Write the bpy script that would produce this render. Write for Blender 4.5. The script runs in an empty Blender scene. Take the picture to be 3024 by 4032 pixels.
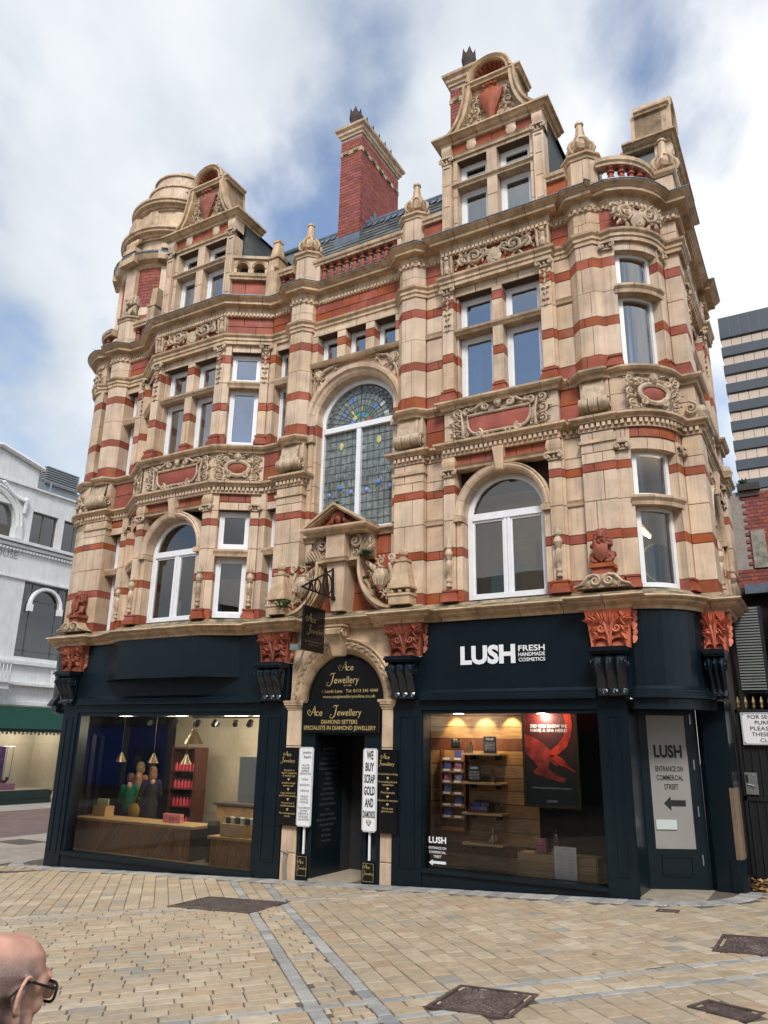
import bpy, bmesh, math, random
from math import sin, cos, pi, radians, sqrt, atan2
from mathutils import Vector, Matrix
random.seed(11)
SC = bpy.context.scene
COL = SC.collection

# ------------------------------------------------------------------ camera
CAMP = Vector((0.0, -11.5, 1.8))
_y, _p, _r = radians(-30.0), radians(17.05), radians(1.05)
_f = Vector((sin(_y)*cos(_p), cos(_y)*cos(_p), sin(_p)))
_rt = Vector((cos(_y), -sin(_y), 0)); _up = _rt.cross(_f)
_r2 = _rt*cos(_r) + _up*sin(_r); _u2 = -_rt*sin(_r) + _up*cos(_r)
cam = bpy.data.cameras.new("camera")
cam.sensor_fit = 'HORIZONTAL'; cam.sensor_width = 36.0; cam.lens = 36.0*2990/3024
cam.clip_start = 0.05; cam.clip_end = 1500
camo = bpy.data.objects.new("camera", cam); COL.objects.link(camo)
camo.matrix_world = Matrix(((_r2.x, _u2.x, -_f.x, CAMP.x), (_r2.y, _u2.y, -_f.y, CAMP.y), (_r2.z, _u2.z, -_f.z, CAMP.z), (0, 0, 0, 1)))
SC.camera = camo

# ------------------------------------------------------------------ world, sun, exposure
SUN_EL, SUN_AZ = radians(44), radians(150)      # azimuth clockwise from +Y
w = bpy.data.worlds.new("World"); SC.world = w; w.use_nodes = True
nt = w.node_tree; nt.nodes.clear()
def N(t, **k):
    n = nt.nodes.new(t)
    for a, b in k.items(): setattr(n, a, b)
    return n
wl = nt.links.new
tc = N('ShaderNodeTexCoord')
sep = N('ShaderNodeSeparateXYZ'); wl(tc.outputs['Generated'], sep.inputs[0])
zz = N('ShaderNodeMath', operation='ADD'); wl(sep.outputs[2], zz.inputs[0]); zz.inputs[1].default_value = 0.55
zc = N('ShaderNodeMath', operation='MAXIMUM'); wl(zz.outputs[0], zc.inputs[0]); zc.inputs[1].default_value = 0.12
dx = N('ShaderNodeMath', operation='DIVIDE'); wl(sep.outputs[0], dx.inputs[0]); wl(zc.outputs[0], dx.inputs[1])
dy = N('ShaderNodeMath', operation='DIVIDE'); wl(sep.outputs[1], dy.inputs[0]); wl(zc.outputs[0], dy.inputs[1])
cmb = N('ShaderNodeCombineXYZ'); wl(dx.outputs[0], cmb.inputs[0]); wl(dy.outputs[0], cmb.inputs[1])
mr_ = N('ShaderNodeMapping'); wl(cmb.outputs[0], mr_.inputs[0]); mr_.inputs['Rotation'].default_value = (0, 0, radians(-22))
mp = N('ShaderNodeMapping'); wl(mr_.outputs[0], mp.inputs[0]); mp.inputs['Location'].default_value = (4.7, 2.1, 0); mp.inputs['Scale'].default_value = (1.35, 0.9, 1)
n1 = N('ShaderNodeTexNoise'); wl(mp.outputs[0], n1.inputs['Vector']); n1.inputs['Scale'].default_value = 2.7; n1.inputs['Detail'].default_value = 7; n1.inputs['Roughness'].default_value = 0.5; n1.inputs['Distortion'].default_value = 0.1
r1 = N('ShaderNodeValToRGB'); wl(n1.outputs[0], r1.inputs[0]); r1.color_ramp.interpolation = 'EASE'
r1.color_ramp.elements[0].position = 0.36; r1.color_ramp.elements[0].color = (0.06, 0.06, 0.06, 1); r1.color_ramp.elements[1].position = 0.53
n2 = N('ShaderNodeTexNoise'); wl(mp.outputs[0], n2.inputs['Vector']); n2.inputs['Scale'].default_value = 1.9; n2.inputs['Detail'].default_value = 5; n2.inputs['Roughness'].default_value = 0.5
r2 = N('ShaderNodeValToRGB'); wl(n2.outputs[0], r2.inputs[0])
r2.color_ramp.elements[0].position = 0.36; r2.color_ramp.elements[0].color = (0.54, 0.61, 0.69, 1)
r2.color_ramp.elements[1].position = 0.60; r2.color_ramp.elements[1].color = (0.96, 0.98, 1.0, 1)
sky = N('ShaderNodeTexSky', sky_type='NISHITA'); sky.sun_disc = False; sky.sun_elevation = SUN_EL; sky.sun_rotation = SUN_AZ
sky.air_density = 1.0; sky.dust_density = 0.4; sky.ozone_density = 1.5
b1 = N('ShaderNodeBackground'); wl(sky.outputs[0], b1.inputs[0]); b1.inputs[1].default_value = 0.15
b2 = N('ShaderNodeBackground'); wl(r2.outputs[0], b2.inputs[0]); b2.inputs[1].default_value = 0.76
mx = N('ShaderNodeMixShader'); wl(r1.outputs[0], mx.inputs[0]); wl(b1.outputs[0], mx.inputs[1]); wl(b2.outputs[0], mx.inputs[2])
wo = N('ShaderNodeOutputWorld'); wl(mx.outputs[0], wo.inputs[0])
sl = bpy.data.lights.new("sun", 'SUN'); sl.energy = 2.0; sl.angle = radians(16); sl.color = (1.0, 0.975, 0.94)
so = bpy.data.objects.new("sun", sl); COL.objects.link(so)
_sd = Vector((sin(SUN_AZ)*cos(SUN_EL), cos(SUN_AZ)*cos(SUN_EL), sin(SUN_EL)))
so.rotation_euler = (-_sd).to_track_quat('-Z', 'Y').to_euler(); so.location = (0, -20, 30)
SC.view_settings.view_transform = 'Standard'; SC.view_settings.look = 'None'
SC.view_settings.exposure = 0.5; SC.view_settings.gamma = 1.0; SC.view_settings.use_curve_mapping = False
cy = SC.cycles
cy.use_denoising = True; cy.max_bounces = 6; cy.diffuse_bounces = 2; cy.glossy_bounces = 2; cy.use_adaptive_sampling = True; cy.adaptive_threshold = 0.03; cy.transmission_bounces = 4; cy.transparent_max_bounces = 12
cy.caustics_reflective = False; cy.caustics_refractive = False; cy.sample_clamp_indirect = 4.0

# ------------------------------------------------------------------ materials
def pmat(name, col, rough=0.6, var=0.15, scale=5.0, bump=0.0, bscale=40.0, rnd=0.0, col2=None, c2pos=(0.45, 0.7), c2scale=2.0, streak=0.0, metal=0.0, coat=0.0, emit=0.0, spec=0.5, wood=None, hrnd=0.0, grime=0.0):
    m = bpy.data.materials.new(name); m.use_nodes = True
    t = m.node_tree; nd = t.nodes; L = t.links.new
    b = nd['Principled BSDF']
    def X(tp, **k):
        n = nd.new(tp)
        for a, c in k.items(): setattr(n, a, c)
        return n
    co = X('ShaderNodeNewGeometry').outputs['Position']
    rgb = X('ShaderNodeRGB'); rgb.outputs[0].default_value = (*col, 1); c = rgb.outputs[0]
    def mix(fac, a, bb, mode='MIX'):
        n = X('ShaderNodeMix', data_type='RGBA', blend_type=mode)
        if hasattr(fac, 'links'): L(fac, n.inputs[0])
        else: n.inputs[0].default_value = fac
        for s, v in ((6, a), (7, bb)):
            if hasattr(v, 'links'): L(v, n.inputs[s])
            else: n.inputs[s].default_value = (*v, 1)
        return n.outputs[2]
    def noise(sc, det=4, vec=None, rg=0.55):
        n = X('ShaderNodeTexNoise'); n.inputs['Scale'].default_value = sc; n.inputs['Detail'].default_value = det; n.inputs['Roughness'].default_value = rg
        L(vec if vec else co, n.inputs['Vector']); return n.outputs[0]
    def rng(v, a, bb, lo, hi):
        n = X('ShaderNodeMapRange'); L(v, n.inputs[0]); n.inputs[1].default_value = a; n.inputs[2].default_value = bb; n.inputs[3].default_value = lo; n.inputs[4].default_value = hi; return n.outputs[0]
    if wood:
        mpn = X('ShaderNodeMapping'); L(co, mpn.inputs[0]); mpn.inputs['Scale'].default_value = wood
        g = noise(3.0, 6, mpn.outputs[0], 0.65)
        c = mix(rng(g, 0.35, 0.65, 0, 1), c, col2 or tuple(x*0.5 for x in col)); col2 = None
    if col2:
        c = mix(rng(noise(c2scale, 5), c2pos[0], c2pos[1], 0, 1), c, col2)
    if rnd or hrnd:
        oi = X('ShaderNodeObjectInfo').outputs['Random']; gi = X('ShaderNodeNewGeometry').outputs['Random Per Island']
        ad = X('ShaderNodeMath', operation='ADD'); L(oi, ad.inputs[0]); L(gi, ad.inputs[1])
        fr = X('ShaderNodeMath', operation='FRACT'); L(ad.outputs[0], fr.inputs[0])
        hs = X('ShaderNodeHueSaturation'); L(c, hs.inputs['Color'])
        if rnd: L(rng(fr.outputs[0], 0, 1, 1-rnd, 1+rnd), hs.inputs['Value'])
        f2 = X('ShaderNodeMath', operation='MULTIPLY'); L(fr.outputs[0], f2.inputs[0]); f2.inputs[1].default_value = 7.31
        f3 = X('ShaderNodeMath', operation='FRACT'); L(f2.outputs[0], f3.inputs[0])
        L(rng(f3.outputs[0], 0, 1, 1-0.5*rnd, 1+0.4*rnd), hs.inputs['Saturation'])
        if hrnd: L(rng(f3.outputs[0], 0, 1, 0.5-hrnd, 0.5+hrnd), hs.inputs['Hue'])
        c = hs.outputs[0]
    if var:
        v = rng(noise(scale, 5), 0.3, 0.7, 1-var, 1+var)
        cc = X('ShaderNodeCombineColor'); L(v, cc.inputs[0]); L(v, cc.inputs[1]); L(v, cc.inputs[2])
        c = mix(1.0, c, cc.outputs[0], 'MULTIPLY')
    if streak:
        mpn = X('ShaderNodeMapping'); L(co, mpn.inputs[0]); mpn.inputs['Scale'].default_value = (9, 9, 0.55)
        s = rng(noise(1.0, 5, mpn.outputs[0], 0.6), 0.5, 0.78, 0, streak)
        c = mix(s, c, (0.07, 0.055, 0.04))
    if grime:
        c = mix(rng(noise(1.9, 9, None, 0.68), 0.50, 0.72, 0, grime), c, (0.10, 0.078, 0.055))
    L(c, b.inputs['Base Color'])
    b.inputs['Roughness'].default_value = rough; b.inputs['Metallic'].default_value = metal
    b.inputs['Specular IOR Level'].default_value = spec
    if coat: b.inputs['Coat Weight'].default_value = coat; b.inputs['Coat Roughness'].default_value = 0.08
    if emit: L(c, b.inputs['Emission Color']); b.inputs['Emission Strength'].default_value = emit
    if bump:
        bp = X('ShaderNodeBump'); bp.inputs['Strength'].default_value = bump; bp.inputs['Distance'].default_value = 0.01
        L(noise(bscale, 5), bp.inputs['Height']); L(bp.outputs[0], b.inputs['Normal'])
    return m

def glassmat(name, refl=0.10, tint=(1, 1, 1), rough=0.0, fres=0.9, wav=0.0):
    m = bpy.data.materials.new(name); m.use_nodes = True
    t = m.node_tree; nd = t.nodes; L = t.links.new; nd.clear()
    tr = nd.new('ShaderNodeBsdfTransparent'); tr.inputs[0].default_value = (*tint, 1)
    gl = nd.new('ShaderNodeBsdfGlossy'); gl.inputs['Roughness'].default_value = rough
    lw = nd.new('ShaderNodeFresnel'); lw.inputs[0].default_value = 1.5
    ma = nd.new('ShaderNodeMath'); ma.operation = 'MULTIPLY_ADD'; L(lw.outputs[0], ma.inputs[0]); ma.inputs[1].default_value = fres; ma.inputs[2].default_value = refl
    ms = nd.new('ShaderNodeMixShader'); L(ma.outputs[0], ms.inputs[0]); L(tr.outputs[0], ms.inputs[1]); L(gl.outputs[0], ms.inputs[2])
    if wav:
        nz = nd.new('ShaderNodeTexNoise'); nz.inputs['Scale'].default_value = 1.6; nz.inputs['Detail'].default_value = 1
        tcn = nd.new('ShaderNodeTexCoord'); L(tcn.outputs['Object'], nz.inputs['Vector'])
        bp = nd.new('ShaderNodeBump'); bp.inputs['Strength'].default_value = wav; bp.inputs['Distance'].default_value = 0.02; L(nz.outputs[0], bp.inputs['Height']); L(bp.outputs[0], gl.inputs['Normal'])
    o = nd.new('ShaderNodeOutputMaterial'); L(ms.outputs[0], o.inputs[0])
    return m
def emat(name, col, s):
    m = bpy.data.materials.new(name); m.use_nodes = True
    t = m.node_tree; t.nodes.clear(); e = t.nodes.new('ShaderNodeEmission'); e.inputs[0].default_value = (*col, 1); e.inputs[1].default_value = s
    o = t.nodes.new('ShaderNodeOutputMaterial'); t.links.new(e.outputs[0], o.inputs[0]); return m

M = {}
M['buff'] = pmat('buff_terracotta', (0.68, 0.51, 0.365), 0.42, 0.15, 3.0, 0.15, 60, spec=0.28, rnd=0.085, col2=(0.62, 0.42, 0.265), c2pos=(0.42, 0.70), c2scale=0.9, streak=0.42, hrnd=0.004, grime=0.30)
M['buff2'] = pmat('buff_moulding', (0.60, 0.425, 0.27), 0.45, 0.22, 4.0, 0.2, 50, rnd=0.10, col2=(0.44, 0.29, 0.155), c2pos=(0.5, 0.75), c2scale=2.5, streak=0.6, spec=0.28, grime=0.42)
M['carve'] = pmat('carved_terracotta', (0.56, 0.42, 0.285), 0.55, 0.3, 12.0, 0.7, 30, streak=0.5, grime=0.5, col2=(0.36, 0.25, 0.15), c2pos=(0.5, 0.72), c2scale=6)
M['weather'] = pmat('weathered_ledge', (0.36, 0.27, 0.17), 0.75, 0.3, 7.0, 0.4, 40, col2=(0.10, 0.10, 0.055), c2pos=(0.45, 0.62), c2scale=4.0, streak=0.6)
M['red'] = pmat('red_terracotta', (0.335, 0.083, 0.042), 0.55, 0.18, 4.0, 0.15, 60, rnd=0.16, streak=0.3, hrnd=0.008, spec=0.22, grime=0.25, col2=(0.40, 0.13, 0.075), c2scale=3.0, c2pos=(0.5, 0.75))
M['redbright'] = pmat('orange_terracotta', (0.60, 0.165, 0.085), 0.6, 0.18, 9.0, 0.2, 60)
M['reddark'] = pmat('dark_terracotta', (0.27, 0.07, 0.036), 0.6, 0.25, 9.0, 0.25, 60, streak=0.3)
M['baluster'] = pmat('baluster_terracotta', (0.29, 0.075, 0.04), 0.55, 0.2, 9, 0.2, 60, streak=0.25, spec=0.25)
M['brick'] = pmat('red_brick', (0.29, 0.075, 0.055), 0.75, 0.18, 8.0, 0.3, 80, rnd=0.22, hrnd=0.01)
M['mortar'] = pmat('mortar', (0.36, 0.30, 0.26), 0.9, 0.15, 10)
M['joint'] = pmat('joint_core', (0.07, 0.045, 0.03), 0.9, 0.15, 8)
M['paint'] = pmat('teal_black_paint', (0.0045, 0.0105, 0.0155), 0.30, 0.12, 2.5, 0.06, 25, spec=0.3, col2=(0.006, 0.014, 0.019), c2scale=0.9)
M['paintg'] = pmat('gloss_black_paint', (0.006, 0.011, 0.017), 0.16, 0.1, 4, 0.0, spec=0.6)
M['white'] = pmat('white_paint', (0.86, 0.86, 0.87), 0.4, 0.04, 8, streak=0.05)
M['whitef'] = pmat('white_faience', (0.74, 0.74, 0.73), 0.45, 0.08, 3, 0.05, 30, streak=0.22)
M['slate'] = pmat('slate', (0.085, 0.095, 0.095), 0.5, 0.2, 7, 0.2, 40, rnd=0.35, col2=(0.14, 0.15, 0.13), c2scale=1.5)
M['lead'] = pmat('lead_flashing', (0.16, 0.19, 0.24), 0.45, 0.2, 6, 0.1, 30, metal=0.3)
M['black'] = pmat('black_iron', (0.006, 0.007, 0.008), 0.45, 0.1, 8)
M['blackgloss'] = pmat('black_acrylic', (0.004, 0.004, 0.005), 0.22, 0, 1, spec=0.5)
M['gold'] = pmat('gold_lettering', (0.50, 0.37, 0.15), 0.5, 0.05, 9)
M['golddim'] = pmat('faded_gold_lettering', (0.16, 0.115, 0.06), 0.5, 0.05, 9)
M['ltwhite'] = pmat('white_lettering', (0.82, 0.82, 0.82), 0.5, 0)
M['ltblack'] = pmat('black_lettering', (0.008, 0.008, 0.008), 0.6, 0)
M['ltgrey'] = pmat('grey_lettering', (0.30, 0.36, 0.42), 0.6, 0)
M['dark'] = pmat('dark_interior', (0.02, 0.02, 0.022), 0.8, 0.1, 2)
M['room'] = pmat('room_wall', (0.20, 0.18, 0.155), 0.9, 0.1, 2)
M['curtain'] = pmat('net_curtain', (0.36, 0.36, 0.34), 0.9, 0.1, 3)
M['glass'] = glassmat('window_glass', 0.01, (0.94, 0.96, 0.96), 0.0, 1.0, 0.02)
M['glassup'] = glassmat('upper_window_glass', 0.34, (0.72, 0.76, 0.76), 0.0, 1.2, 0.12)
M['glasslow'] = glassmat('first_floor_glass', 0.09, (0.86, 0.88, 0.87), 0.0, 1.0, 0.08)
M['pot'] = pmat('sooty_pot', (0.07, 0.045, 0.04), 0.8, 0.3, 12)
M['stain'] = pmat('leaded_glass', (0.16, 0.185, 0.175), 0.18, 0.4, 9, 0.35, 9, spec=0.7, col2=(0.24, 0.27, 0.25), c2scale=5)
M['came'] = pmat('lead_came', (0.06, 0.06, 0.062), 0.6, 0.1)
M['wood'] = pmat('plank_wood', (0.42, 0.20, 0.065), 0.5, 0.1, 6, wood=(14, 6, 2), col2=(0.22, 0.092, 0.03), rnd=0.2)
M['woodh'] = pmat('horizontal_plank_wood', (0.36, 0.21, 0.10), 0.6, 0.15, 6, wood=(1.2, 6, 18), col2=(0.20, 0.105, 0.05), rnd=0.25)
M['woodl'] = pmat('light_pine', (0.52, 0.36, 0.19), 0.55, 0.12, 6, wood=(1.2, 6, 18), col2=(0.38, 0.24, 0.115), rnd=0.12)
M['woodred'] = pmat('dark_mahogany', (0.14, 0.045, 0.022), 0.5, 0.15, 6, wood=(6, 6, 1.2), col2=(0.07, 0.022, 0.012))
M['metal'] = pmat('brushed_metal', (0.45, 0.45, 0.45), 0.35, 0.1, 8, metal=0.9)
M['cast'] = pmat('cast_iron_cover', (0.095, 0.065, 0.058), 0.6, 0.3, 14, 0.3, 60, metal=0.2, col2=(0.15, 0.108, 0.09), c2scale=6)
M['moss'] = pmat('moss_leaf', (0.05, 0.10, 0.025), 0.7, 0.4, 14, rnd=0.4)
M['dryleaf'] = pmat('dry_leaf', (0.28, 0.15, 0.055), 0.7, 0.3, 14, rnd=0.4)
# ------------------------------------------------------------------ mesh helpers
def gz(x): return 0.05*max(x, -16.0)
CURF = [None]
class MB:
    def __init__(s, F=None): s.v = []; s.f = []; s.sm = []; s.F = F if F is not None else CURF[0]
    def add(s, vs, fs, smooth=False):
        o = len(s.v)
        if s.F is not None: vs = [tuple(s.F @ Vector(p)) for p in vs]
        s.v += [tuple(p) for p in vs]; s.f += [tuple(i+o for i in f) for f in fs]; s.sm += [smooth]*len(fs); return s
    def box(s, x0, x1, y0, y1, z0, z1):
        return s.add([(x0,y0,z0),(x1,y0,z0),(x1,y1,z0),(x0,y1,z0),(x0,y0,z1),(x1,y0,z1),(x1,y1,z1),(x0,y1,z1)],
              [(0,3,2,1),(4,5,6,7),(0,1,5,4),(1,2,6,5),(2,3,7,6),(3,0,4,7)])
    def taper(s, cx, cy, z0, z1, a0, b0, a1, b1):   # frustum: half sizes a (x) b (y)
        return s.add([(cx-a0,cy-b0,z0),(cx+a0,cy-b0,z0),(cx+a0,cy+b0,z0),(cx-a0,cy+b0,z0),(cx-a1,cy-b1,z1),(cx+a1,cy-b1,z1),(cx+a1,cy+b1,z1),(cx-a1,cy+b1,z1)],
              [(0,3,2,1),(4,5,6,7),(0,1,5,4),(1,2,6,5),(2,3,7,6),(3,0,4,7)])
    def cham(s, x0, x1, y0, y1, z0, z1, c=0.008):   # block with chamfered front arrises (front = y0)
        vs = [(x0,y1,z0),(x1,y1,z0),(x1,y1,z1),(x0,y1,z1),(x0,y0+c,z0),(x1,y0+c,z0),(x1,y0+c,z1),(x0,y0+c,z1),(x0+c,y0,z0+c),(x1-c,y0,z0+c),(x1-c,y0,z1-c),(x0+c,y0,z1-c)]
        return s.add(vs, [(3,2,1,0),(0,1,5,4),(1,2,6,5),(2,3,7,6),(3,0,4,7),(4,5,9,8),(5,6,10,9),(6,7,11,10),(7,4,8,11),(8,9,10,11)])
    def prism(s, poly, z0, z1, c=0.0):   # vertical prism over plan polygon (ccw seen from above)
        n = len(poly)
        vs = [(x,y,z0) for x,y in poly]+[(x,y,z1) for x,y in poly]
        return s.add(vs, [tuple(range(n-1,-1,-1)), tuple(range(n,2*n))]+[(i,(i+1)%n,(i+1)%n+n,i+n) for i in range(n)])
    def plate(s, poly, y0, y1, smooth=False):     # extrude an xz polygon (ccw seen from -y) from y0 (front) to y1
        n = len(poly)
        vs = [(x,y0,z) for x,z in poly]+[(x,y1,z) for x,z in poly]
        return s.add(vs, [tuple(range(n)), tuple(range(2*n-1,n-1,-1))]+[(i,i+n,(i+1)%n+n,(i+1)%n) for i in range(n)], smooth)
    def dome(s, poly, y, h, edge=0.0):       # bulged plate: outline at y, centre raised towards -y
        n = len(poly); cx = sum(p[0] for p in poly)/n; cz = sum(p[1] for p in poly)/n
        vs = [(x,y+edge,z) for x,z in poly]+[(x,y,z) for x,z in poly]
        for k, hh in ((0.75, 0.45), (0.45, 0.8)):
            vs += [(cx+(x-cx)*k, y-h*hh, cz+(z-cz)*k) for x,z in poly]
        vs.append((cx,y-h,cz)); fs = []
        for r in range(3): fs += [(r*n+i, (r+1)*n+i, (r+1)*n+(i+1)%n, r*n+(i+1)%n)[::-1] for i in range(n)]
        fs += [(3*n+i, 3*n+(i+1)%n, 4*n) for i in range(n)]
        return s.add(vs, fs, True)
    def sweep(s, path, prof, closed=False, caps=True, smooth=False):   # path plan points, prof (outward, z); outward is right-hand side of travel
        P = [Vector((p[0], p[1])) for p in path]; n = len(P); mit = []
        for i in range(n):
            a = P[i-1] if (i > 0 or closed) else None; c = P[(i+1) % n] if (i < n-1 or closed) else None
            d1 = (P[i]-a).normalized() if a is not None else None; d2 = (c-P[i]).normalized() if c is not None else None
            if d1 is None: d1 = d2
            if d2 is None: d2 = d1
            n1 = Vector((d1.y, -d1.x)); n2 = Vector((d2.y, -d2.x)); m = n1+n2
            m = m/max(1e-6, m.dot(n1)) if m.length > 1e-6 else n1
            if m.length > 2.5: m = m.normalized()*2.5
            mit.append(m)
        k = len(prof); vs = []
        for i in range(n):
            for o, z in prof: q = P[i]+mit[i]*o; vs.append((q.x, q.y, z))
        fs = []
        for i in range(n if closed else n-1):
            j = (i+1) % n
            for a in range(k-1): fs.append((i*k+a, j*k+a, j*k+a+1, i*k+a+1))
        if caps and not closed: fs += [tuple(range(k-1,-1,-1)), tuple((n-1)*k+a for a in range(k))]
        return s.add(vs, fs, smooth)
    def arch(s, cx, cz, prof, a0=0.0, a1=pi, n=20, smooth=False, caps=True, sx=1.0):   # prof (radius, y) swept about an axis along y
        k = len(prof); vs = []
        for i in range(n+1):
            a = a0+(a1-a0)*i/n
            for r, y in prof: vs.append((cx+r*cos(a)*sx, y, cz+r*sin(a)))
        fs = [(i*k+b, i*k+b+1, (i+1)*k+b+1, (i+1)*k+b) for i in range(n) for b in range(k-1)]
        if caps: fs += [tuple(range(k)), tuple(n*k+b for b in range(k-1,-1,-1))]
        return s.add(vs, fs, smooth)
    def lathe(s, cx, cy, prof, n=16, a0=0, a1=2*pi, smooth=True, sx=1, sy=1):
        full = abs(a1-a0-2*pi) < 1e-6; m = n if full else n+1; k = len(prof); vs = []
        for i in range(m):
            a = a0+(a1-a0)*i/n
            for r, z in prof: vs.append((cx+r*cos(a)*sx, cy+r*sin(a)*sy, z))
        fs = [(i*k+b, ((i+1) % m)*k+b, ((i+1) % m)*k+b+1, i*k+b+1) for i in range(n) for b in range(k-1)]
        if full and prof[-1][0] > 1e-4: fs.append(tuple(i*k+k-1 for i in range(m)))
        if full and prof[0][0] > 1e-4: fs.append(tuple(i*k for i in range(m-1,-1,-1)))
        return s.add(vs, fs, smooth)
    def tube(s, pts, rad, n=6, smooth=True, flat=1.0):
        P = [Vector(p) for p in pts]; R = rad if hasattr(rad, '__len__') else [rad]*len(P); vs = []; up = Vector((0, 1, 0.01))
        for i, p in enumerate(P):
            d = (P[min(i+1, len(P)-1)]-P[max(i-1, 0)])
            d = d.normalized() if d.length > 1e-9 else Vector((1, 0, 0))
            u = up-d*up.dot(d)
            if u.length < 1e-3: u = Vector((1, 0, 0))-d*d.x
            u.normalize(); v = d.cross(u)
            for j in range(n): a = 2*pi*j/n; vs.append(tuple(p+(u*cos(a)*flat+v*sin(a))*R[i]))
        m = len(P); fs = [(i*n+j, i*n+(j+1) % n, (i+1)*n+(j+1) % n, (i+1)*n+j)[::-1] for i in range(m-1) for j in range(n)]
        fs += [tuple(range(n)), tuple((m-1)*n+j for j in range(n-1,-1,-1))]
        return s.add(vs, fs, smooth)
    def spiral(s, cx, cz, y, r0, r1, turns, a0, d=1, t0=0.02, t1=0.008, n=22, ybul=0.0):
        pts = []; rr = []
        for i in range(n+1):
            t = i/n; a = a0+d*turns*2*pi*t; r = r0+(r1-r0)*t**0.8
            pts.append((cx+r*cos(a), y-ybul*t, cz+r*sin(a))); rr.append(t0+(t1-t0)*t)
        return s.tube(pts, rr, 6)
    def ball(s, cx, cy, cz, r, n=8, sx=1, sy=1, sz=1):
        k = 6; return s.lathe(cx, cy, [(r*sin(pi*i/k), cz-r*sz*cos(pi*i/k)) for i in range(k+1)], n, sx=sx, sy=sy)
    def leaf(s, cx, cz, y, ang, ln, wd, h=0.02, curl=0.0, n=5, lobes=3):
        vs = []; ca, sa = cos(ang), sin(ang)
        for i in range(n+1):
            t = i/n; hw = wd*sin(pi*min(1, 0.12+t*0.88))**0.7*(0.75+0.25*cos(lobes*2*pi*t)); b = curl*t*t*ln
            for q, hh in ((-1, 0.0), (0, 1.0), (1, 0.0)):
                u = t*ln; vv = q*hw+b
                vs.append((cx+u*ca-vv*sa, y-h*hh*(0.4+sin(pi*t)*0.8), cz+u*sa+vv*ca))
        fs = []
        for i in range(n): fs += [(i*3, (i+1)*3, (i+1)*3+1, i*3+1), (i*3+1, (i+1)*3+1, (i+1)*3+2, i*3+2)]
        return s.add(vs, fs, True)
    def acanthus(s, x, z, y, size, ang, d=1, nl=5, th=0.16):    # a scroll with leaves growing off it
        a0 = ang; s.spiral(x+cos(ang)*size*0.1, z+sin(ang)*size*0.1, y, size*0.5, size*0.06, 1.4, a0+pi, d, size*th*0.6, size*th*0.35, 20, size*0.10)
        for i in range(nl):
            t = i/max(1, nl-1); a = a0+pi+d*t*pi*1.2
            s.leaf(x+cos(a)*size*0.48, z+sin(a)*size*0.48, y-0.004, a-d*0.9*(0.5+0.5*t), size*(0.5-0.15*t), size*0.15, size*0.13, d*0.3)
        s.ball(x+cos(ang)*size*0.1, y-size*0.08, z+sin(ang)*size*0.1, size*0.10, 6)
        return s
    def face(s, x, z, y, r):    # small carved mask
        s.ball(x, y, z, r, 10, 0.82, 0.8, 1.1)
        s.taper(x, y-r*0.75, z-r*0.25, z+r*0.15, r*0.16, r*0.2, r*0.08, r*0.08)
        s.ball(x, y-r*0.62, z-r*0.5, r*0.2, 6, 1.3, 0.7, 0.5); s.ball(x, y-r*0.5, z-r*0.8, r*0.25, 6, 1, 0.8, 0.7)
        for q in (-1, 1): s.ball(x+q*r*0.33, y-r*0.62, z+r*0.28, r*0.16, 6, 1.3, 0.6, 0.5)
        for i in range(7): a = pi*i/6; s.ball(x+cos(a)*r*0.78, y-r*0.2, z+r*0.25+sin(a)*r*0.85, r*0.3, 6)
        return s
    def text(s, body, x, z, y, size, align='LEFT', shear=0.0, offset=0.0, sx=1.0, width=None, sp=1.0):
        cu = bpy.data.curves.new('t', 'FONT'); cu.body = body; cu.size = 1; cu.shear = shear; cu.offset = offset; cu.space_character = sp; cu.resolution_u = 3
        ob = bpy.data.objects.new('t', cu); me = bpy.data.meshes.new_from_object(ob)
        k = size/0.682; xs = [v.co.x for v in me.vertices] or [0]; lo, hi = min(xs), max(xs)
        if width: sx = width/((hi-lo)*k)
        off = {'LEFT': lo, 'CENTER': (lo+hi)/2, 'RIGHT': hi}[align]
        s.add([(x+(v.co.x-off)*k*sx, y, z+v.co.y*k) for v in me.vertices], [tuple(p.vertices) for p in me.polygons])
        bpy.data.objects.remove(ob); bpy.data.curves.remove(cu); bpy.data.meshes.remove(me); return s
    def mesh(s, name, mat):
        me = bpy.data.meshes.new(name); me.from_pydata(s.v, [], s.f)
        if any(s.sm):
            me.polygons.foreach_set('use_smooth', s.sm)
            bm = bmesh.new(); bm.from_mesh(me)
            for e in bm.edges:
                if len(e.link_faces) == 2 and e.calc_face_angle(0) > 0.5: e.smooth = False
            bm.to_mesh(me); bm.free()
        me.materials.append(mat); me.update(); return me
def frame(ox, oy, ang, oz=0.0): return Matrix.Translation((ox, oy, oz)) @ Matrix.Rotation(ang, 4, 'Z')

WM = {}
def link(name, data, parent=None, local=False):
    o = bpy.data.objects.new(name, data); COL.objects.link(o)
    if parent is not None:
        o.parent = parent
        if not local: o.matrix_parent_inverse = WM.get(parent.as_pointer(), Matrix()).inverted()
    return o
def obj(name, mb, mat, parent=None, local=False):
    return link(name, mb.mesh(name, M[mat] if isinstance(mat, str) else mat), parent, local)
def tag(o, label, cat, group=None):
    o['label'] = label; o['category'] = cat
    if group: o['group'] = group
    return o
def thing(name, loc, label, cat, group=None, rz=0.0):
    o = bpy.data.objects.new(name, None); COL.objects.link(o); o.location = loc; o.rotation_euler = (0, 0, rz); o.empty_display_size = 0.2
    WM[o.as_pointer()] = Matrix.Translation(loc) @ Matrix.Rotation(rz, 4, 'Z')
    return tag(o, label, cat, group)
def struct(o): o['kind'] = 'structure'; return o
def stuff(o): o['kind'] = 'stuff'; return o
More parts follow.
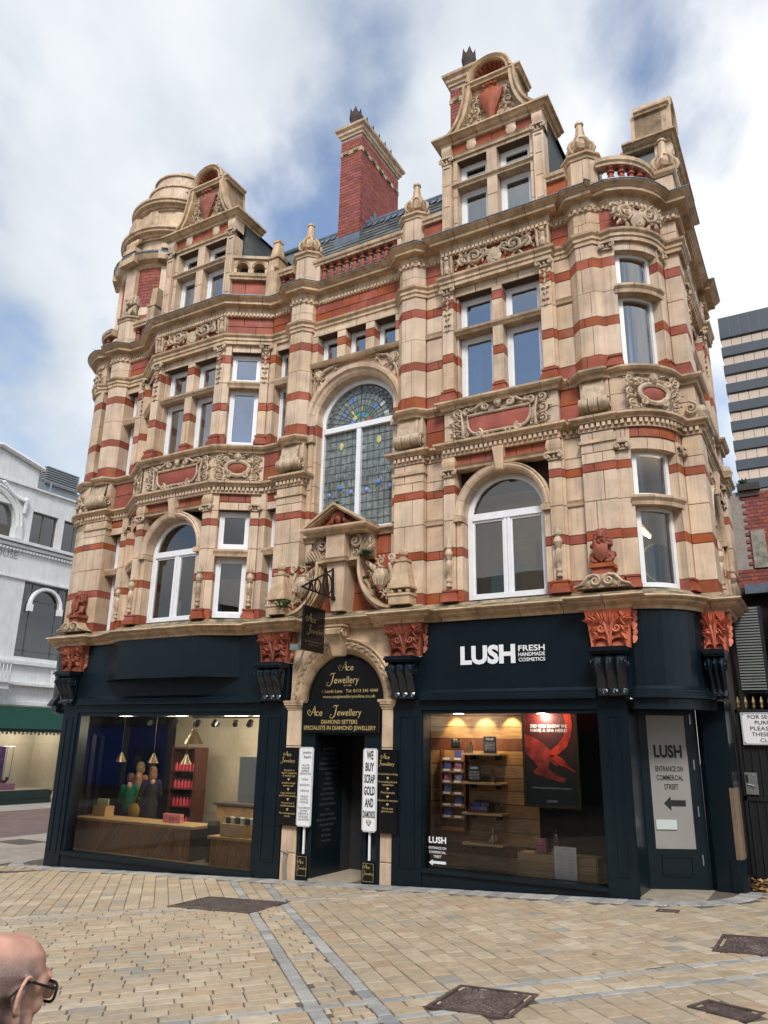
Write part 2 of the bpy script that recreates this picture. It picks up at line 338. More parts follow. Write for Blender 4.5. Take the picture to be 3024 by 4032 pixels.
def copy_tree(o, parent=None):
    c = o.copy(); COL.objects.link(c)
    if parent is not None: c.parent = parent
    for ch in list(o.children): copy_tree(ch, c)
    return c
def arc(cx, cy, r, a0, a1, n): return [(cx+r*cos(a0+(a1-a0)*i/n), cy+r*sin(a0+(a1-a0)*i/n)) for i in range(n+1)]

POOL = {}
def pool(kind, mb):   # collect countable pieces; the largest 300 of a kind become parts, the rest one joined part
    n = len(mb.v); c = Vector((sum(p[0] for p in mb.v)/n, sum(p[1] for p in mb.v)/n, sum(p[2] for p in mb.v)/n))
    lo = [min(p[i] for p in mb.v) for i in range(3)]; hi = [max(p[i] for p in mb.v) for i in range(3)]
    d = sorted(hi[i]-lo[i] for i in range(3)); POOL.setdefault(kind, []).append((d[1]*d[2]/(c-CAMP).length_squared, mb))
def flush(kind, mat, parent, rest, limit=300):
    L = sorted(POOL.pop(kind, []), key=lambda t: -t[0])
    for _, mb in L[:limit]:
        n = len(mb.v); c = [sum(p[i] for p in mb.v)/n for i in range(3)]
        mb.v = [(p[0]-c[0], p[1]-c[1], p[2]-c[2]) for p in mb.v]
        o = obj(kind, mb, mat, parent); o.location = c
    if L[limit:]:
        a = MB()
        for _, mb in L[limit:]: a.add(mb.v, mb.f, False); a.sm[-len(mb.sm):] = mb.sm
        stuff(obj(rest, a, mat, parent))
# ------------------------------------------------------------------ the corner building
BLD = thing('corner_building', (-8.0, 0.0, gz(-8)), 'ornate corner building of buff and red banded terracotta with gables above dark shopfronts', 'building')
core = MB()
def corebox(*a): c = MB().box(*a); core.add(c.v, c.f)
G_ = 0.0045
def stack(x0, x1, yf, yb, courses, F=None, lo=-9, hi=99, bw=0.42, docore=True, par=0):
    for i, (z0, z1, k) in enumerate(courses):
        z0 = max(z0, lo); z1 = min(z1, hi)
        if z1-z0 < 0.03: continue
        w_ = x1-x0; n = max(1, int(round(w_/(bw if k == 'b' else bw*0.85)))); cuts = [x0+w_*j/n for j in range(n+1)]
        if n > 1 and (i+par) % 2:
            sh = w_/n*0.42; cuts = [x0]+[c-sh for c in cuts[1:-1]]+[cuts[-1]-sh, x1] if n > 2 else [x0, x0+w_*0.36, x1]
        elif n == 2: cuts = [x0, x0+w_*0.62, x1]
        for a, b in zip(cuts[:-1], cuts[1:]):
            if b-a < 0.03: continue
            pool('terracotta_block' if k == 'b' else 'red_terracotta_block', MB(F).cham(a+G_, b-G_, yf, yb, z0+G_, z1-G_, 0.007))
    if docore:
        c = MB(F).box(x0+0.014, x1-0.014, yf+0.014, yb-0.004, max(courses[0][0], lo), min(courses[-1][1], hi)); core.add(c.v, c.f)
def ostack(cx, h, yf, yb, courses):
    fh, ym = h*0.5, yf+h*0.5
    for i, (z0, z1, k) in enumerate(courses):
        xs = cx+fh*(0.45 if i % 2 else -0.45); kind = 'terracotta_block' if k == 'b' else 'red_terracotta_block'
        pool(kind, MB().prism([(cx-h, yb), (cx-h, ym), (cx-fh, yf), (xs-G_, yf), (xs-G_, yb)], z0+G_, z1-G_))
        pool(kind, MB().prism([(xs+G_, yb), (xs+G_, yf), (cx+fh, yf), (cx+h, ym), (cx+h, yb)], z0+G_, z1-G_))
    e = 0.012; core.prism([(cx-h+e, yb), (cx-h+e, ym+e), (cx-fh, yf+e), (cx+fh, yf+e), (cx+h-e, ym+e), (cx+h-e, yb)], courses[0][0], courses[-1][1])
C1 = [(4.10,4.30,'r'),(4.30,4.89,'b'),(4.89,5.04,'r'),(5.04,5.53,'b'),(5.53,6.02,'b'),(6.02,6.16,'r'),(6.16,6.34,'b'),(6.34,6.70,'b')]
C2 = [(7.79,8.02,'r'),(8.02,8.57,'b'),(8.57,8.74,'r'),(8.74,9.22,'b'),(9.22,9.70,'b'),(9.70,9.88,'r'),(9.88,10.16,'b')]
C3 = [(10.38,10.60,'b'),(10.60,10.84,'b')]
CM = [(6.97,7.30,'b'),(7.30,7.62,'b')]
RM = [(6.97,7.30,'r'),(7.30,7.62,'r')]

def segsweep(kind, path, prof, seg=0.6, gap=0.005, smooth=False):
    P = [Vector(p) for p in path]; n = len(P); pts = []
    for i in range(n):
        d1 = (P[i]-P[i-1]).normalized() if i > 0 else (P[1]-P[0]).normalized()
        d2 = (P[i+1]-P[i]).normalized() if i < n-1 else d1
        n1 = Vector((d1.y, -d1.x)); n2 = Vector((d2.y, -d2.x)); m = n1+n2
        m = m/max(0.35, m.dot(n1)); pts.append((P[i], m, False, d1))
        if i < n-1:
            L_ = (P[i+1]-P[i]).length; k = int(round(L_/seg))
            for j in range(1, k+1):
                t = (j-0.5)/k if k else 0.5
                pts.append((P[i]+(P[i+1]-P[i])*t, n2, True, d2))
    runs = []; cur = [(pts[0][0], pts[0][1])]
    for p, m, cut, d in pts[1:]:
        if cut:
            cur.append((p-d*gap, m)); runs.append(cur); cur = [(p+d*gap, m)]
        else: cur.append((p, m))
    runs.append(cur); k = len(prof)
    for r in runs:
        if len(r) < 2: continue
        vs = [(p.x+m.x*o, p.y+m.y*o, z) for p, m in r for o, z in prof]
        fs = [(i*k+a, (i+1)*k+a, (i+1)*k+a+1, i*k+a+1) for i in range(len(r)-1) for a in range(k-1)]
        fs += [tuple(range(k-1,-1,-1)), tuple((len(r)-1)*k+a for a in range(k))]
        mb = MB(); mb.add(vs, fs, smooth); pool(kind, mb)
def walk(path, step, fn, margin=0.05):
    for a, b in zip(path[:-1], path[1:]):
        a = Vector(a); b = Vector(b); L_ = (b-a).length; k = int((L_-2*margin*0)/step)
        if k < 1: continue
        d = (b-a).normalized(); ang = atan2(d.y, d.x)
        for j in range(k): p = a+d*((j+0.5)*L_/k); fn(p, ang)

LARC = arc(-14.83, 0.9, 0.9, pi, 1.5*pi, 8)
RARC = arc(-2.42, 0.90, 0.88, 1.5*pi, 2*pi, 8)
SIDE = [(-1.52, 0.86), (-1.25, 0.86), (-1.25, 1.45), (-1.36, 1.45), (-1.36, 4.0), (-1.25, 4.0), (-1.25, 4.7)]
BAYL = [(-14.08, 0.15), (-13.5, 0.15), (-12.63, -0.4), (-10.51, -0.4), (-9.64, 0.15), (-9.15, 0.15)]
BAYR = [(-5.83, 0.12), (-5.43, 0.12), (-5.43, -0.02), (-3.31, -0.02), (-3.31, 0.12), (-2.98, 0.12)]
def pp(x0, x1, y=0.0): return [(x0, y), (x1, y)]
def op(cx, h, yf): return [(cx-h, yf+h*0.5), (cx-h*0.5, yf), (cx+h*0.5, yf), (cx+h, yf+h*0.5)]
PL1 = [(-15.73, 4.0)]+LARC[:-1]+[(-14.84, 0.02)]+pp(-14.82, -14.1)+BAYL+pp(-9.15, -8.52)+[(-8.52, 0.3)]
PR1 = [(-6.44, 0.3)]+pp(-6.44, -5.83)+BAYR+pp(-2.98, -2.44)+[(-2.43, 0.03)]+RARC[1:-1]+SIDE
OPIER = [(-14.42, 0.31), (-8.83, 0.29), (-6.13, 0.29), (-2.70, 0.29)]
PL2 = [(-15.73, 4.0)]+LARC[:-1]+[(-14.75, 0.1)]+op(-14.42, 0.31, -0.06)+BAYL+op(-8.83, 0.29, -0.06)
PR2 = op(-6.13, 0.29, -0.06)+BAYR+op(-2.70, 0.29, -0.06)+[(-2.4, 0.06)]+RARC[1:-1]+SIDE
PA2 = PL2+[(-8.52, 0.2), (-6.44, 0.2)]+PR2
PSHOP = [(-15.73, 4.0)]+LARC[:-1]+[(-14.86, 0.0)]+[(-14.86, -0.12), (-14.1, -0.12), (-14.1, 0.0), (-13.5, 0.0), (-12.7, -0.35), (-10.45, -0.35), (-9.6, 0.0), (-9.22, 0.0), (-9.22, -0.12), (-8.5, -0.12), (-8.5, 0.05), (-6.48, 0.05), (-6.48, -0.12), (-5.80, -0.12), (-5.80, 0.02), (-3.04, 0.02), (-3.04, -0.12), (-2.40, -0.12), (-2.40, 0.02)]+RARC[1:-1]+[(-1.54, 0.80), (-1.2, 0.80), (-1.2, 1.5), (-1.36, 1.5), (-1.36, 4.0), (-1.2, 4.0), (-1.2, 4.75)]

# ledge over the shops, dentil cornice, sill cornice, architrave, main cornice
segsweep('cornice_block', PSHOP, [(-.2,3.78),(.08,3.78),(.09,3.83),(.16,3.855),(.20,3.88),(.20,3.91),(.255,3.925),(.275,3.945),(.26,3.968),(-.2,4.02)], 0.62)
DC = [(-.15,6.70),(.02,6.70),(.02,6.825),(.075,6.835),(.085,6.865),(.125,6.885),(.14,6.90),(.14,6.94),(-.15,7.0)]
segsweep('cornice_block', PL1, DC, 0.6); segsweep('cornice_block', PR1, DC, 0.6)
SCN = [(-.15,7.60),(.025,7.60),(.04,7.65),(.09,7.67),(.12,7.71),(.12,7.745),(-.15,7.79)]
segsweep('cornice_block', PL2, SCN, 0.6); segsweep('cornice_block', PR2, SCN, 0.6)
segsweep('cornice_block', PA2, [(-.15,10.15),(.025,10.15),(.025,10.22),(.05,10.235),(.05,10.29),(.09,10.33),(.10,10.37),(-.15,10.385)], 0.6)
segsweep('cornice_block', PA2, [(-.2,10.83),(.02,10.83),(.02,10.91),(.035,10.915),(.035,11.03),(.06,11.04),(.075,11.06),(.175,11.055),(.185,11.06),(.185,11.12),(.205,11.125),(.215,11.14),(.255,11.165),(.285,11.19),(.285,11.205),(-.2,11.25)], 0.62)
if 0: segsweep('cornice_block', PA2, [(-.2,10.70),(.03,10.70),(.03,10.785),(.10,10.79),(.12,10.81),(.28,10.80),(.285,10.805),(.285,10.87),(.31,10.875),(.325,10.895),(.385,10.925),(.43,10.955),(.45,10.957),(.45,10.968),(-.2,11.04)], 0.62)
ld = MB().sweep(PA2, [(.27, 11.208), (.30, 11.208), (.30, 11.224), (.15, 11.245), (-.1, 11.27)]); obj('lead_capping', ld, 'lead', BLD)
cp = MB().sweep(PSHOP, [(.24, 3.975), (0.02, 4.06), (-.02, 4.10), (-.2, 4.105)]); obj('ledge_top', cp, 'weather', BLD)
for pth, nm in ((PL1, 'l'), (PR1, 'r')):
    obj('ledge_top', MB().sweep(pth, [(.136, 6.946), (.0, 6.985), (-.05, 6.995)]), 'weather', BLD)
for pths, z0, z1, o0, o1, st in (((PL1, PR1), 6.755, 6.822, 0.01, 0.065, 0.085), ((PA2,), 10.845, 10.905, 0.01, 0.055, 0.078)):
    db = MB()
    for pth in pths:
        def dn(p, ang, db=db, z0=z0, z1=z1, o0=o0, o1=o1, st=st):
            b = MB(frame(p.x, p.y, ang)).box(-st*0.3, st*0.3, -o1, -o0, z0, z1); db.add(b.v, b.f)
        walk(pth, st, dn)
    stuff(obj('dentil_course', db, 'buff', BLD))

# piers, first floor rectangular and second floor octagonal
for x0, x1 in ((-14.82,-14.1), (-9.15,-8.52), (-6.44,-5.83), (-2.98,-2.44)):
    stack(x0, x1, 0.0, 0.5, C1, bw=0.34)
    pool('cornice_block', MB().box(x0-0.03, x1+0.03, -0.03, 0.4, 6.50, 6.555))
    cx = (x0+x1)/2
    # scroll block above the dentil cornice
    stack(x0+0.03, x1-0.03, 0.02, 0.5, CM, bw=0.8)
    sb = MB(); h = (x1-x0)/2-0.03; pr = []
    for i in range(15): t = i/14; pr.append((-0.04-0.14*sin(pi*t)**1.0*(1 if t < 0.5 else 1), 7.03+0.22*t))
    cyl = [( -0.02-0.13*sin(pi*i/12), 7.155-0.125*cos(pi*i/12)) for i in range(13)]
    for j in range(3):
        a, b = cx-h+2*h*j/3+0.008, cx-h+2*h*(j+1)/3-0.008; n = len(cyl)
        sb.add([(a, y, z) for y, z in cyl]+[(b, y, z) for y, z in cyl]+[((a+b)/2, y-0.02, z) for y, z in cyl],
               [(i, i+1, 2*n+i+1, 2*n+i)[::-1] for i in range(n-1)]+[(2*n+i, 2*n+i+1, n+i+1, n+i)[::-1] for i in range(n-1)]+[tuple(range(n)), tuple(range(2*n-1, n-1, -1))], True)
    obj('scroll_console', sb, 'carve', BLD)
    sv = MB()
    sv.add([(cx-h*0.7, 0.0, 7.62), (cx+h*0.7, 0.0, 7.62), (cx+h*0.8, -0.10, 7.25), (cx-h*0.8, -0.10, 7.25)], [(0, 3, 2, 1)])
    for s_ in (1,):
        F = frame(cx+s_*h+0.004, 0.0, pi/2); q = MB(F).spiral(-0.04, 7.155, 0, 0.11, 0.02, 1.6, pi/2, -1, 0.022, 0.014); sv.add(q.v, q.f, True)
    obj('volute', sv, 'carve', BLD)
for cx, h in OPIER:
    ostack(cx, h, -0.06, 0.5, C2); ostack(cx, h, -0.06, 0.5, C3)
# flats next to the piers
FLATS = [(-14.1,-13.5,0.15), (-9.64,-9.15,0.15), (-8.52,-8.36,0.2), (-6.6,-6.44,0.2), (-5.83,-5.43,0.12), (-3.31,-2.98,0.12)]
for x0, x1, y in FLATS:
    nar = y == 0.15      # narrow windows in the flats of the left bay
    if y != 0.2:
        stack(x0, x1, y, 0.55, RM, bw=0.8); stack(x0, x1, y, 0.55, [(10.38, 10.61, 'r'), (10.61, 10.84, 'r')], bw=0.7)
        if not nar:
            stack(x0, x1, y, 0.55, C1, bw=0.3); stack(x0, x1, y, 0.55, C2, bw=0.3)
            for z in (5.52, 9.24): pool('cornice_block', MB().sweep([(x0, y), (x1, y)], [(-.05, z), (.03, z), (.04, z+.05), (.06, z+.09), (-.05, z+.11)]))
    else:
        stack(x0, x1, y, 0.6, C1, bw=0.3, hi=6.7); stack(x0, x1, y, 0.6, [(6.7,7.2,'b'),(7.2,7.79,'b')]+C2, bw=0.3, hi=9.33)

# ------------------------------------------------------------------ carved pieces
def capital(x0, x1, y, z0, z1, F=None):
    m = MB(F); h = z1-z0; w_ = x1-x0
    m.box(x0-0.03, x1+0.03, y-0.06, y+0.05, z1-h*0.22, z1); m.box(x0-0.01, x1+0.01, y-0.03, y+0.05, z0, z0+h*0.16)
    for s_, xx in ((1, x0+0.0), (-1, x1-0.0)):
        m.spiral(xx, z0+h*0.45, y-0.05, h*0.33, h*0.05, 1.5, pi/2, s_, 0.022, 0.012); 
    for i in range(3): m.leaf((x0+x1)/2+(i-1)*w_*0.27, z0+0.1*h, y-0.02, pi/2-(i-1)*0.35, h*0.62, 0.03, 0.03)
    return obj('capital', m, 'carve', BLD)
def pil_base(x0, x1, y, z0, F=None):
    m = MB(F)
    for a, b, o in ((0, .06, .05), (.06, .11, .035), (.11, .17, .015), (.17, .20, .03)): m.box(x0-o, x1+o, y-o, y+0.06, z0+a, z0+b)
    return obj('pilaster_base', m, 'red', BLD)
def torch(x, y, z, F=None):
    m = MB(F); m.lathe(x, y, [(0,z),(.055,z),(.055,z+.03),(.03,z+.06),(.05,z+.09),(.05,z+.12),(.035,z+.14),(.05,z+.25),(.062,z+.38),(.05,z+.43),(.03,z+.46),(.055,z+.50),(.075,z+.56),(.06,z+.62),(.04,z+.65),(.058,z+.68),(.058,z+.71),(.04,z+.76),(.02,z+.82),(0,z+.85)], 10)
    for i in range(5): m.leaf(x-0.04+0.02*i, z+.22+.02*(i % 2), y-.055, pi/2, .15, .014, .012)
    return obj('torch_ornament', m, 'carve', BLD)
def drop_ornament(x, y, z0, z1, F=None):
    m = MB(F); n = 7; m.tube([(x, y, z1), (x, y, z0)], .014, 5)
    for i in range(n):
        t = i/(n-1); z = z1-(z1-z0)*t; r = 0.05*(1-0.5*t)+0.012*(i % 2)
        m.ball(x, y-0.012, z, r*0.6, 6, 1, 0.7)
        for q in (-1, 1): m.leaf(x, z, y, pi/2+q*(1.0+0.5*(i % 2)), r*1.7, 0.022, 0.028)
    return obj('carved_drop', m, 'carve', BLD)
def shieldpts(x, z, w_, h):
    P = [(-.5,.42),(-.42,.5),(-.2,.44),(0,.5),(.2,.44),(.42,.5),(.5,.42),(.44,.2),(.5,0),(.42,-.22),(.22,-.4),(0,-.5),(-.22,-.4),(-.42,-.22),(-.5,0),(-.44,.2)]
    return [(x+a*w_, z+b*h) for a, b in P][::-1]
def cartouche(x, z, y, w_, h, F=None, mask=True):     # long panel with scrolled strapwork frame and acanthus ends
    pn = MB(F); a = w_*0.335; b = h*0.27; P = []
    for i in range(9): t = -pi/2+pi*i/8*0.5; P.append((x+a-b*1.2+b*1.2*cos(t), z-b*0.2+b*1.3*sin(t)))
    P += [(x+a, z+b*0.75), (x-a, z+b*0.75)]
    for i in range(9): t = pi+pi*i/8*0.5; P.append((x-a+b*1.2+b*1.2*cos(t), z-b*0.2+b*1.3*sin(t)))
    k = 3; xs = [x-a+2*a*j/k for j in range(k+1)]
    pn.dome(P, y-0.015, 0.035, 0.03)
    o = obj('red_panel', pn, 'red', BLD)
    m = MB(F); loop = [(p[0], y-0.03, p[1]) for p in P]; m.tube(loop+[loop[0]], 0.028, 6)
    for s_ in (-1, 1):
        d = s_
        m.spiral(x+s_*a*1.02, z+b*1.35, y-0.03, h*0.12, 0.015, 1.3, -pi/2, s_, 0.03, 0.014)
        m.spiral(x+s_*a*0.62, z-b*1.55, y-0.04, h*0.13, 0.015, 1.5, pi/2, s_, 0.03, 0.014)
        m.spiral(x+s_*w_*0.13, z+b*1.45, y-0.05, h*0.13, 0.015, 1.5, pi/2 if s_ > 0 else pi/2, -s_, 0.032, 0.014)
        m.tube([(x+s_*w_*0.13, y-.04, z+b*1.9), (x+s_*w_*0.2, y-.05, z+b*1.75), (x+s_*w_*0.27, y-.05, z+b*1.3), (x+s_*a*0.95, y-.04, z+b*1.25)], [.03, .026, .022, .02])
        for i in range(6): m.leaf(x+s_*(w_*0.40), z-h*0.42+h*0.15*i, y-.005, pi/2-s_*(1.25-0.16*i), w_*0.10, h*0.075, 0.045, -s_*0.3)
        m.tube([(x+s_*w_*0.39, y-.03, z-h*0.46), (x+s_*w_*0.385, y-.05, z-h*0.1), (x+s_*w_*0.41, y-.03, z+h*0.4)], [.03, .025, .015])
        for i in range(3): m.leaf(x+s_*(a*0.15+a*0.2*i), z-b*1.35, y-.02, -pi/2+s_*(0.6-0.5*i), h*0.2, h*0.08, 0.045)
        for uu, vv, ss in ((.47, .36, .2), (.475, .02, .22), (.47, -.3, .2), (.36, -.40, .16), (.24, -.42, .13), (.30, .40, .15)): m.acanthus(x+s_*w_*uu*.96, z+h*vv, y-.01, h*ss*1.5, pi/2-s_*.6, s_, 4, .24)
    if mask: m.face(x, z+b*1.5, y-0.05, h*0.115)
    obj('carved_cartouche', m, 'carve', BLD)
def oval_cartouche(x, z, y, w_, h, F=None):
    P = [(x+w_*0.23*cos(t), z-h*0.02+h*0.25*sin(t)*(1.0 if sin(t) < 0 else 0.75)) for t in [2*pi*i/20 for i in range(20)]]
    obj('red_panel', MB(F).dome(P, y-0.015, 0.04, 0.03), 'red', BLD)
    m = MB(F); m.tube([(p[0]*1.0+(p[0]-x)*0.2, y-.03, p[1]+(p[1]-z)*0.2) for p in P+[P[0]]], 0.045, 6, flat=0.8)
    for s_ in (-1, 1):
        m.spiral(x+s_*w_*0.27, z+h*0.24, y-.04, h*0.10, .015, 1.4, pi, s_, .03, .013); m.spiral(x+s_*w_*0.2, z-h*0.3, y-.04, h*0.11, .015, 1.4, pi/2, s_, .03, .013)
        for i in range(6): m.leaf(x+s_*w_*0.36, z-h*0.4+h*0.15*i, y-.005, pi/2-s_*(1.2-0.2*i), w_*0.13, h*0.07, .04, -s_*0.3)
        m.leaf(x+s_*w_*0.08, z+h*0.4, y-.03, pi/2-s_*1.35, w_*0.24, h*0.07, .04)
        for uu, vv, ss in ((.43, .30, .26), (.44, -.05, .26), (.40, -.36, .26), (.20, -.42, .2)): m.acanthus(x+s_*w_*uu, z+h*vv, y-.01, h*ss, pi/2-s_*.6, s_, 4, .24)
    m.face(x, z+h*0.33, y-.05, h*0.12); obj('carved_cartouche', m, 'carve', BLD)
def frieze_scroll(x, z, y, w_, h, F=None):
    m = MB(F)
    m.dome(shieldpts(x, z-h*0.12, h*0.75, h*1.0), y-.02, .05, .03)
    m.spiral(x, z-h*0.42, y-.05, h*0.14, .01, 1.3, 0, 1, .025, .012)
    for s_ in (-1, 1):
        m.acanthus(x+s_*w_*0.23, z+h*0.10, y-.015, h*0.85, pi/2, s_, 6, .2); m.acanthus(x+s_*w_*0.36, z+h*0.08, y-.015, h*0.7, 0 if s_ > 0 else pi, -s_, 6, .22); m.acanthus(x+s_*w_*0.13, z+h*0.22, y-.015, h*0.5, pi/2, -s_, 5, .22)
        m.tube([(x+s_*w_*0.08, y-.03, z+h*0.2), (x+s_*w_*0.2, y-.05, z-h*0.18), (x+s_*w_*0.33, y-.05, z-h*0.1), (x+s_*w_*0.42, y-.03, z+h*0.2), (x+s_*w_*0.47, y-.02, z-h*0.3)], [.02, .03, .03, .025, .012])
        for i in range(5): m.leaf(x+s_*(w_*0.33+w_*0.02*i), z-h*0.05+h*0.06*i, y-.02, pi/2-s_*(1.3-0.35*i), h*0.5, h*0.1, .035, s_*0.2)
    return obj('carved_frieze', m, 'carve', BLD)

# ------------------------------------------------------------------ windows
def wrect(x0, x1, z0, z1, y, fw=0.07, F=None, glass='glassup', bars=(), yd=0.07, curtain=None, name='window'):
    m = MB(F)
    m.box(x0, x0+fw, y, y+yd, z0, z1); m.box(x1-fw, x1, y, y+yd, z0, z1); m.box(x0+fw, x1-fw, y, y+yd, z1-fw, z1); m.box(x0+fw, x1-fw, y-0.015, y+yd, z0, z0+fw*1.3)
    i = fw*0.55   # inner sash
    m.box(x0+fw, x0+fw+i, y+.02, y+yd, z0+fw*1.3, z1-fw); m.box(x1-fw-i, x1-fw, y+.02, y+yd, z0+fw*1.3, z1-fw); m.box(x0+fw+i, x1-fw-i, y+.02, y+yd, z1-fw-i, z1-fw); m.box(x0+fw+i, x1-fw-i, y+.02, y+yd, z0+fw*1.3, z0+fw*1.3+i)
    o = obj(name, m, 'white', BLD)
    if z1 < 7: glass = 'glasslow'
    g = MB(F).add([(x0+fw, y+.045, z0+fw), (x1-fw, y+.045, z0+fw), (x1-fw, y+.045, z1-fw), (x0+fw, y+.045, z1-fw)], [(0, 1, 2, 3)])
    obj('pane', g, glass, o)
    if curtain:
        c = MB(F); a, b = x0+(x1-x0)*curtain[0], x0+(x1-x0)*curtain[1]; k = 14
        c.add([(a+(b-a)*j/k, y+.2+.02*(j % 2), z) for j in range(k+1) for z in (z0, z1)], [(2*j, 2*j+2, 2*j+3, 2*j+1) for j in range(k)], True)
        obj('curtain', c, 'curtain', o)
    return o
def warch(cx, r, zs, z0, y, F=None, glass='glasslow', fw=0.085, curtain=None):
    m = MB(F); i0 = r-fw
    m.arch(cx, zs, [(r, y), (r, y+.08), (i0, y+.08), (i0, y+.02), (i0+.03, y), (r, y)], 0, pi, 24, False, False)
    for s_ in (-1, 1):
        a, b = sorted((cx+s_*r, cx+s_*i0)); m.box(a, b, y, y+.08, z0, zs)
    m.box(cx-i0, cx+i0, y-.01, y+.08, zs-.06, zs+.06); m.box(cx-i0, cx+i0, y-.01, y+.08, z0, z0+.09)
    for a, b in ((cx-.055, cx-.008), (cx+.008, cx+.055)): m.box(a, b, y, y+.08, z0+.09, zs-.06)
    m.box(cx-.008, cx+.008, y+.02, y+.08, z0+.09, zs-.06)
    for a, b in ((cx-i0, cx-.055), (cx+.055, cx+i0)):
        m.box(a, a+.035, y+.02, y+.08, z0+.09, zs-.06); m.box(b-.035, b, y+.02, y+.08, z0+.09, zs-.06); m.box(a+.035, b-.035, y+.02, y+.08, zs-.1, zs-.06)
    o = obj('arched_window', m, 'white', BLD)
    for P in ([(cx-i0, z0+.09), (cx, z0+.09), (cx, zs-.06), (cx-i0, zs-.06)], [(cx, z0+.09), (cx+i0, z0+.09), (cx+i0, zs-.06), (cx, zs-.06)],
              [(cx+i0*cos(pi*j/20)*0.999, zs+i0*sin(pi*j/20)) for j in range(21)]):
        obj('pane', MB(F).add([(p[0], y+.05, p[1]) for p in P], [tuple(range(len(P)))]), glass, o)
    return o

# ------------------------------------------------------------------ front bay: arched window, double window, frieze, gable
def bay(cx, yf, gl, dd=3.2):
    # yf front plane of pilasters; everything in offsets from cx
    A = lambda u: cx+u
    for a, b in ((-1.06, -0.84), (0.84, 1.06)):
        stack(A(a), A(b), yf, yf+.2, C1, lo=4.3, hi=6.32, bw=0.5)
        stack(A(a)+(-.04 if a < 0 else .007), A(b)+(.04 if a > 0 else -.007), yf+.06, yf+.35, C1, hi=6.7, bw=0.6)
        pil_base(A(a), A(b), yf, 4.11); capital(A(a), A(b), yf, 6.32, 6.46)
        pool('cornice_block', MB().lathe(A((a+b)/2), yf+.1, [(.155, 6.46), (.18, 6.53), (.185, 6.60), (.155, 6.69)], 4, pi/4, 2*pi+pi/4, False))
        stack(A(a), A(b), yf, yf+.2, C2, bw=0.5, hi=10.0)
        stack(A(a)+(-.04 if a < 0 else .007), A(b)+(.04 if a > 0 else -.007), yf+.06, yf+.35, C2, bw=0.6)
        pil_base(A(a), A(b), yf, 7.79); capital(A(a), A(b), yf, 10.0, 10.15)
        torch(A((a+b)/2), yf-.03, 4.36); drop_ornament(A((a+b)/2), yf-.005, 9.22, 9.92)
        # figure brackets in the frieze
        f = MB(); xm = A((a+b)/2); f.box(A(a), A(b), yf-.02, yf+.15, 10.385, 10.45)
        f.lathe(xm, yf-.02, [(.05, 10.44), (.075, 10.52), (.05, 10.60), (.07, 10.68), (.03, 10.73)], 8); f.ball(xm, yf-.05, 10.765, .05, 8)
        for q in (-1, 1): f.tube([(xm+q*.05, yf-.03, 10.70), (xm+q*.10, yf-.05, 10.78), (xm+q*.10, yf-.03, 10.6), (xm+q*.09, yf-.02, 10.45)], [.025, .03, .03, .025])
        obj('figure_bracket', f, 'carve', BLD)
        stack(A(a), A(b), yf+.03, yf+.3, C3, bw=0.5)
        # gable pilasters with long sunk panels
        stack(A(a)+.02, A(b)-.0, yf, yf+.3, [(11.04, 11.5, 'b'), (11.5, 12.0, 'b'), (12.0, 12.5, 'b'), (12.5, 13.0, 'b')], bw=0.6)
        pn = MB()
        for e0, e1, g0, g1 in ((a+.02, a+.05, 11.1, 12.97), (b-.03, b, 11.1, 12.97)): pn.box(A(e0), A(e1), yf-.02, yf+.01, g0, g1)
        pn.box(A(a)+.05, A(b)-.03, yf-.02, yf+.01, 12.92, 12.97); obj('pilaster_rib', pn, 'buff', BLD)
        capital(A(a)+.02, A(b), yf, 13.0, 13.16)
        bl = MB(); n = 8
        pr = [(yf-.0-.05*sin(pi*(i/n)**1.3), 13.16+.30*i/n) for i in range(n+1)]
        bl.add([(A(a)+.02, y, z) for y, z in pr]+[(A(b), y, z) for y, z in pr]+[(A(a)+.02, yf+.3, 13.16), (A(a)+.02, yf+.3, 13.46), (A(b), yf+.3, 13.16), (A(b), yf+.3, 13.46)],
               [(i, n+1+i, n+2+i, i+1) for i in range(n)]+[tuple(range(n+1))+(2*n+3, 2*n+2), tuple(range(2*n+1, n, -1))+(2*n+4, 2*n+5)], True)
        obj('frieze_block', bl, 'buff', BLD)
    # arch
    r = 0.72; zs = 5.60
    ar = [(r, yf+.3), (r, yf+.03), (r+.03, yf), (r+.07, yf-.02), (r+.09, yf+.0), (r+.12, yf-.02), (r+.14, yf+.03), (r+.14, yf+.3)]
    nb = 9
    for j in range(nb): pool('arch_block', MB().arch(cx, zs, ar, pi*j/nb+.004, pi*(j+1)/nb-.004, 5, False))
    for s_ in (-1, 1):
        a, b = sorted((A(s_*.72), A(s_*.84)))
        stack(a, b, yf+.04, yf+.3, C1, hi=zs, bw=0.5)
        pool('cornice_block', MB().box(a-.02, b+.01, yf-.03, yf+.3, zs-.11, zs-.01))
    k = MB(); k.add([(cx-.10, yf-.08, 6.72), (cx+.10, yf-.08, 6.72), (cx+.065, yf-.04, 6.30), (cx-.065, yf-.04, 6.30), (cx-.10, yf+.1, 6.72), (cx+.10, yf+.1, 6.72), (cx+.065, yf+.1, 6.30), (cx-.065, yf+.1, 6.30)], [(0,3,2,1),(0,1,5,4),(1,2,6,5),(2,3,7,6),(3,0,4,7)])
    for q in (-.04, 0, .04): k.tube([(cx+q*1.3, yf-.085, 6.70), (cx+q, yf-.048, 6.32)], .014, 5)
    obj('keystone', k, 'buff', BLD)
    pool('cornice_block', MB().sweep([(A(-.84), yf+.03), (A(.84), yf+.03)], [(-.2, 6.44), (.02, 6.44), (.03, 6.48), (.06, 6.51), (-.2, 6.53)]))
    stack(A(-.84), A(.84), yf+.06, yf+.3, [(6.53, 6.70, 'r')], bw=0.33)
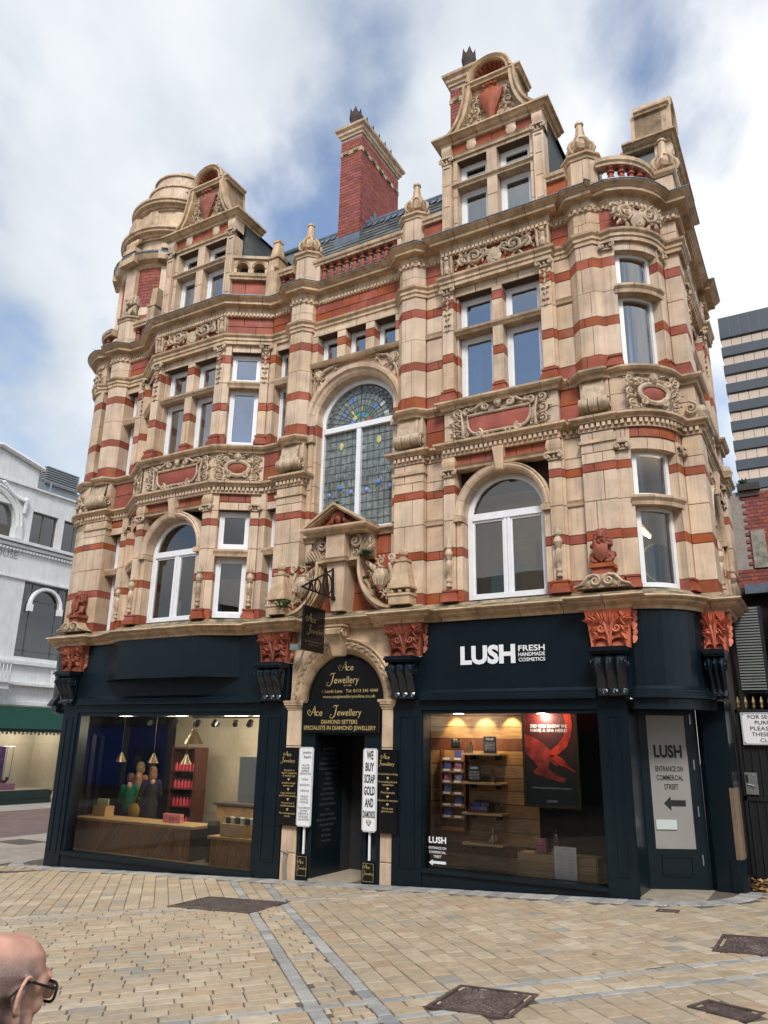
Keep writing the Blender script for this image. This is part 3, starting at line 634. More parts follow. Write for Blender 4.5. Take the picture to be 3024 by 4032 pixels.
    corebox(A(-.95), A(.95), yf+.33, yf+.4, 6.0, 6.7)
    warch(cx, r-.005, zs, 4.16, yf+.26)
    # apron with cartouche
    stack(A(-1.06), A(1.06), yf+.05, yf+.4, CM, bw=0.5); cartouche(cx, 7.29, yf+.03, 1.72, 0.60)
    # double window
    wx = ((-.80, -.105), (.105, .80))
    stack(A(-.105), A(.105), yf+.1, yf+.42, C2, bw=0.5, hi=9.98); pil_base(A(-.1), A(.1), yf+.1, 7.79)
    for s_ in (-1, 1):
        a, b = sorted((A(s_*.80), A(s_*.84))); stack(a, b, yf+.16, yf+.42, C2, bw=0.5)
    pool('cornice_block', MB().sweep([(A(-.84), yf+.1), (A(.84), yf+.1)], [(-.3, 9.14), (.0, 9.14), (.02, 9.17), (.05, 9.20), (.06, 9.24), (-.3, 9.27)]))
    stack(A(-.84), A(.84), yf+.1, yf+.42, [(9.97, 10.16, 'b')], bw=0.45)
    for a, b in wx:
        wrect(A(a), A(b), 7.80, 9.14, yf+.3, curtain=(0.0, .45) if (gl ^ (a < 0)) else None); wrect(A(a), A(b), 9.27, 9.97, yf+.3)
    # frieze
    stack(A(-.84), A(.84), yf+.05, yf+.4, [(10.385, 10.60, 'r'), (10.60, 10.84, 'r')], bw=0.55); frieze_scroll(cx, 10.61, yf+.03, 1.66, .40)
    # gable windows
    gx = ((-.74, -.12), (.10, .76))
    stack(A(-.12), A(.10), yf+.06, yf+.4, [(11.04, 11.5, 'b'), (11.5, 12.0, 'b'), (12.0, 12.42, 'b'), (12.5, 13.06, 'b')], bw=0.5)
    for a, b in ((-.84, -.74), (.76, .84)): stack(A(a), A(b), yf+.06, yf+.4, [(11.04, 11.6, 'b'), (11.6, 12.2, 'b'), (12.2, 12.6, 'b'), (12.6, 13.06, 'b')], bw=0.5)
    pool('cornice_block', MB().sweep([(A(-.84), yf+.08), (A(.84), yf+.08)], [(-.3, 12.40), (.02, 12.40), (.03, 12.43), (.07, 12.47), (.07, 12.50), (-.3, 12.52)]))
    stack(A(-.84), A(.84), yf+.06, yf+.45, [(13.04, 13.16, 'b')], bw=0.5)
    pool('cornice_block', MB().sweep([(A(-.84), yf+.04), (A(.84), yf+.04)], [(-.2, 13.12), (.02, 13.12), (.03, 13.16), (.05, 13.19), (-.2, 13.21)]))
    for a, b in gx:
        wrect(A(a), A(b), 11.05, 12.40, yf+.26, curtain=(0, 1) if (b > .5) else (.0, .5)); wrect(A(a), A(b), 12.52, 13.05, yf+.26, curtain=(0, 1) if (b > .5 and not gl) else None)
    stack(A(-.84), A(.84), yf+.06, yf+.4, [(13.21, 13.47, 'r')], bw=0.55)
    for q in (-.42, .42): obj('small_shield', MB().dome(shieldpts(A(q), 13.33, .22, .30), yf+.03, .035, .04), 'buff', BLD)
    # gable body, cornice, swept pediment
    corebox(A(-1.0), A(1.0), yf+.75, yf+.8, 11.0, 13.6)
    gp = [(A(-1.06), yf+.9), (A(-1.06), yf+.02), (A(1.06), yf+.02), (A(1.06), yf+.9)]
    segsweep('cornice_block', gp, [(-.2, 13.45), (.02, 13.45), (.03, 13.50), (.08, 13.52), (.12, 13.56), (.17, 13.58), (.17, 13.62), (-.2, 13.66)], 0.5)
    sw = []
    for i in range(11):
        t = i/10; a = pi/2*t; sw.append((1.14-0.58*sin(a)**1.0, 13.66+1.14*(1-cos(a))))
    P = [(A(u), z) for u, z in sw]+[(A(-u), z) for u, z in sw[::-1]]
    tym = MB().plate(P, yf+.16, yf+.78); obj('gable_tympanum', tym, 'buff2', BLD)
    for s_ in (-1, 1):
        rib = MB(); k = []
        for u, z in sw: k.append((A(s_*u), z))
        for off0, off1, y0, y1 in ((0.0, .05, yf-.04, yf+.7), (.05, .09, yf+.02, yf+.3), (.09, .15, yf-.0, yf+.3)):
            vs = []; n = len(k)
            for i in range(n):
                d = Vector((k[min(i+1, n-1)][0]-k[max(i-1, 0)][0], k[min(i+1, n-1)][1]-k[max(i-1, 0)][1])).normalized(); nn = Vector((d.y, -d.x))
                if nn.x*s_ > 0: nn = -nn
                for o_, y_ in ((off0, y0), (off0, y1), (off1, y1), (off1, y0)): vs.append((k[i][0]+nn.x*o_, y_, k[i][1]+nn.y*o_))
            fs = [(i*4+a, (i+1)*4+a, (i+1)*4+(a+1) % 4, i*4+(a+1) % 4) for i in range(n-1) for a in range(4)]+[(0, 1, 2, 3), (4*n-1, 4*n-2, 4*n-3, 4*n-4)]
            rib.add(vs, fs)
        obj('swept_coping', rib, 'buff2', BLD)
    pool('cornice_block', MB().sweep([(A(-.60), yf+.7), (A(-.60), yf+.05), (A(.60), yf+.05), (A(.60), yf+.7)], [(-.3, 14.74), (.02, 14.74), (.03, 14.78), (.07, 14.81), (.07, 14.85), (-.3, 14.86)]))
    sh = [(.50, yf+.75), (.50, yf-.02), (.46, yf-.05), (.43, yf-.02), (.41, yf+.0), (.38, yf-.03), (.36, yf+.02), (.34, yf+.3)]
    obj('shell_arch', MB().arch(cx, 14.86, sh, 0, pi, 20, False), 'buff2', BLD)
    sl = MB()
    for i in range(9):
        a = pi*(i+.5)/9; rr = .30
        sl.tube([(cx+.05*cos(a), yf+.10, 14.90+.05*sin(a)), (cx+.2*cos(a), yf+.24, 14.88+.2*sin(a)), (cx+rr*cos(a), yf+.16, 14.87+rr*sin(a)), (cx+.345*cos(a), yf+.05, 14.87+.345*sin(a))], [.02, .04, .055, .05], 6)
    obj('shell', sl, 'reddark', BLD)
    c_ = MB().plate([(A(.37*cos(pi*i/10)), 14.86+.37*sin(pi*i/10)) for i in range(11)], yf+.27, yf+.6); core.add(c_.v, c_.f)
    SH = [(-.26,14.50),(-.14,14.56),(-.08,14.62),(0,14.58),(.08,14.62),(.14,14.56),(.26,14.50),(.24,14.36),(.19,14.22),(.10,14.0),(.06,13.80),(0,13.72),(-.06,13.80),(-.10,14.0),(-.19,14.22),(-.24,14.36)]
    sm = MB().dome([(A(u), z) for u, z in SH][::-1], yf+.07, .10, .10)
    for q in (-.12, -.04, .04, .12): sm.ball(A(q), yf+.03, 14.62+.02*(abs(q) < .1), .04, 6)
    obj('pediment_shield', sm, 'reddark' if gl else 'red', BLD)
    fo = MB()
    for s_ in (-1, 1):
        for (u, z, sz, an) in ((.40, 14.45, .22, 1.6), (.37, 14.15, .26, 1.2), (.33, 13.86, .24, 0.6), (.62, 13.84, .28, .6), (.56, 14.12, .18, .9), (.86, 13.74, .15, .3)):
            if u > 0.98-.9*max(0, z-13.66)/1.14*0.5: continue
            fo.acanthus(A(s_*u), z, yf+.12, sz, pi/2+s_*(pi/2-an), -s_, 5)
    obj('carved_foliage', fo, 'carve', BLD)
    # dormer cheeks and roof behind the gable
    if dd < 2: return
    obj('dormer_cheek', MB().box(A(-1.04), A(-.9), yf+.4, yf+dd, 11.0, 13.45), 'slate', BLD); obj('dormer_cheek', MB().box(A(.9), A(1.04), yf+.4, yf+dd, 11.0, 13.45), 'slate', BLD)
    rf = MB(); rf.add([(A(-1.1), yf+.85, 13.46), (A(1.1), yf+.85, 13.46), (cx, yf+.85, 14.4), (A(-1.1), yf+dd+.1, 13.46), (A(1.1), yf+dd+.1, 13.46), (cx, yf+dd+.1, 14.4)], [(0, 2, 1), (0, 3, 5, 2), (1, 2, 5, 4), (3, 4, 5)])
    obj('dormer_roof', rf, 'slate', BLD)
bay(-4.37, -0.02, False)
bay(-11.57, -0.40, True)
CURF[0] = frame(-1.33, 3.0, pi/2); bay(0.0, 0.0, True, 1.0); CURF[0] = None
# ------------------------------------------------------------------ canted sides of the left bay
def cant(F, mirror):
    CURF[0] = F; L_ = 1.03; f = (lambda a, b: (L_-b, L_-a)) if mirror else (lambda a, b: (a, b))
    for a, b in ((0.0, .16), (.80, 1.03)):
        a, b = f(a, b); stack(a, b, .03, .35, C1, bw=.5); stack(a, b, .03, .35, C2, bw=.5)
    a, b = f(.82, 1.0); stack(a, b, -.04, .2, C1, lo=4.3, hi=6.32, bw=.5); pil_base(a, b, -.04, 4.11); capital(a, b, -.04, 6.32, 6.46); torch((a+b)/2, -.07, 4.36)
    stack(a, b, -.04, .2, C2, hi=10.0, bw=.5); pil_base(a, b, -.04, 7.79); capital(a, b, -.04, 10.0, 10.15); drop_ornament((a+b)/2, -.045, 9.22, 9.92)
    a, b = f(.16, .80)
    if mirror: stack(a, b, .12, .35, C1, bw=.5); stack(a, b, .12, .35, C2, bw=.5)
    else: wrect(a, b, 4.16, 5.38, .2); wrect(a, b, 5.55, 6.36, .2); wrect(a, b, 7.80, 9.14, .2); wrect(a, b, 9.27, 9.98, .2)
    for z in (5.38, 9.12): pool('cornice_block', MB().sweep([(a-.04, .05), (b+.04, .05)], [(-.25, z), (.02, z), (.03, z+.05), (.06, z+.1), (.06, z+.14), (-.25, z+.17)]))
    stack(a, b, .05, .35, [(6.36, 6.53, 'b')], bw=.4); stack(a, b, .05, .35, [(9.98, 10.16, 'b')], bw=.4)
    stack(0, L_, .04, .35, [(6.53, 6.70, 'r')], bw=.4); stack(0, L_, .04, .35, CM, bw=.5); stack(0, L_, .04, .35, [(10.385, 10.61, 'r'), (10.61, 10.84, 'r')], bw=.5)
    oval_cartouche((a+b)/2, 7.29, .02, .88, .60); CURF[0] = None
AN = atan2(.55, .87)
cant(frame(-10.51, -.4, AN), False); cant(frame(-13.5, .15, -AN), True)
for x0, x1, p0, p1 in ((-9.50, -9.17, -9.64, -9.50), (-14.07, -13.72, -13.70, -13.5)):
    stack(p0, p1, .12, .45, C1, bw=.5, hi=6.7); stack(p0, p1, .12, .45, C2, bw=.5)
    wrect(x0, x1, 4.16, 5.40, .36, .045); wrect(x0, x1, 5.56, 6.36, .36, .045); wrect(x0, x1, 7.80, 9.14, .36, .045); wrect(x0, x1, 9.27, 9.98, .36, .045)
    for z in (5.40, 9.14): pool('cornice_block', MB().sweep([(x0-.05, .16), (x1+.05, .16)], [(-.25, z), (.02, z), (.06, z+.1), (.06, z+.13), (-.25, z+.16)]))
    for z0, z1, k in ((6.36, 6.53, 'b'), (6.53, 6.70, 'r'), (9.98, 10.16, 'b')): stack(x0-.05, x1+.05, .17, .5, [(z0, z1, k)], bw=.5)

# ------------------------------------------------------------------ centre: tall leaded window, three small windows, frieze
CX = -7.48
zs = 8.0; r = 0.93
ar = [(r, .5), (r, .22), (r+.05, .17), (r+.10, .15), (r+.13, .10), (r+.19, .09), (r+.21, .13), (r+.24, .12), (r+.24, .3)]
for j in range(13): pool('arch_block', MB().arch(CX, zs, ar, pi*j/13+.003, pi*(j+1)/13-.003, 4))
for s_ in (-1, 1):
    a, b = sorted((CX+s_*.93, CX+s_*1.04)); stack(a, b, .13, .55, [(5.7, 6.02, 'b'), (6.02, 6.16, 'r'), (6.16, 6.6, 'b'), (6.6, 7.1, 'b'), (7.1, 7.6, 'b'), (7.6, 7.79, 'b'), (7.79, 8.0, 'r')], bw=.5)
    pool('cornice_block', MB().box(a-.03, b+.03, .08, .5, 7.62, 7.77))
# spandrels
sp = MB(); n = 16
for s_ in (-1, 1):
    pts = [(CX+s_*(r+.2)*cos(pi/2*i/n), zs+(r+.2)*sin(pi/2*i/n)) for i in range(n+1)]
    P = pts+[(CX, 9.34), (CX+s_*1.08, 9.34), (CX+s_*1.08, zs)]
    if s_ < 0: P = P[::-1]
    sp.plate(P[::-1], .24, .5)
obj('arch_spandrel', sp, 'buff', BLD)
for s_ in (-1, 1):
    so_ = MB()
    so_.acanthus(CX+s_*.86, 9.12, .2, .30, pi/2-s_*.8, s_, 6); so_.face(CX+s_*.88, 9.08, .17, .09)
    so_.acanthus(CX+s_*.55, 9.23, .2, .17, pi/2, -s_, 4); so_.acanthus(CX+s_*1.0, 8.72, .2, .16, pi/2, s_, 4); so_.acanthus(CX+s_*1.02, 8.42, .2, .12, pi/2, -s_, 4)
    so_.tube([(CX+s_*.3, .2, 9.28), (CX+s_*.5, .18, 9.27), (CX+s_*.75, .18, 9.2), (CX+s_*.95, .18, 8.9), (CX+s_*1.03, .2, 8.5), (CX+s_*1.05, .2, 8.2)], [.01, .02, .03, .03, .02, .01])
    obj('carved_spandrel', so_, 'carve', BLD)
# the window itself
m = MB(); i0 = .83; y = .40
m.arch(CX, zs, [(r, y), (r, y+.1), (i0, y+.1), (i0, y+.02), (i0+.03, y), (r, y)], 0, pi, 26, False, False)
for s_ in (-1, 1):
    a, b = sorted((CX+s_*r, CX+s_*i0)); m.box(a, b, y, y+.1, 5.70, zs)
m.box(CX-i0, CX+i0, y-.02, y+.1, 7.86, 7.97); m.box(CX-i0, CX+i0, y-.01, y+.1, 5.70, 5.78); m.box(CX-.05, CX+.05, y-.01, y+.1, 5.78, 7.86)
WIN = obj('leaded_window', m, 'white', BLD)
P = [(CX+i0*cos(pi*j/24), 7.97+i0*sin(pi*j/24)*1.0) for j in range(25)]
obj('pane', MB().add([(p[0], y+.06, p[1]) for p in P], [tuple(range(25))]), 'stain', WIN)
for a, b in ((CX-i0, CX-.05), (CX+.05, CX+i0)): obj('pane', MB().add([(a, y+.06, 5.78), (b, y+.06, 5.78), (b, y+.06, 7.86), (a, y+.06, 7.86)], [(0, 1, 2, 3)]), 'stain', WIN)
lc = MB(); T_ = .0045; yl = y+.05
def bar(p, q, t=T_): lc.tube([(p[0], yl, p[1]), (q[0], yl, q[1])], t, 4, False)
for rr in (.14, .26, .40, .54, .67): 
    lc.tube([(CX+rr*cos(pi*j/20), yl, 7.97+rr*sin(pi*j/20)) for j in range(21)], T_, 4)
for j in range(1, 18):
    a = pi*j/18; bar((CX+.26*cos(a), 7.97+.26*sin(a)), (CX+.82*cos(a), 7.97+.82*sin(a)))
for j in range(18):
    a, b = pi*j/18, pi*(j+1)/18; bar((CX+.67*cos(a), 7.97+.67*sin(a)), (CX+.82*cos(b), 7.97+.82*sin(b))); bar((CX+.67*cos(b), 7.97+.67*sin(b)), (CX+.82*cos(a), 7.97+.82*sin(a)))
bar((CX, 7.97), (CX, 8.8), .012)
for a, b in ((CX-i0, CX-.05), (CX+.05, CX+i0)):
    for j in range(1, 6): bar((a+(b-a)*j/6, 5.78), (a+(b-a)*j/6, 7.86))
    for j in range(1, 12): bar((a, 5.78+2.08*j/12), (b, 5.78+2.08*j/12))
    for j in range(3):
        xx = a+(b-a)*(.17+.33*j); 
        lc.tube([(xx-.1, yl, 6.75), (xx-.05, yl, 6.95), (xx, yl, 6.72), (xx+.05, yl, 6.95), (xx+.1, yl, 6.75)], T_, 4); lc.spiral(xx, 6.55, yl, .09, .02, 1.2, 0, 1, T_, T_)
obj('lead_cames', lc, 'came', WIN)
cols = {'g': (.05, .30, .14), 'b': (.10, .22, .55), 'r': (.38, .07, .05), 'y': (.55, .50, .22), 'p': (.24, .30, .6), 'w': (.5, .55, .5)}
for k, c in cols.items(): M['st'+k] = pmat('stained_glass_'+k, c, .15, .25, 9, coat=.5)
rs = random.Random(5)
def spot(k, x, z, ry, rz): obj('coloured_pane', MB().dome([(x+ry*cos(-2*pi*i/12), z+rz*sin(-2*pi*i/12)) for i in range(12)], y+.045, .012), 'st'+k, WIN)
for a, b in ((CX-i0, CX-.05), (CX+.05, CX+i0)):
    spot('y', (a+b)/2, 7.55, .055, .085)
    for j, k in enumerate('pbp'): spot(k, a+(b-a)*(.17+.33*j), 6.55+.12*(j == 1), .05, .05)
for j, k in enumerate('rgbgyb'):
    a = pi*(j+.5)/6; q = MB(); a0, a1 = pi*j/6+.03, pi*(j+1)/6-.03
    q.add([(CX+rr*cos(t), y+.055, 7.985+rr*sin(t)) for rr, t in ((.15, a0), (.25, a0), (.25, a), (.25, a1), (.15, a1), (.15, a))], [(0, 5, 4, 3, 2, 1)[::-1]]); obj('coloured_pane', q, 'st'+k, WIN)
for j in range(9):
    a0 = pi*(j+rs.random()*.6)/9; r0 = rs.choice((.27, .41, .55)); q = MB(); a1 = a0+.15
    q.add([(CX+rr*cos(t), y+.056, 7.97+rr*sin(t)) for rr, t in ((r0, a0), (r0+.12, a0), (r0+.12, a1), (r0, a1))], [(0, 1, 2, 3)]); obj('coloured_pane', q, 'st'+rs.choice('gbwyw'), WIN)
# small windows over the arch
pool('cornice_block', MB().sweep([(-8.56, .14), (-6.4, .14)], [(-.3, 9.30), (.02, 9.30), (.05, 9.34), (.07, 9.38), (-.3, 9.42)]))
for x0, x1 in ((-8.55, -8.41), (-7.93, -7.72), (-7.24, -7.03), (-6.55, -6.4)): stack(x0, x1, .15, .5, [(9.42, 9.70, 'b'), (9.70, 9.88, 'r'), (9.88, 10.04, 'b')], bw=.5)
stack(-8.55, -6.4, .15, .5, [(10.04, 10.16, 'b')], bw=.5)
for x0, x1 in ((-8.41, -7.93), (-7.72, -7.24), (-7.03, -6.55)): wrect(x0, x1, 9.42, 10.04, .38, .06)
stack(-8.55, -6.4, .2, .5, [(10.385, 10.61, 'r'), (10.61, 10.84, 'r')], bw=.5)

# ------------------------------------------------------------------ portal group over the jeweller's door
stack(-8.52, -6.44, .22, .5, [(4.1, 4.45, 'r'), (4.45, 4.8, 'r'), (4.8, 5.15, 'r'), (5.15, 5.55, 'r')], bw=.55)
pool('cornice_block', MB().sweep([(-8.52, .2), (-6.44, .2)], [(-.3, 5.52), (.02, 5.52), (.05, 5.58), (.10, 5.62), (.10, 5.66), (-.3, 5.70)]))
PXc = -7.52
k = MB(); k.box(PXc-.20, PXc+.20, -.25, .2, 5.04, 5.50); obj('pedestal_block', k, 'buff', BLD)
segsweep('cornice_block', [(PXc-.22, .2), (PXc-.22, -.26), (PXc+.22, -.26), (PXc+.22, .2)], [(-.1, 4.98), (.02, 4.98), (.03, 5.02), (.05, 5.05), (-.1, 5.06)], 2)
key = MB(); key.add([(PXc-.20, -.2, 4.98), (PXc+.20, -.2, 4.98), (PXc+.12, -.12, 4.10), (PXc-.12, -.12, 4.10), (PXc-.20, .25, 4.98), (PXc+.20, .25, 4.98), (PXc+.12, .25, 4.10), (PXc-.12, .25, 4.10)], [(0, 3, 2, 1), (0, 1, 5, 4), (1, 2, 6, 5), (2, 3, 7, 6), (3, 0, 4, 7)])
obj('tapered_keystone', key, 'buff', BLD)
# triangular pediment with veiled head
segsweep('cornice_block', [(PXc-.62, .2), (PXc-.62, -.28), (PXc+.62, -.28), (PXc+.62, .2)], [(-.4, 5.50), (.0, 5.50), (.02, 5.54), (.07, 5.56), (.10, 5.60), (.10, 5.64), (-.4, 5.65)], 1.5)
for s_ in (-1, 1):
    rk = MB()
    for o0, o1, y0 in ((0, .04, -.36), (.04, .075, -.32)):
        a = (PXc+s_*.72, 5.66); b = (PXc, 6.09); d = Vector((b[0]-a[0], b[1]-a[1])).normalized(); nn = Vector((-d.y, d.x))*(-s_)
        nn = nn if nn.y < 0 else -nn
        q = [(a[0]+nn.x*o0, a[1]+nn.y*o0), (b[0], b[1]-o0*1.15), (b[0], b[1]-o1*1.15), (a[0]+nn.x*o1-d.x*0, a[1]+nn.y*o1)]
        if s_ > 0: q = q[::-1]
        rk.plate(q[::-1] if s_ > 0 else q[::-1], y0, .15)
    obj('raking_cornice', rk, 'buff2', BLD)
obj('tympanum', MB().plate([(PXc-.6, 5.66), (PXc+.6, 5.66), (PXc, 6.02)], -.12, .1), 'reddark', BLD)
hd = MB(); hd.face(PXc+.02, 5.80, -.19, .085); hd.tube([(PXc-.3, -.16, 5.68), (PXc-.12, -.2, 5.76), (PXc-.08, -.2, 5.88), (PXc+.02, -.2, 5.94), (PXc+.12, -.2, 5.88), (PXc+.16, -.2, 5.76), (PXc+.34, -.16, 5.68)], [.03, .045, .04, .035, .04, .045, .03])
obj('veiled_head', hd, 'reddark', BLD)
# carved side consoles
for s_ in (-1, 1):
    c = MB(); cx_ = PXc+s_*.42; c.box(min(cx_-.2, cx_+.2), max(cx_-.2, cx_+.2), -.05, .2, 5.06, 5.50)
    c.spiral(cx_-s_*.06, 5.36, -.10, .13, .02, 1.6, pi/2, -s_, .035, .02, 24, .05)
    for i in range(5): c.leaf(cx_+s_*(.0+.05*i), 5.08, -.06, pi/2-s_*(.1+.12*i), .36-.03*i, .05, .06, -s_*.3)
    c.acanthus(cx_-s_*.08, 5.15, -.08, .14, pi/2, s_, 5)
    F = frame(cx_+.205, -.1, pi/2); q = MB(F).spiral(.08, 5.36, -.01, .10, .02, 1.5, pi/2, -1, .03, .015)
    for i in range(3): q.leaf(.03+.06*i, 5.08, -.01, pi/2, .25, .04, .04)
    c.add(q.v, q.f, True); obj('carved_console', c, 'carve', BLD)
# swept shoulders of the broken pediment
for s_ in (-1, 1):
    sw = []
    for i in range(13): t = i/12; a = pi/2*t; sw.append((PXc+s_*(1.14-.66*sin(a)), 4.12+.80*(1-cos(a))))
    sw += [(PXc+s_*.48, 5.05), (PXc+s_*.20, 5.05)]
    for off0, off1, y0, y1 in ((0, .05, -.16, .22), (.05, .085, -.10, .22), (.085, .12, -.06, .22)):
        vs = []; n = len(sw); mb = MB()
        for i in range(n):
            dd = Vector((sw[min(i+1, n-1)][0]-sw[max(i-1, 0)][0], sw[min(i+1, n-1)][1]-sw[max(i-1, 0)][1])).normalized(); nn = Vector((dd.y, -dd.x))
            if nn.y > 0 or (abs(nn.y) < .05 and nn.x*s_ > 0): nn = -nn
            if i == n-2: nn = Vector((-s_, -1.0))
            for o_, y_ in ((off0, y0), (off0, y1), (off1, y1), (off1, y0)): vs.append((sw[i][0]+nn.x*o_, y_, sw[i][1]+nn.y*o_))
        mb.add(vs, [(i*4+a, (i+1)*4+a, (i+1)*4+(a+1) % 4, i*4+(a+1) % 4) for i in range(n-1) for a in range(4)]+[(0, 1, 2, 3), (4*n-1, 4*n-2, 4*n-3, 4*n-4)])
        obj('swept_shoulder', mb, 'buff2', BLD)
    # urn and dolphin carving riding on the shoulder
    u = MB(); ux = PXc+s_*.86; u.lathe(ux, -.02, [(.03, 4.42), (.10, 4.5), (.14, 4.62), (.13, 4.74), (.09, 4.80), (.11, 4.83), (.04, 4.86)], 10)
    for i in range(6): a = pi*i/5; u.tube([(ux+.13*cos(a)*.7, -.02-.14*sin(a), 4.5), (ux+.15*cos(a), -.02-.15*sin(a), 4.65), (ux+.1*cos(a), -.02-.1*sin(a), 4.79)], .014, 5)
    u.spiral(PXc+s_*1.06, 4.99, -.02, .085, .012, 1.5, -pi/2, s_, .035, .016)
    u.tube([(PXc+s_*1.02, -.02, 4.9), (PXc+s_*1.08, -.03, 4.72), (PXc+s_*1.02, -.02, 4.5), (PXc+s_*1.1, -.02, 4.32)], [.03, .045, .04, .02])
    for i in range(7): u.leaf(PXc+s_*(.62+.06*i), 4.86-.06*i, -.03, pi/2+s_*(.5-.2*i), .16, .06, .06)
    for i in range(6): u.acanthus(PXc+s_*(.68+.07*i), 4.78-.09*i, -.02, .13, 1.5*i, s_, 4)
    u.acanthus(ux, 4.93, -.02, .18, pi/2, -s_, 6); u.acanthus(ux+s_*.1, 4.38, -.02, .16, 0, s_, 5)
    obj('carved_urn', u, 'carve', BLD)
for x in (-6.17, -8.82):    # obelisks with ball tops
    o = MB(); o.box(x-.20, x+.20, -.26, .05, 4.10, 4.27); o.box(x-.22, x+.22, -.28, .05, 4.25, 4.29)
    for i in (-1, 0, 1): o.ball(x+i*.15, -.21, 4.335, .045, 8); 
    o.taper(x, -.1, 4.38, 4.42, .22, .18, .22, .18); o.taper(x, -.1, 4.42, 4.86, .20, .165, .095, .08); o.box(x-.115, x+.115, -.2, 0, 4.86, 4.90); o.box(x-.05, x+.05, -.15, -.05, 4.90, 4.95); o.ball(x, -.1, 5.03, .082, 10)
    obj('obelisk', o, 'buff2', BLD)

# ------------------------------------------------------------------ rounded corner bays
def cblk(kind, cx, cy, a0, a1, r0, r1, z0, z1, n=5):
    mb = MB(); mb.lathe(cx, cy, [(r0, z0), (r1, z0), (r1, z1), (r0, z1), (r0, z0)], n, a0, a1, False)
    k = 5
    mb.add([mb.v[i] for i in range(4)]+[mb.v[n*k+i] for i in range(4)], [(0, 1, 2, 3), (7, 6, 5, 4)]); pool(kind, mb)
D_ = pi/180
def carc(cx, cy, r, a0, a1, courses, nb, dr=.25):
    for i, (z0, z1, k) in enumerate(courses):
        e = G_/r
        for j in range(nb): cblk('terracotta_block' if k == 'b' else 'red_terracotta_block', cx, cy, a0+(a1-a0)*j/nb+e, a0+(a1-a0)*(j+1)/nb-e, r-dr, r, z0+G_, z1-G_)
    core.lathe(cx, cy, [(r-.012, courses[0][0]), (r-.012, courses[-1][1])], 12, a0, a1, True)
ac, ay = -2.42, .90
for cc in (C1, CM, C2, C3): stack(-2.47, -2.33, .045, .4, cc, bw=.5)
for cc in (C1, C2):
    carc(ac, ay, .86, -90*D_, -76*D_, cc, 1); carc(ac, ay, .86, -21*D_, 4*D_, cc, 1)
carc(ac, ay, .86, -90*D_, 2*D_, [(6.53, 6.70, 'r')], 4); carc(ac, ay, .86, -90*D_, 2*D_, [(6.97, 7.3, 'b'), (7.3, 7.62, 'b')], 3); carc(ac, ay, .86, -90*D_, 2*D_, [(10.38, 10.61, 'r'), (10.61, 10.84, 'r')], 3)
carc(ac, ay, .84, -77*D_, -20*D_, [(6.33, 6.53, 'b')], 3); carc(ac, ay, .84, -77*D_, -20*D_, [(9.99, 10.16, 'b')], 3)
for z in (5.40, 9.14):
    for j in range(3): 
        mb = MB().lathe(ac, ay, [(.6, z), (.88, z), (.89, z+.06), (.93, z+.11), (.93, z+.15), (.6, z+.18)], 5, (-79+61*j/3+.2)*D_, (-79+61*(j+1)/3-.2)*D_, False); pool('cornice_block', mb)
def cwin(z0, z1):
    a0, a1 = -76*D_, -21*D_; m = MB(); rf, ri = .70, .62; fw = .055; n = 10
    def piece(b0, b1, y0, y1, nn=2): m.lathe(ac, ay, [(ri, y0), (rf, y0), (rf, y1), (ri, y1), (ri, y0)], nn, b0, b1, False); q = m.v[-(nn+1)*5:]; m.add([q[i] for i in range(4)]+[q[nn*5+i] for i in range(4)], [(0, 1, 2, 3), (7, 6, 5, 4)])
    piece(a0, a0+fw*1.4/rf, z0, z1); piece(a1-fw*1.4/rf, a1, z0, z1); piece(a0, a1, z0, z0+.07, n); piece(a0, a1, z1-.06, z1, n)
    o = obj('curved_window', m, 'white', BLD); obj('pane', MB().lathe(ac, ay, [(.66, z0+.05), (.66, z1-.05)], n, a0, a1, True), 'glassup' if z1 > 7 else 'glasslow', o); return o
for z0, z1 in ((4.15, 5.41), (5.57, 6.34), (7.80, 9.15), (9.31, 10.0)): cwin(z0, z1)
CURF[0] = frame(ac+.86*cos(-48*D_), ay+.86*sin(-48*D_), 42*D_)
oval_cartouche(0, 7.29, -.02, .92, .62); frieze_scroll(0, 10.61, -.03, .95, .40)
CURF[0] = None
for an in (-84, -12):
    CURF[0] = frame(ac+.86*cos(an*D_), ay+.86*sin(an*D_), (90+an)*D_)
    capital(-.08, .08, -.02, 6.32, 6.46); capital(-.08, .08, -.02, 10.0, 10.15); pil_base(-.08, .08, -.02, 4.11); pil_base(-.08, .08, -.02, 7.79); CURF[0] = None
# pier at the corner and far pier of the side street
for y0, y1 in ((.86, 1.45), (4.1, 4.7)):
    for cc, d in ((C1, 0), (CM, .03), (C2, .04), (C3, .04)):
        stack(-1.56, -1.25-d, y0+d, y1, cc, bw=.6)
    F = frame(-1.25, y0, pi/2)
    for cc, d in ((C1, 0), (CM, .03), (C2, .04), (C3, .04)): stack(d, y1-y0, d-.002, .2, cc, F, bw=.4, docore=False)
    v = MB(); v.spiral(-1.36, 7.16, y0-.02, .12, .02, 1.7, pi/2, -1, .025, .014); v.lathe(-1.3, y0+.3, [(.0, 7.03), (.17, 7.05), (.2, 7.16), (.15, 7.28), (0, 7.3)], 10); obj('volute', v, 'carve', BLD)
# flats either side of the side bay
for y0, y1 in ((1.45, 1.94), (4.06, 4.1)):
    F = frame(-1.36, y0, pi/2)
    for cc in (C1, CM, C2, C3): stack(0, y1-y0, 0, .3, cc, F, bw=.4)
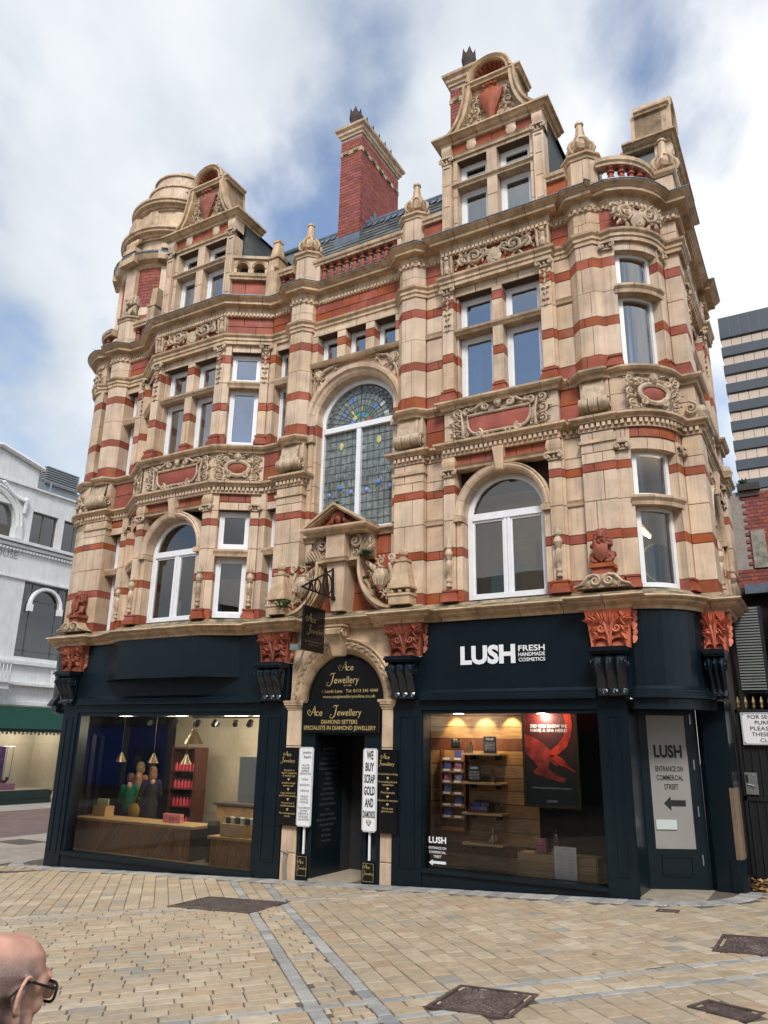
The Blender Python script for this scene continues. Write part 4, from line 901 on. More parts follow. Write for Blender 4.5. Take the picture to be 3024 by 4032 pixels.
# left corner curve
for cc in (C1, CM, C2, C3, [(6.53, 6.7, 'b')]): carc(-14.83, .9, .88, 180*D_, 270*D_, cc, 3)
lb = MB()
for z in (7.2, 10.5):
    for an in (200, 225, 250):
        q = MB(frame(-14.83+.9*cos(an*D_), .9+.9*sin(an*D_), (90+an)*D_)).acanthus(0, z, -.02, .34, pi/2, 1, 6); lb.add(q.v, q.f, True)
obj('carved_frieze', lb, 'carve', BLD)

# ------------------------------------------------------------------ parapet: pedestals, balusters, rails, finials
BAL = MB().lathe(0, 0, [(.07, 0), (.07, .03), (.05, .045), (.06, .11), (.078, .21), (.07, .29), (.048, .36), (.04, .39), (.066, .405), (.066, .435), (.04, .45), (.055, .48), (.075, .50), (.075, .54), (0, .54)], 12).mesh('baluster', M['baluster'])
def baluster(x, y, z=11.25): o = link('baluster', BAL, BLD); o.location = (x, y, z); return o
RAIL = [(-.11, 11.78), (.09, 11.78), (.10, 11.82), (.13, 11.85), (.14, 11.92), (.10, 11.95), (-.11, 11.97)]
def ped(cx, h, yf, z1=12.02):
    ostack(cx, h, yf, yf+.55, [(11.04, 11.5, 'b'), (11.5, z1, 'b')])
    pool('cornice_block', MB().sweep([(cx+h, yf+.55), (cx-h, yf+.55)]+op(cx, h, yf), [(-.2, z1-.02), (.02, z1), (.03, z1+.05), (.07, z1+.08), (.07, z1+.12), (-.2, z1+.14)], True))
def finial(cx, cy, z):
    m = MB(); m.lathe(cx, cy, [(.20, z), (.20, z+.06), (.15, z+.12), (.13, z+.15)], 8, smooth=False); o = obj('finial', m, 'red', BLD)
    k = MB(); z += .15
    for i in range(8):
        a = 2*pi*i/8; c, s_ = cos(a), sin(a)
        k.tube([(cx+.12*c, cy+.12*s_, z), (cx+.22*c, cy+.22*s_, z+.05), (cx+.25*c, cy+.25*s_, z+.13), (cx+.225*c, cy+.225*s_, z+.22), (cx+.16*c, cy+.16*s_, z+.30), (cx+.11*c, cy+.11*s_, z+.36)], [.03, .035, .04, .035, .03, .02], 6)
    k.lathe(cx, cy, [(.08, z), (.19, z+.06), (.21, z+.15), (.17, z+.27), (.10, z+.34), (.13, z+.36), (.13, z+.40), (.10, z+.42), (.065, z+.70), (.085, z+.71), (.085, z+.75), (0, z+.77)], 8, smooth=False)
    obj('finial_top', k, 'buff2', o)
for cx, h in OPIER[1:]: ped(cx, h, -.0); finial(cx, .26, 12.15)
ped(-14.42, .31, 0)
pool('terracotta_block', MB().cham(-1.55, -1.24, .86, 1.45, 11.04, 11.4)); pool('terracotta_block', MB().cham(-1.55, -1.24, .86, 1.45, 11.4, 11.78)); pool('cornice_block', MB().sweep([(-1.24, 1.5), (-1.57, 1.5), (-1.57, .86), (-1.24, .86)], [(-.2, 11.78), (.02, 11.78), (.06, 11.84), (.07, 11.9), (-.2, 11.92)], True)); finial(-1.40, 1.15, 11.92)
for i in range(10): baluster(-8.36+.195*i, .2)
obj('balustrade_plinth', MB().box(-8.5, -6.44, .08, .32, 11.04, 11.25), 'buff2', BLD)
segsweep('cornice_block', [(-8.6, .2), (-6.35, .2)], RAIL, .6)
pool('terracotta_block', MB().cham(-8.54, -8.44, .12, .4, 11.04, 11.78)); pool('terracotta_block', MB().cham(-6.52, -6.42, .12, .4, 11.04, 11.78))
for x in (-9.42, -9.2): baluster(x, .15)
for x in (-14.02, -13.82): baluster(x, .18)
segsweep('cornice_block', [(-14.1, .15), (-13.6, .15)], RAIL, .6); segsweep('cornice_block', [(-9.62, .12), (-9.1, .12)], RAIL, .6)
for x0, x1 in ((-5.86, -5.42), (-3.33, -2.96)):
    stack(x0, x1, .05, .35, [(11.04, 11.40, 'r'), (11.40, 11.78, 'r')], bw=.6); segsweep('cornice_block', [(x0, .08), (x1, .08)], RAIL, .6)
for an in (-72, -58, -44, -30, -17): baluster(ac+.76*cos(an*D_), ay+.76*sin(an*D_))
segsweep('cornice_block', arc(ac, ay, .76, -90*D_, 0, 10), RAIL, .5)
for an in (196, 210, 225, 240, 254): baluster(-14.83+.80*cos(an*D_), .9+.80*sin(an*D_))
segsweep('cornice_block', arc(-14.83, .9, .80, 180*D_, 270*D_, 8), RAIL, .5)
# parapet over the cant: red panel and little arcade
CURF[0] = frame(-10.51, -.36, AN)
stack(0, .86, .02, .3, [(11.04, 11.42, 'r'), (11.42, 11.80, 'r')], bw=.55); segsweep('cornice_block', [(-.05, .02), (.9, .02)], RAIL, .6)
a_ = MB()
for x0 in (.02, .40):
    c_ = x0+.19; P = [(x0, 11.90), (x0+.06, 11.90), (x0+.06, 12.12)]+[(c_-.13*cos(pi*i/8), 12.14+.13*sin(pi*i/8)) for i in range(9)]+[(x0+.32, 12.12), (x0+.32, 11.90), (x0+.38, 11.90), (x0+.38, 12.36), (x0, 12.36)]
    a_.plate(P, .02, .25); a_.arch(c_, 12.14, [(.13, .0), (.13, .03), (.17, .03), (.17, .0)], 0, pi, 10)
a_.box(-.02, .84, -.03, .3, 12.36, 12.43); obj('parapet_arcade', a_, 'buff2', BLD); obj('arcade_slate', MB().box(0, .8, .26, .3, 11.9, 12.4), 'slate', BLD)
CURF[0] = None
o = MB(); o.box(-9.78, -9.48, -.05, .3, 11.04, 11.95); o.taper(-9.63, .12, 11.95, 12.30, .15, .15, .13, .13); o.box(-9.79, -9.47, -.05, .29, 12.28, 12.33); o.taper(-9.63, .12, 12.33, 12.74, .12, .12, .07, .07); o.box(-9.72, -9.54, .03, .21, 12.74, 12.79); o.taper(-9.63, .12, 12.79, 12.84, .08, .08, .02, .02); o.ball(-9.5, -.06, 11.98, .06, 8)
obj('parapet_obelisk', o, 'buff2', BLD)
o = MB(); o.box(-13.6, -13.35, -.0, .3, 11.04, 12.2); o.taper(-13.47, .15, 12.2, 12.75, .12, .12, .09, .09); o.box(-13.62, -13.32, -.02, .32, 12.2, 12.26); obj('parapet_obelisk', o, 'buff2', BLD)
# ------------------------------------------------------------------ roof, chimneys, turret
RY0, RZ0, RY1, RZ1 = .42, 11.15, 2.35, 14.42
rb = MB(); rb.add([(-14.6, RY0+.02, RZ0-.05), (-3.3, RY0+.02, RZ0-.05), (-3.3, RY1, RZ1-.04), (-14.6, RY1, RZ1-.04), (-14.6, 6, RZ1-2), (-3.3, 6, RZ1-2)], [(0, 1, 2, 3), (3, 2, 5, 4)]); obj('roof', rb, 'slate', BLD)
sl_ = sqrt((RY1-RY0)**2+(RZ1-RZ0)**2); sd = ((RY1-RY0)/sl_, (RZ1-RZ0)/sl_); nr = 19
for i in range(nr):
    u0, u1 = sl_*i/nr, sl_*(i+1)/nr+.05
    nx = 22
    for j in range(nx):
        x0 = -10.45+5.1*(j+(.5 if i % 2 else 0))/nx; x1 = x0+5.1/nx-.006
        if i < 3 and not -8.6 < x0 < -6.4: continue
        h = .02+.004*random.random(); y0, z0 = RY0+sd[0]*u0, RZ0+sd[1]*u0; y1, z1 = RY0+sd[0]*u1, RZ0+sd[1]*u1
        mb = MB(); mb.add([(x0, y0-sd[1]*h, z0+sd[0]*h), (x1, y0-sd[1]*h, z0+sd[0]*h), (x1, y1, z1), (x0, y1, z1), (x0, y0, z0), (x1, y0, z0)], [(0, 1, 2, 3), (4, 5, 1, 0), (0, 3, 4), (1, 5, 2)]); pool('slate', mb)
obj('ridge_roll', MB().tube([(-14, RY1, RZ1+.03), (-9.3, RY1, RZ1+.03)], .07, 8), 'lead', BLD); obj('ridge_roll', MB().tube([(-8.66, RY1, RZ1+.03), (-5.2, RY1, RZ1+.03)], .07, 8), 'lead', BLD)
fl = MB()
for j in range(28):
    x0 = -10.4+.18*j; y1, z1 = RY1-.02, RZ1+.01; d = .22+.06*(j % 2)
    fl.add([(x0, y1-.02, z1), (x0+.17, y1-.02, z1), (x0+.15, y1-sd[0]*d-.03, z1-sd[1]*d), (x0+.03, y1-sd[0]*d-.03, z1-sd[1]*d-.02)], [(0, 3, 2, 1)])
obj('ridge_flashing', fl, 'lead', BLD)

def chimney(x0, x1, y0, y1, z0, z1, band, pots, label):
    core_ = MB().box(x0+.012, x1-.012, y0+.012, y1-.012, z0, z1); obj('chimney_stack', core_, 'mortar', BLD)
    ch = .092; n = int((z1-z0)/ch)
    for i in range(n):
        z = z0+i*ch
        if band[0]-.05 < z < band[1]-.03: continue
        for F, w_ in ((frame(x0, y0, 0), x1-x0), (frame(x1, y0, pi/2), y1-y0)):
            k = max(2, round(w_/.24)); bw = w_/k; off = 0 if i % 2 else -.5
            for j in range(k+1):
                a, b = max(0, (j+off)*bw), min(w_, (j+1+off)*bw)
                if b-a < .05: continue
                pool('brick', MB(F).box(a+.006, b-.006, 0, .03, z+.006, z+ch-.006))
    q = [(x0, y1), (x0, y0), (x1, y0), (x1, y1)]
    pool('cornice_block', MB().sweep(q, [(-.05, band[0]), (.015, band[0]), (.015, band[1]), (-.05, band[1])], True))
    for F, w_ in ((frame(x0, y0, 0), x1-x0), (frame(x1, y0, pi/2), y1-y0)):
        k = max(1, round(w_/.36))
        for j in range(k): obj('band_panel', MB(F).box(w_*j/k+.09, w_*(j+1)/k-.09, -.045, 0, band[0]+.02, band[1]-.01), 'weather', BLD)
    obj('chimney_cap', MB().sweep(q, [(-.3, z1), (.02, z1), (.03, z1+.05), (.07, z1+.09), (.08, z1+.16), (.14, z1+.22), (.15, z1+.28), (-.1, z1+.31), (-.3, z1+.31)], True), 'buff2', BLD)
    for x, y in pots:
        p = MB(); z = z1+.30; p.lathe(x, y, [(.12, z), (.12, z+.26), (.15, z+.32), (.17, z+.40), (.17, z+.47), (.15, z+.50), (.15, z+.54), (.12, z+.54), (.1, z+.3)], 12)
        for i in range(6): a = 2*pi*i/6; p.add([(x+.16*cos(a-.45), y+.16*sin(a-.45), z+.52), (x+.16*cos(a+.45), y+.16*sin(a+.45), z+.52), (x+.16*cos(a), y+.16*sin(a), z+.70)], [(0, 1, 2)])
        obj('chimney_pot', p, 'pot', BLD)
chimney(-9.30, -8.66, 2.0, 3.97, 13.2, 17.06, (16.5, 16.62), [(-8.98, 2.16+.33*i) for i in range(6)], '')
chimney(-5.69, -4.75, 1.0, 1.7, 12.8, 16.10, (15.62, 15.74), [(-5.28, 1.16)], '')
ap = MB(); ap.box(-9.36, -8.60, 1.93, 2.02, 13.55, 13.95)
for j in range(5): ap.add([(-8.645, 2.0+.16*j, 13.8+.27*j), (-8.645, 2.16+.16*j, 13.8+.27*j), (-8.645, 2.16+.16*j, 14.25+.2*j), (-8.645, 2.0+.16*j, 14.0+.27*j)], [(0, 1, 2, 3)])
obj('chimney_flashing', ap, 'lead', BLD)
# turret on the left corner
TX, TY = -15.46, 2.5
for i in range(32):
    z = 11.3+.1*i
    if 12.98 < z+.05 < 13.3: continue
    for j in range(17):
        a = (-170+8.5*j+(4.25 if i % 2 else 0))*D_; cblk('brick', TX, TY, a+.004, a+8.5*D_-.004, 1.40, 1.43, z+.005, z+.095, 2)
t = MB().lathe(TX, TY, [(1.42, 11.0), (1.42, 13.0), (1.43, 13.0), (1.43, 13.28), (1.42, 13.28), (1.42, 14.5)], 32); obj('turret_drum', t, 'mortar', BLD)
obj('turret_band', MB().lathe(TX, TY, [(1.38, 13.02), (1.445, 13.02), (1.445, 13.26), (1.38, 13.26)], 32), 'buff', BLD)
obj('turret_cornice', MB().lathe(TX, TY, [(1.4, 14.46), (1.48, 14.5), (1.52, 14.6), (1.66, 14.66), (1.72, 14.76), (1.74, 14.82), (1.4, 14.9)], 32), 'buff2', BLD)
obj('lead_capping', MB().lathe(TX, TY, [(1.76, 14.82), (1.77, 14.86), (1.35, 15.0)], 32), 'lead', BLD)
def tring(r, z0, z1, nb, kind='terracotta_block', dr=.12):
    for j in range(nb): a0 = 2*pi*j/nb+.3*z0; cblk(kind, TX, TY, a0+.004, a0+2*pi/nb-.004, r-dr, r, z0+.004, z1-.004, 3)
    core.lathe(TX, TY, [(r-.012, z0), (r-.012, z1)], 32)
for r_, z0, z1, nb in ((1.32, 14.9, 15.2, 16), (1.32, 15.2, 15.5, 16), (1.48, 15.84, 16.02, 18), (1.18, 16.2, 16.6, 14), (1.06, 16.98, 17.3, 14), (1.03, 17.3, 17.6, 14), (.92, 17.72, 17.92, 12), (.88, 17.92, 18.1, 12)): tring(r_, z0, z1, nb)
for pf in ([(1.3, 15.5), (1.38, 15.5), (1.39, 15.55), (1.44, 15.56), (1.46, 15.61), (1.60, 15.63), (1.61, 15.69), (1.66, 15.71), (1.66, 15.77), (1.3, 15.85)], [(1.3, 16.0), (1.50, 16.0), (1.50, 16.04), (1.1, 16.2)], [(1.1, 16.6), (1.22, 16.6), (1.23, 16.66), (1.29, 16.67), (1.31, 16.73), (1.42, 16.75), (1.43, 16.82), (1.47, 16.84), (1.47, 16.91), (.9, 17.0)], [(.9, 17.6), (1.07, 17.6), (1.07, 17.67), (1.03, 17.70), (.8, 17.74)], [(.7, 18.1), (.93, 18.1), (.93, 18.15), (.55, 18.28), (.25, 18.36), (.20, 18.38), (.20, 18.62), (.29, 18.63), (.29, 18.74), (.18, 18.8), (0, 18.84)]): obj('turret_moulding', MB().lathe(TX, TY, pf, 36), 'buff2', BLD)
sc_ = MB()
for i in range(12):
    a = 2*pi*i/12; q = []
    for j in range(9):
        t_ = j/8; b = a+2*pi/12*t_; zz_ = 16.2+.16*(1 if .28 < t_ < .72 else (.0 if t_ in (0, 1) else .4)); q += [(TX+1.50*cos(b), TY+1.50*sin(b), 15.84), (TX+1.50*cos(b), TY+1.50*sin(b), zz_), (TX+1.40*cos(b), TY+1.40*sin(b), zz_)]
    sc_.add(q, [f for j in range(8) for f in ((j*3, j*3+3, j*3+4, j*3+1), (j*3+1, j*3+4, j*3+5, j*3+2))])
obj('turret_scalloped_parapet', sc_, 'buff2', BLD)
for an in (-95, -50, -140):
    F = frame(TX+1.4*cos(an*D_), TY+1.4*sin(an*D_), (90+an)*D_); CURF[0] = F
    q = MB().box(-.22, .22, -.12, .1, 11.04, 14.5); obj('turret_pilaster', q, 'buff', BLD)
    v = MB(); v.box(-.26, .26, -.3, 0, 14.98, 15.12); 
    for u in (-.12, 0, .12): v.tube([(u, -.02, 15.52), (u, -.12, 15.46), (u, -.16, 15.36), (u, -.25, 15.26), (u, -.24, 15.16), (u, -.1, 15.13)], [.05, .06, .06, .07, .07, .05], 6)
    obj('turret_bracket', v, 'buff2', BLD); obj('turret_cornice', MB().box(-.32, .32, -.34, .1, 14.6, 14.86), 'buff2', BLD); CURF[0] = None
rt = MB(); rt.add([(-2.35, 2.2, 13.66), (-1.62, 2.2, 13.66), (-1.62, 1.5, 12.5), (-1.95, 1.5, 12.5)], [(0, 3, 2, 1)]); obj('corner_roof', rt, 'slate', BLD)
for i in range(6):
    q = MB().plate([(-.07, 0), (.07, 0), (.07, .07), (.04, .12), (0, .135), (-.04, .12), (-.07, .07)], -.02, .02); o = obj('ridge_tile', q, 'redbright', BLD, True); o.matrix_parent_inverse = WM[BLD.as_pointer()].inverted(); o.location = (-2.28+.125*i, 2.2, 13.64)
core.box(-14.6, -1.6, .75, .8, 10.2, 11.2); core.box(-14.6, -2.0, .9, 5, 11.0, 11.06)
core.box(-14.7, -14.6, .9, 6, 3.8, 11.0)

# ------------------------------------------------------------------ upper rooms seen through the glass
rm = MB()
for z0, z1 in ((4.05, 6.75), (7.0, 10.3)):
    rm.box(-14.6, -1.5, 3.2, 3.3, z0, z1); rm.box(-14.6, -1.5, .6, 3.2, z0-.02, z0); rm.box(-14.6, -1.5, .6, 3.2, z1, z1+.03)
    for x in (-9.0, -8.75, -6.3, -6.1, -2.75): rm.box(x, x+.05, .55, 3.2, z0, z1)
obj('inner_room', rm, 'room', BLD)

# flush the collected blocks
obj('wall_core', core, 'joint', BLD)
flush('terracotta_block', 'buff', BLD, 'terracotta_blockwork')
flush('red_terracotta_block', 'red', BLD, 'red_terracotta_blockwork')
flush('cornice_block', 'buff2', BLD, 'cornice_blockwork')
flush('arch_block', 'buff', BLD, 'arch_blockwork')
flush('slate', 'slate', BLD, 'slating')
flush('brick', 'brick', BLD, 'brickwork')

# ------------------------------------------------------------------ capitals over the shop pilasters
def leafcap(cx, w0, w1, yf, mat, z0=3.22, z1=3.79, F=None):
    m = MB(F); n = 8
    for i in range(n):
        t0, t1 = i/n, (i+1)/n; f = lambda t: (w0+(w1-w0)*(.35*t+.65*t**2.2))/2; g = lambda t: yf-.10*t**2
        a, b, c, d = f(t0), f(t1), g(t0), g(t1); za, zb = z0+(z1-z0)*t0, z0+(z1-z0)*t1
        m.add([(cx-a, c, za), (cx+a, c, za), (cx+b, d, zb), (cx-b, d, zb), (cx-a, yf+.3, za), (cx+a, yf+.3, za), (cx+b, yf+.3, zb), (cx-b, yf+.3, zb)], [(0, 1, 2, 3), (4, 0, 3, 7), (1, 5, 6, 2)]+([(3, 2, 6, 7)] if i == n-1 else []), True)
    h = z1-z0; yy = lambda z: yf-.10*((z-z0)/h)**2-.012
    for s_ in (-1, 1):
        m.spiral(cx+s_*w0*.2, z0+h*.50, yy(z0+h*.5)-.01, w0*.14, .012, 1.5, pi/2, s_, .026, .014)
        m.arch(cx+s_*w0*.22, z0+h*.06, [(w0*.17, yy(z0+.1)-.03), (w0*.17, yf+.02), (w0*.20, yf+.02), (w0*.20, yy(z0+.1)-.03)], 0.1, pi-.1, 10)
        m.tube([(cx+s_*w0*.02, yy(z0)-.0, z0), (cx+s_*w0*.03, yy(z0+.2*h)-.02, z0+.3*h), (cx+s_*w0*.12, yy(z0+.5*h)-.03, z0+.66*h), (cx+s_*w0*.3, yy(z0+.7*h)-.03, z0+.78*h)], [.015, .02, .03, .02])
        for i in range(5): m.leaf(cx+s_*(w0*.10+w0*.08*i), z0+h*(.60+.02*i), yy(z0+.7*h), pi/2-s_*(.1+.28*i), h*(.38-.03*i), w0*.07, .055, -s_*.2)
        for i in range(4): m.leaf(cx+s_*(w0*.42), z0+h*(.2+.18*i), yy(z0+h*(.2+.18*i)), pi/2+s_*.5, h*.26, w0*.08, .06)
        for i in range(3): m.leaf(cx+s_*w0*(.30), z0+h*(.34+.1*i), yy(z0+h*.4), pi/2-s_*(1.0+.4*i), h*.2, w0*.05, .04)
    for i in range(4): m.leaf(cx+(i-1.5)*w0*.10, z0+h*.66, yy(z0+.75*h), pi/2-(i-1.5)*.3, h*.36, w0*.06, .06)
    # side face leaves (facing the open square)
    F2 = frame(cx+w0/2+.03, yf, pi/2) if F is None else F @ frame(cx+w0/2+.03, yf, pi/2); q = MB(F2)
    for i in range(5): q.leaf(.05+.05*(i % 2), z0+h*(.1+.17*i), -.01-.03*i/5, pi/2-.4+.5*(i % 2), h*.3, .05, .05)
    q.spiral(.09, z0+h*.55, -.02, .06, .01, 1.4, pi/2, 1, .022, .012); m.add(q.v, q.f, True) if F is None else (m.v.extend(q.v), m.f.extend(tuple(j+len(m.v)-len(q.v) for j in f) for f in q.f), m.sm.extend(q.sm))
    return obj('leaf_capital', m, mat, BLD)
for cx, w0, mt in ((-14.50, .62, 'reddark'), (-8.89, .60, 'reddark'), (-6.13, .58, 'reddark'), (-2.70, .56, 'redbright')): leafcap(cx, w0, w0+.13, -.10, mt)
leafcap(-1.38, .30, .38, .78, 'redbright')
leafcap(-1.38, .30, .38, 4.0, 'reddark')

# pedestal pediments with scrolls and the heraldic beasts on the ledge
def beast(name, x, y, z, mat, label, rz=0, s=1.0):
    rt_ = thing(name, (x, y, z), label, 'statue', None, rz)
    b = MB()
    b.lathe(0, .02, [(0, .0), (.16, .02), (.19, .12), (.18, .24), (.17, .36), (.175, .44), (.15, .52), (.08, .56), (0, .57)], 12, sy=.85)
    b.ball(0, -.04, .64, .125, 12, 1, 1, 1.0); b.ball(0, -.15, .60, .065, 8, 1, .9, .8); b.ball(0, -.13, .545, .045, 8)
    for q in (-1, 1):
        b.ball(q*.095, .0, .745, .032, 6); b.ball(q*.045, -.145, .665, .018, 6)
        b.tube([(q*.15, .0, .46), (q*.19, -.10, .40), (q*.13, -.17, .42), (q*.09, -.2, .44)], [.06, .055, .045, .04], 8)
        b.tube([(q*.13, .06, .12), (q*.21, -.04, .20), (q*.20, -.10, .10), (q*.13, -.17, .03)], [.08, .085, .06, .045], 8)
        b.ball(q*.12, -.2, .03, .05, 8, 1, 1.3, .7)
    for ring, zz_, rr in ((9, .66, .135), (10, .58, .15), (10, .50, .165), (8, .73, .10)):
        for i in range(ring): a = 2*pi*i/ring+zz_*9; b.ball(rr*cos(a), .02+rr*.85*sin(a), zz_, .05, 6, 1, 1, 1.3)
    body = obj('body', b, mat, rt_, True)
    sh = MB().dome([(-.15, .42), (-.13, .44), (0, .41), (.13, .44), (.15, .42), (.145, .25), (.11, .12), (0, .03), (-.11, .12), (-.145, .25)][::-1], -.20, .05, .04); obj('shield', sh, mat, rt_, True)
    rt_.scale = (s, s, s); return rt_
for x in (-2.71, -14.46):
    sp_ = MB(); y0 = -.32
    P = [(x-.42, 4.09)]
    for i in range(8): t_ = i/7; P.append((x-.42+.26*t_, 4.10+.19*t_**1.6))
    P = P+[(2*x-a, b) for a, b in P[::-1]]
    sp_.plate(P[::-1], y0+.02, -.05)
    for q in (-1, 1): sp_.spiral(x+q*.10, 4.19, y0, .085, .012, 1.6, pi/2, q, .026, .016); sp_.tube([(x+q*.42, y0, 4.11), (x+q*.3, y0, 4.15), (x+q*.2, y0, 4.26), (x+q*.1, y0, 4.28)], [.015, .022, .026, .026])
    for q in (-1, 1): sp_.acanthus(x+q*.23, 4.14, y0, .08, 0, q, 3)
    obj('scroll_pediment', sp_, 'carve', BLD)
    pl = MB(); pl.box(x-.14, x+.14, -.26, 0, 4.2, 4.40); pl.box(x-.18, x+.18, -.30, 0, 4.40, 4.46); obj('statue_plinth', pl, 'red', BLD)
beast('lion_statue', -2.71, -.13, 4.46, M['reddark'], 'rust red terracotta lion holding a shield on the ledge beside the curved corner window', 0, .72)
beast('lion_statue', -14.46, -.13, 4.46, M['reddark'], 'rust red terracotta lion holding a shield at the far left end of the ledge', 0, .72)
beast('griffin_statue', -14.42, .2, 12.14, M['carve'], 'weathered buff stone beast with shield seated on the parapet below the turret', -.6, .95)
# ------------------------------------------------------------------ shopfronts
def console(parent, cx, w_, yf=-.02, z0=2.52, z1=3.16, F=None, mat='paintg'):
    m = MB(F); pr = [(-.05, 3.10), (-.25, 3.115), (-.325, 3.06), (-.335, 2.97), (-.29, 2.88), (-.22, 2.79), (-.165, 2.70), (-.14, 2.63), (-.16, 2.59), (-.19, 2.565), (-.17, 2.535), (-.08, 2.52)]
    n = 13; vs = []
    for i in range(n):
        t_ = i/(n-1); rid = abs(sin(3*pi*t_)); tp = 1-.0
        for y, z in pr:
            k = .88+.12*((z-2.5)/.6); vs.append((cx+(t_-.5)*w_*k, yf+y*(.80+.22*rid), z))
    k = len(pr); fs = [(i*k+a, i*k+a+1, (i+1)*k+a+1, (i+1)*k+a) for i in range(n-1) for a in range(k-1)]
    fs += [tuple(range(k-1, -1, -1)), tuple((n-1)*k+a for a in range(k))]
    m.add(vs, fs, True)
    m.box(cx-w_*.54, cx+w_*.54, yf-.30, yf+.1, 3.115, 3.15); m.box(cx-w_*.57, cx+w_*.57, yf-.34, yf+.1, 3.15, 3.185); m.box(cx-w_*.55, cx+w_*.55, yf-.31, yf+.1, 3.185, 3.22)
    for s_ in (-1, 1):
        F2 = frame(cx+s_*(w_*.5+.004), yf, pi/2); F2 = F2 if F is None else F @ F2
        q = MB(F2).spiral(-.2, 2.98, 0, .10, .015, 1.7, pi, -1, .018, .012); m.v.extend(q.v); o = len(m.v)-len(q.v); m.f.extend(tuple(j+o for j in f) for f in q.f); m.sm.extend(q.sm)
    return obj('console_bracket', m, mat, parent)
def pilaster(parent, x0, x1, yf, z1=2.55, panel=True, yb=.3):
    m = MB(); m.box(x0, x1, yf, yb, gz((x0+x1)/2)-.15, z1)
    if panel and x1-x0 > .25:
        a, b, c, d = x0+.12, x1-.12, gz(x0)+.28, z1-.28
        for q in ((a, b, d-.025, d), (a, b, c, c+.025), (a, a+.025, c+.025, d-.025), (b-.025, b, c+.025, d-.025)): m.box(q[0], q[1], yf-.014, yf, q[2], q[3])
    return obj('pilaster', m, 'paint', parent)
FASC = [(-.1, 2.36), (.03, 2.36), (.03, 2.50), (.12, 2.51), (.12, 2.545), (.10, 2.56), (.10, 2.58), (.08, 2.60), (.08, 2.625), (.06, 2.64), (.045, 2.66), (.03, 2.68)]
def fascia(parent, path):
    obj('fascia_moulding', MB().sweep(path, FASC+[(-.1, 2.68)]), 'paint', parent)
    obj('fascia_board', MB().sweep(path, [(-.1, 2.68), (.02, 2.68), (.025, 2.9), (.05, 3.76), (.08, 3.77), (.08, 3.80), (-.1, 3.80)]), 'paint', parent)

LS = thing('shopfront', (-11.6, 0, gz(-11.6)), 'dark painted shopfront left of the jeweller with wide window and canted blank sign box', 'shopfront')
pilaster(LS, -14.68, -14.22, 0); pilaster(LS, -9.15, -8.61, 0)
fascia(LS, [(-14.22, .03), (-9.15, .03)])
obj('pilaster_head', MB().box(-14.68, -14.22, -.02, .3, 2.55, 3.22).box(-9.15, -8.61, -.02, .3, 2.55, 3.22), 'paint', LS)
console(LS, -14.48, .46); console(LS, -8.89, .50)
bx = MB(); bx.prism([(-13.42, .0), (-12.68, -.42), (-10.48, -.42), (-9.78, .0)], 3.02, 3.79); bx.sweep([(-13.42, .0), (-12.68, -.42), (-10.48, -.42), (-9.78, .0)], [(-.05, 2.99), (.02, 2.99), (.02, 3.03), (-.05, 3.03)])
obj('sign_box', bx, 'paint', LS)
wf = MB(); wf.box(-14.22, -14.12, .03, .25, -.75, 2.36); wf.box(-9.25, -9.15, .03, .25, -.75, 2.36); wf.box(-14.12, -9.25, .03, .25, 2.28, 2.36)
wf.box(-14.22, -9.15, -.03, .25, -.47, -.40); wf.box(-14.22, -9.15, .02, .25, -.85, -.47); obj('window_frame', wf, 'paint', LS)
obj('shop_pane', MB().add([(-14.12, .14, -.40), (-9.25, .14, -.40), (-9.25, .14, 2.28), (-14.12, .14, 2.28)], [(0, 1, 2, 3)]), 'glass', LS)
# wrap-round fascia of the left corner (beyond the pier)
fascia(LS, [(-15.7, 2.5)]+arc(-14.83, .9, .87, pi, 1.5*pi-.15, 7))
lt = MB(frame(-14.83+.93*cos(255*D_), .9+.93*sin(255*D_), -15*D_)); lt.text('H', -.03, 3.02, -.03, .26, 'RIGHT', offset=.03); obj('lettering', lt, 'ltwhite', LS)

RS = thing('shopfront', (-4.3, 0, gz(-4.3)), 'dark painted shopfront right of the jeweller wrapping round the curved corner with a recessed door', 'shopfront')
pilaster(RS, -6.39, -5.86, 0); pilaster(RS, -2.97, -2.56, 0)
obj('pilaster_head', MB().box(-6.39, -5.86, -.02, .3, 2.55, 3.22).box(-2.97, -2.45, -.02, .3, 2.55, 3.22), 'paint', RS)
console(RS, -6.13, .48); console(RS, -2.70, .48)
console(RS, -1.38, .26, .84)
fascia(RS, [(-5.86, .03), (-2.97, .03)]); fascia(RS, [(-2.46, .05)]+arc(ac, ay, .87, -88*D_, 0, 10)+[(-1.54, .86)])
wf = MB(); wf.box(-5.86, -5.84, .03, .25, -.4, 2.36); wf.box(-5.84, -2.99, .03, .25, 2.30, 2.36); wf.box(-2.99, -2.97, .03, .25, -.4, 2.36); wf.box(-5.86, -2.97, -.03, .25, -.07, -.02); wf.box(-5.86, -2.97, .02, .25, -.5, -.07)
obj('window_frame', wf, 'paint', RS)
obj('shop_pane', MB().add([(-5.84, .14, -.02), (-2.99, .14, -.02), (-2.99, .14, 2.30), (-5.84, .14, 2.30)], [(0, 1, 2, 3)]), 'glass', RS)
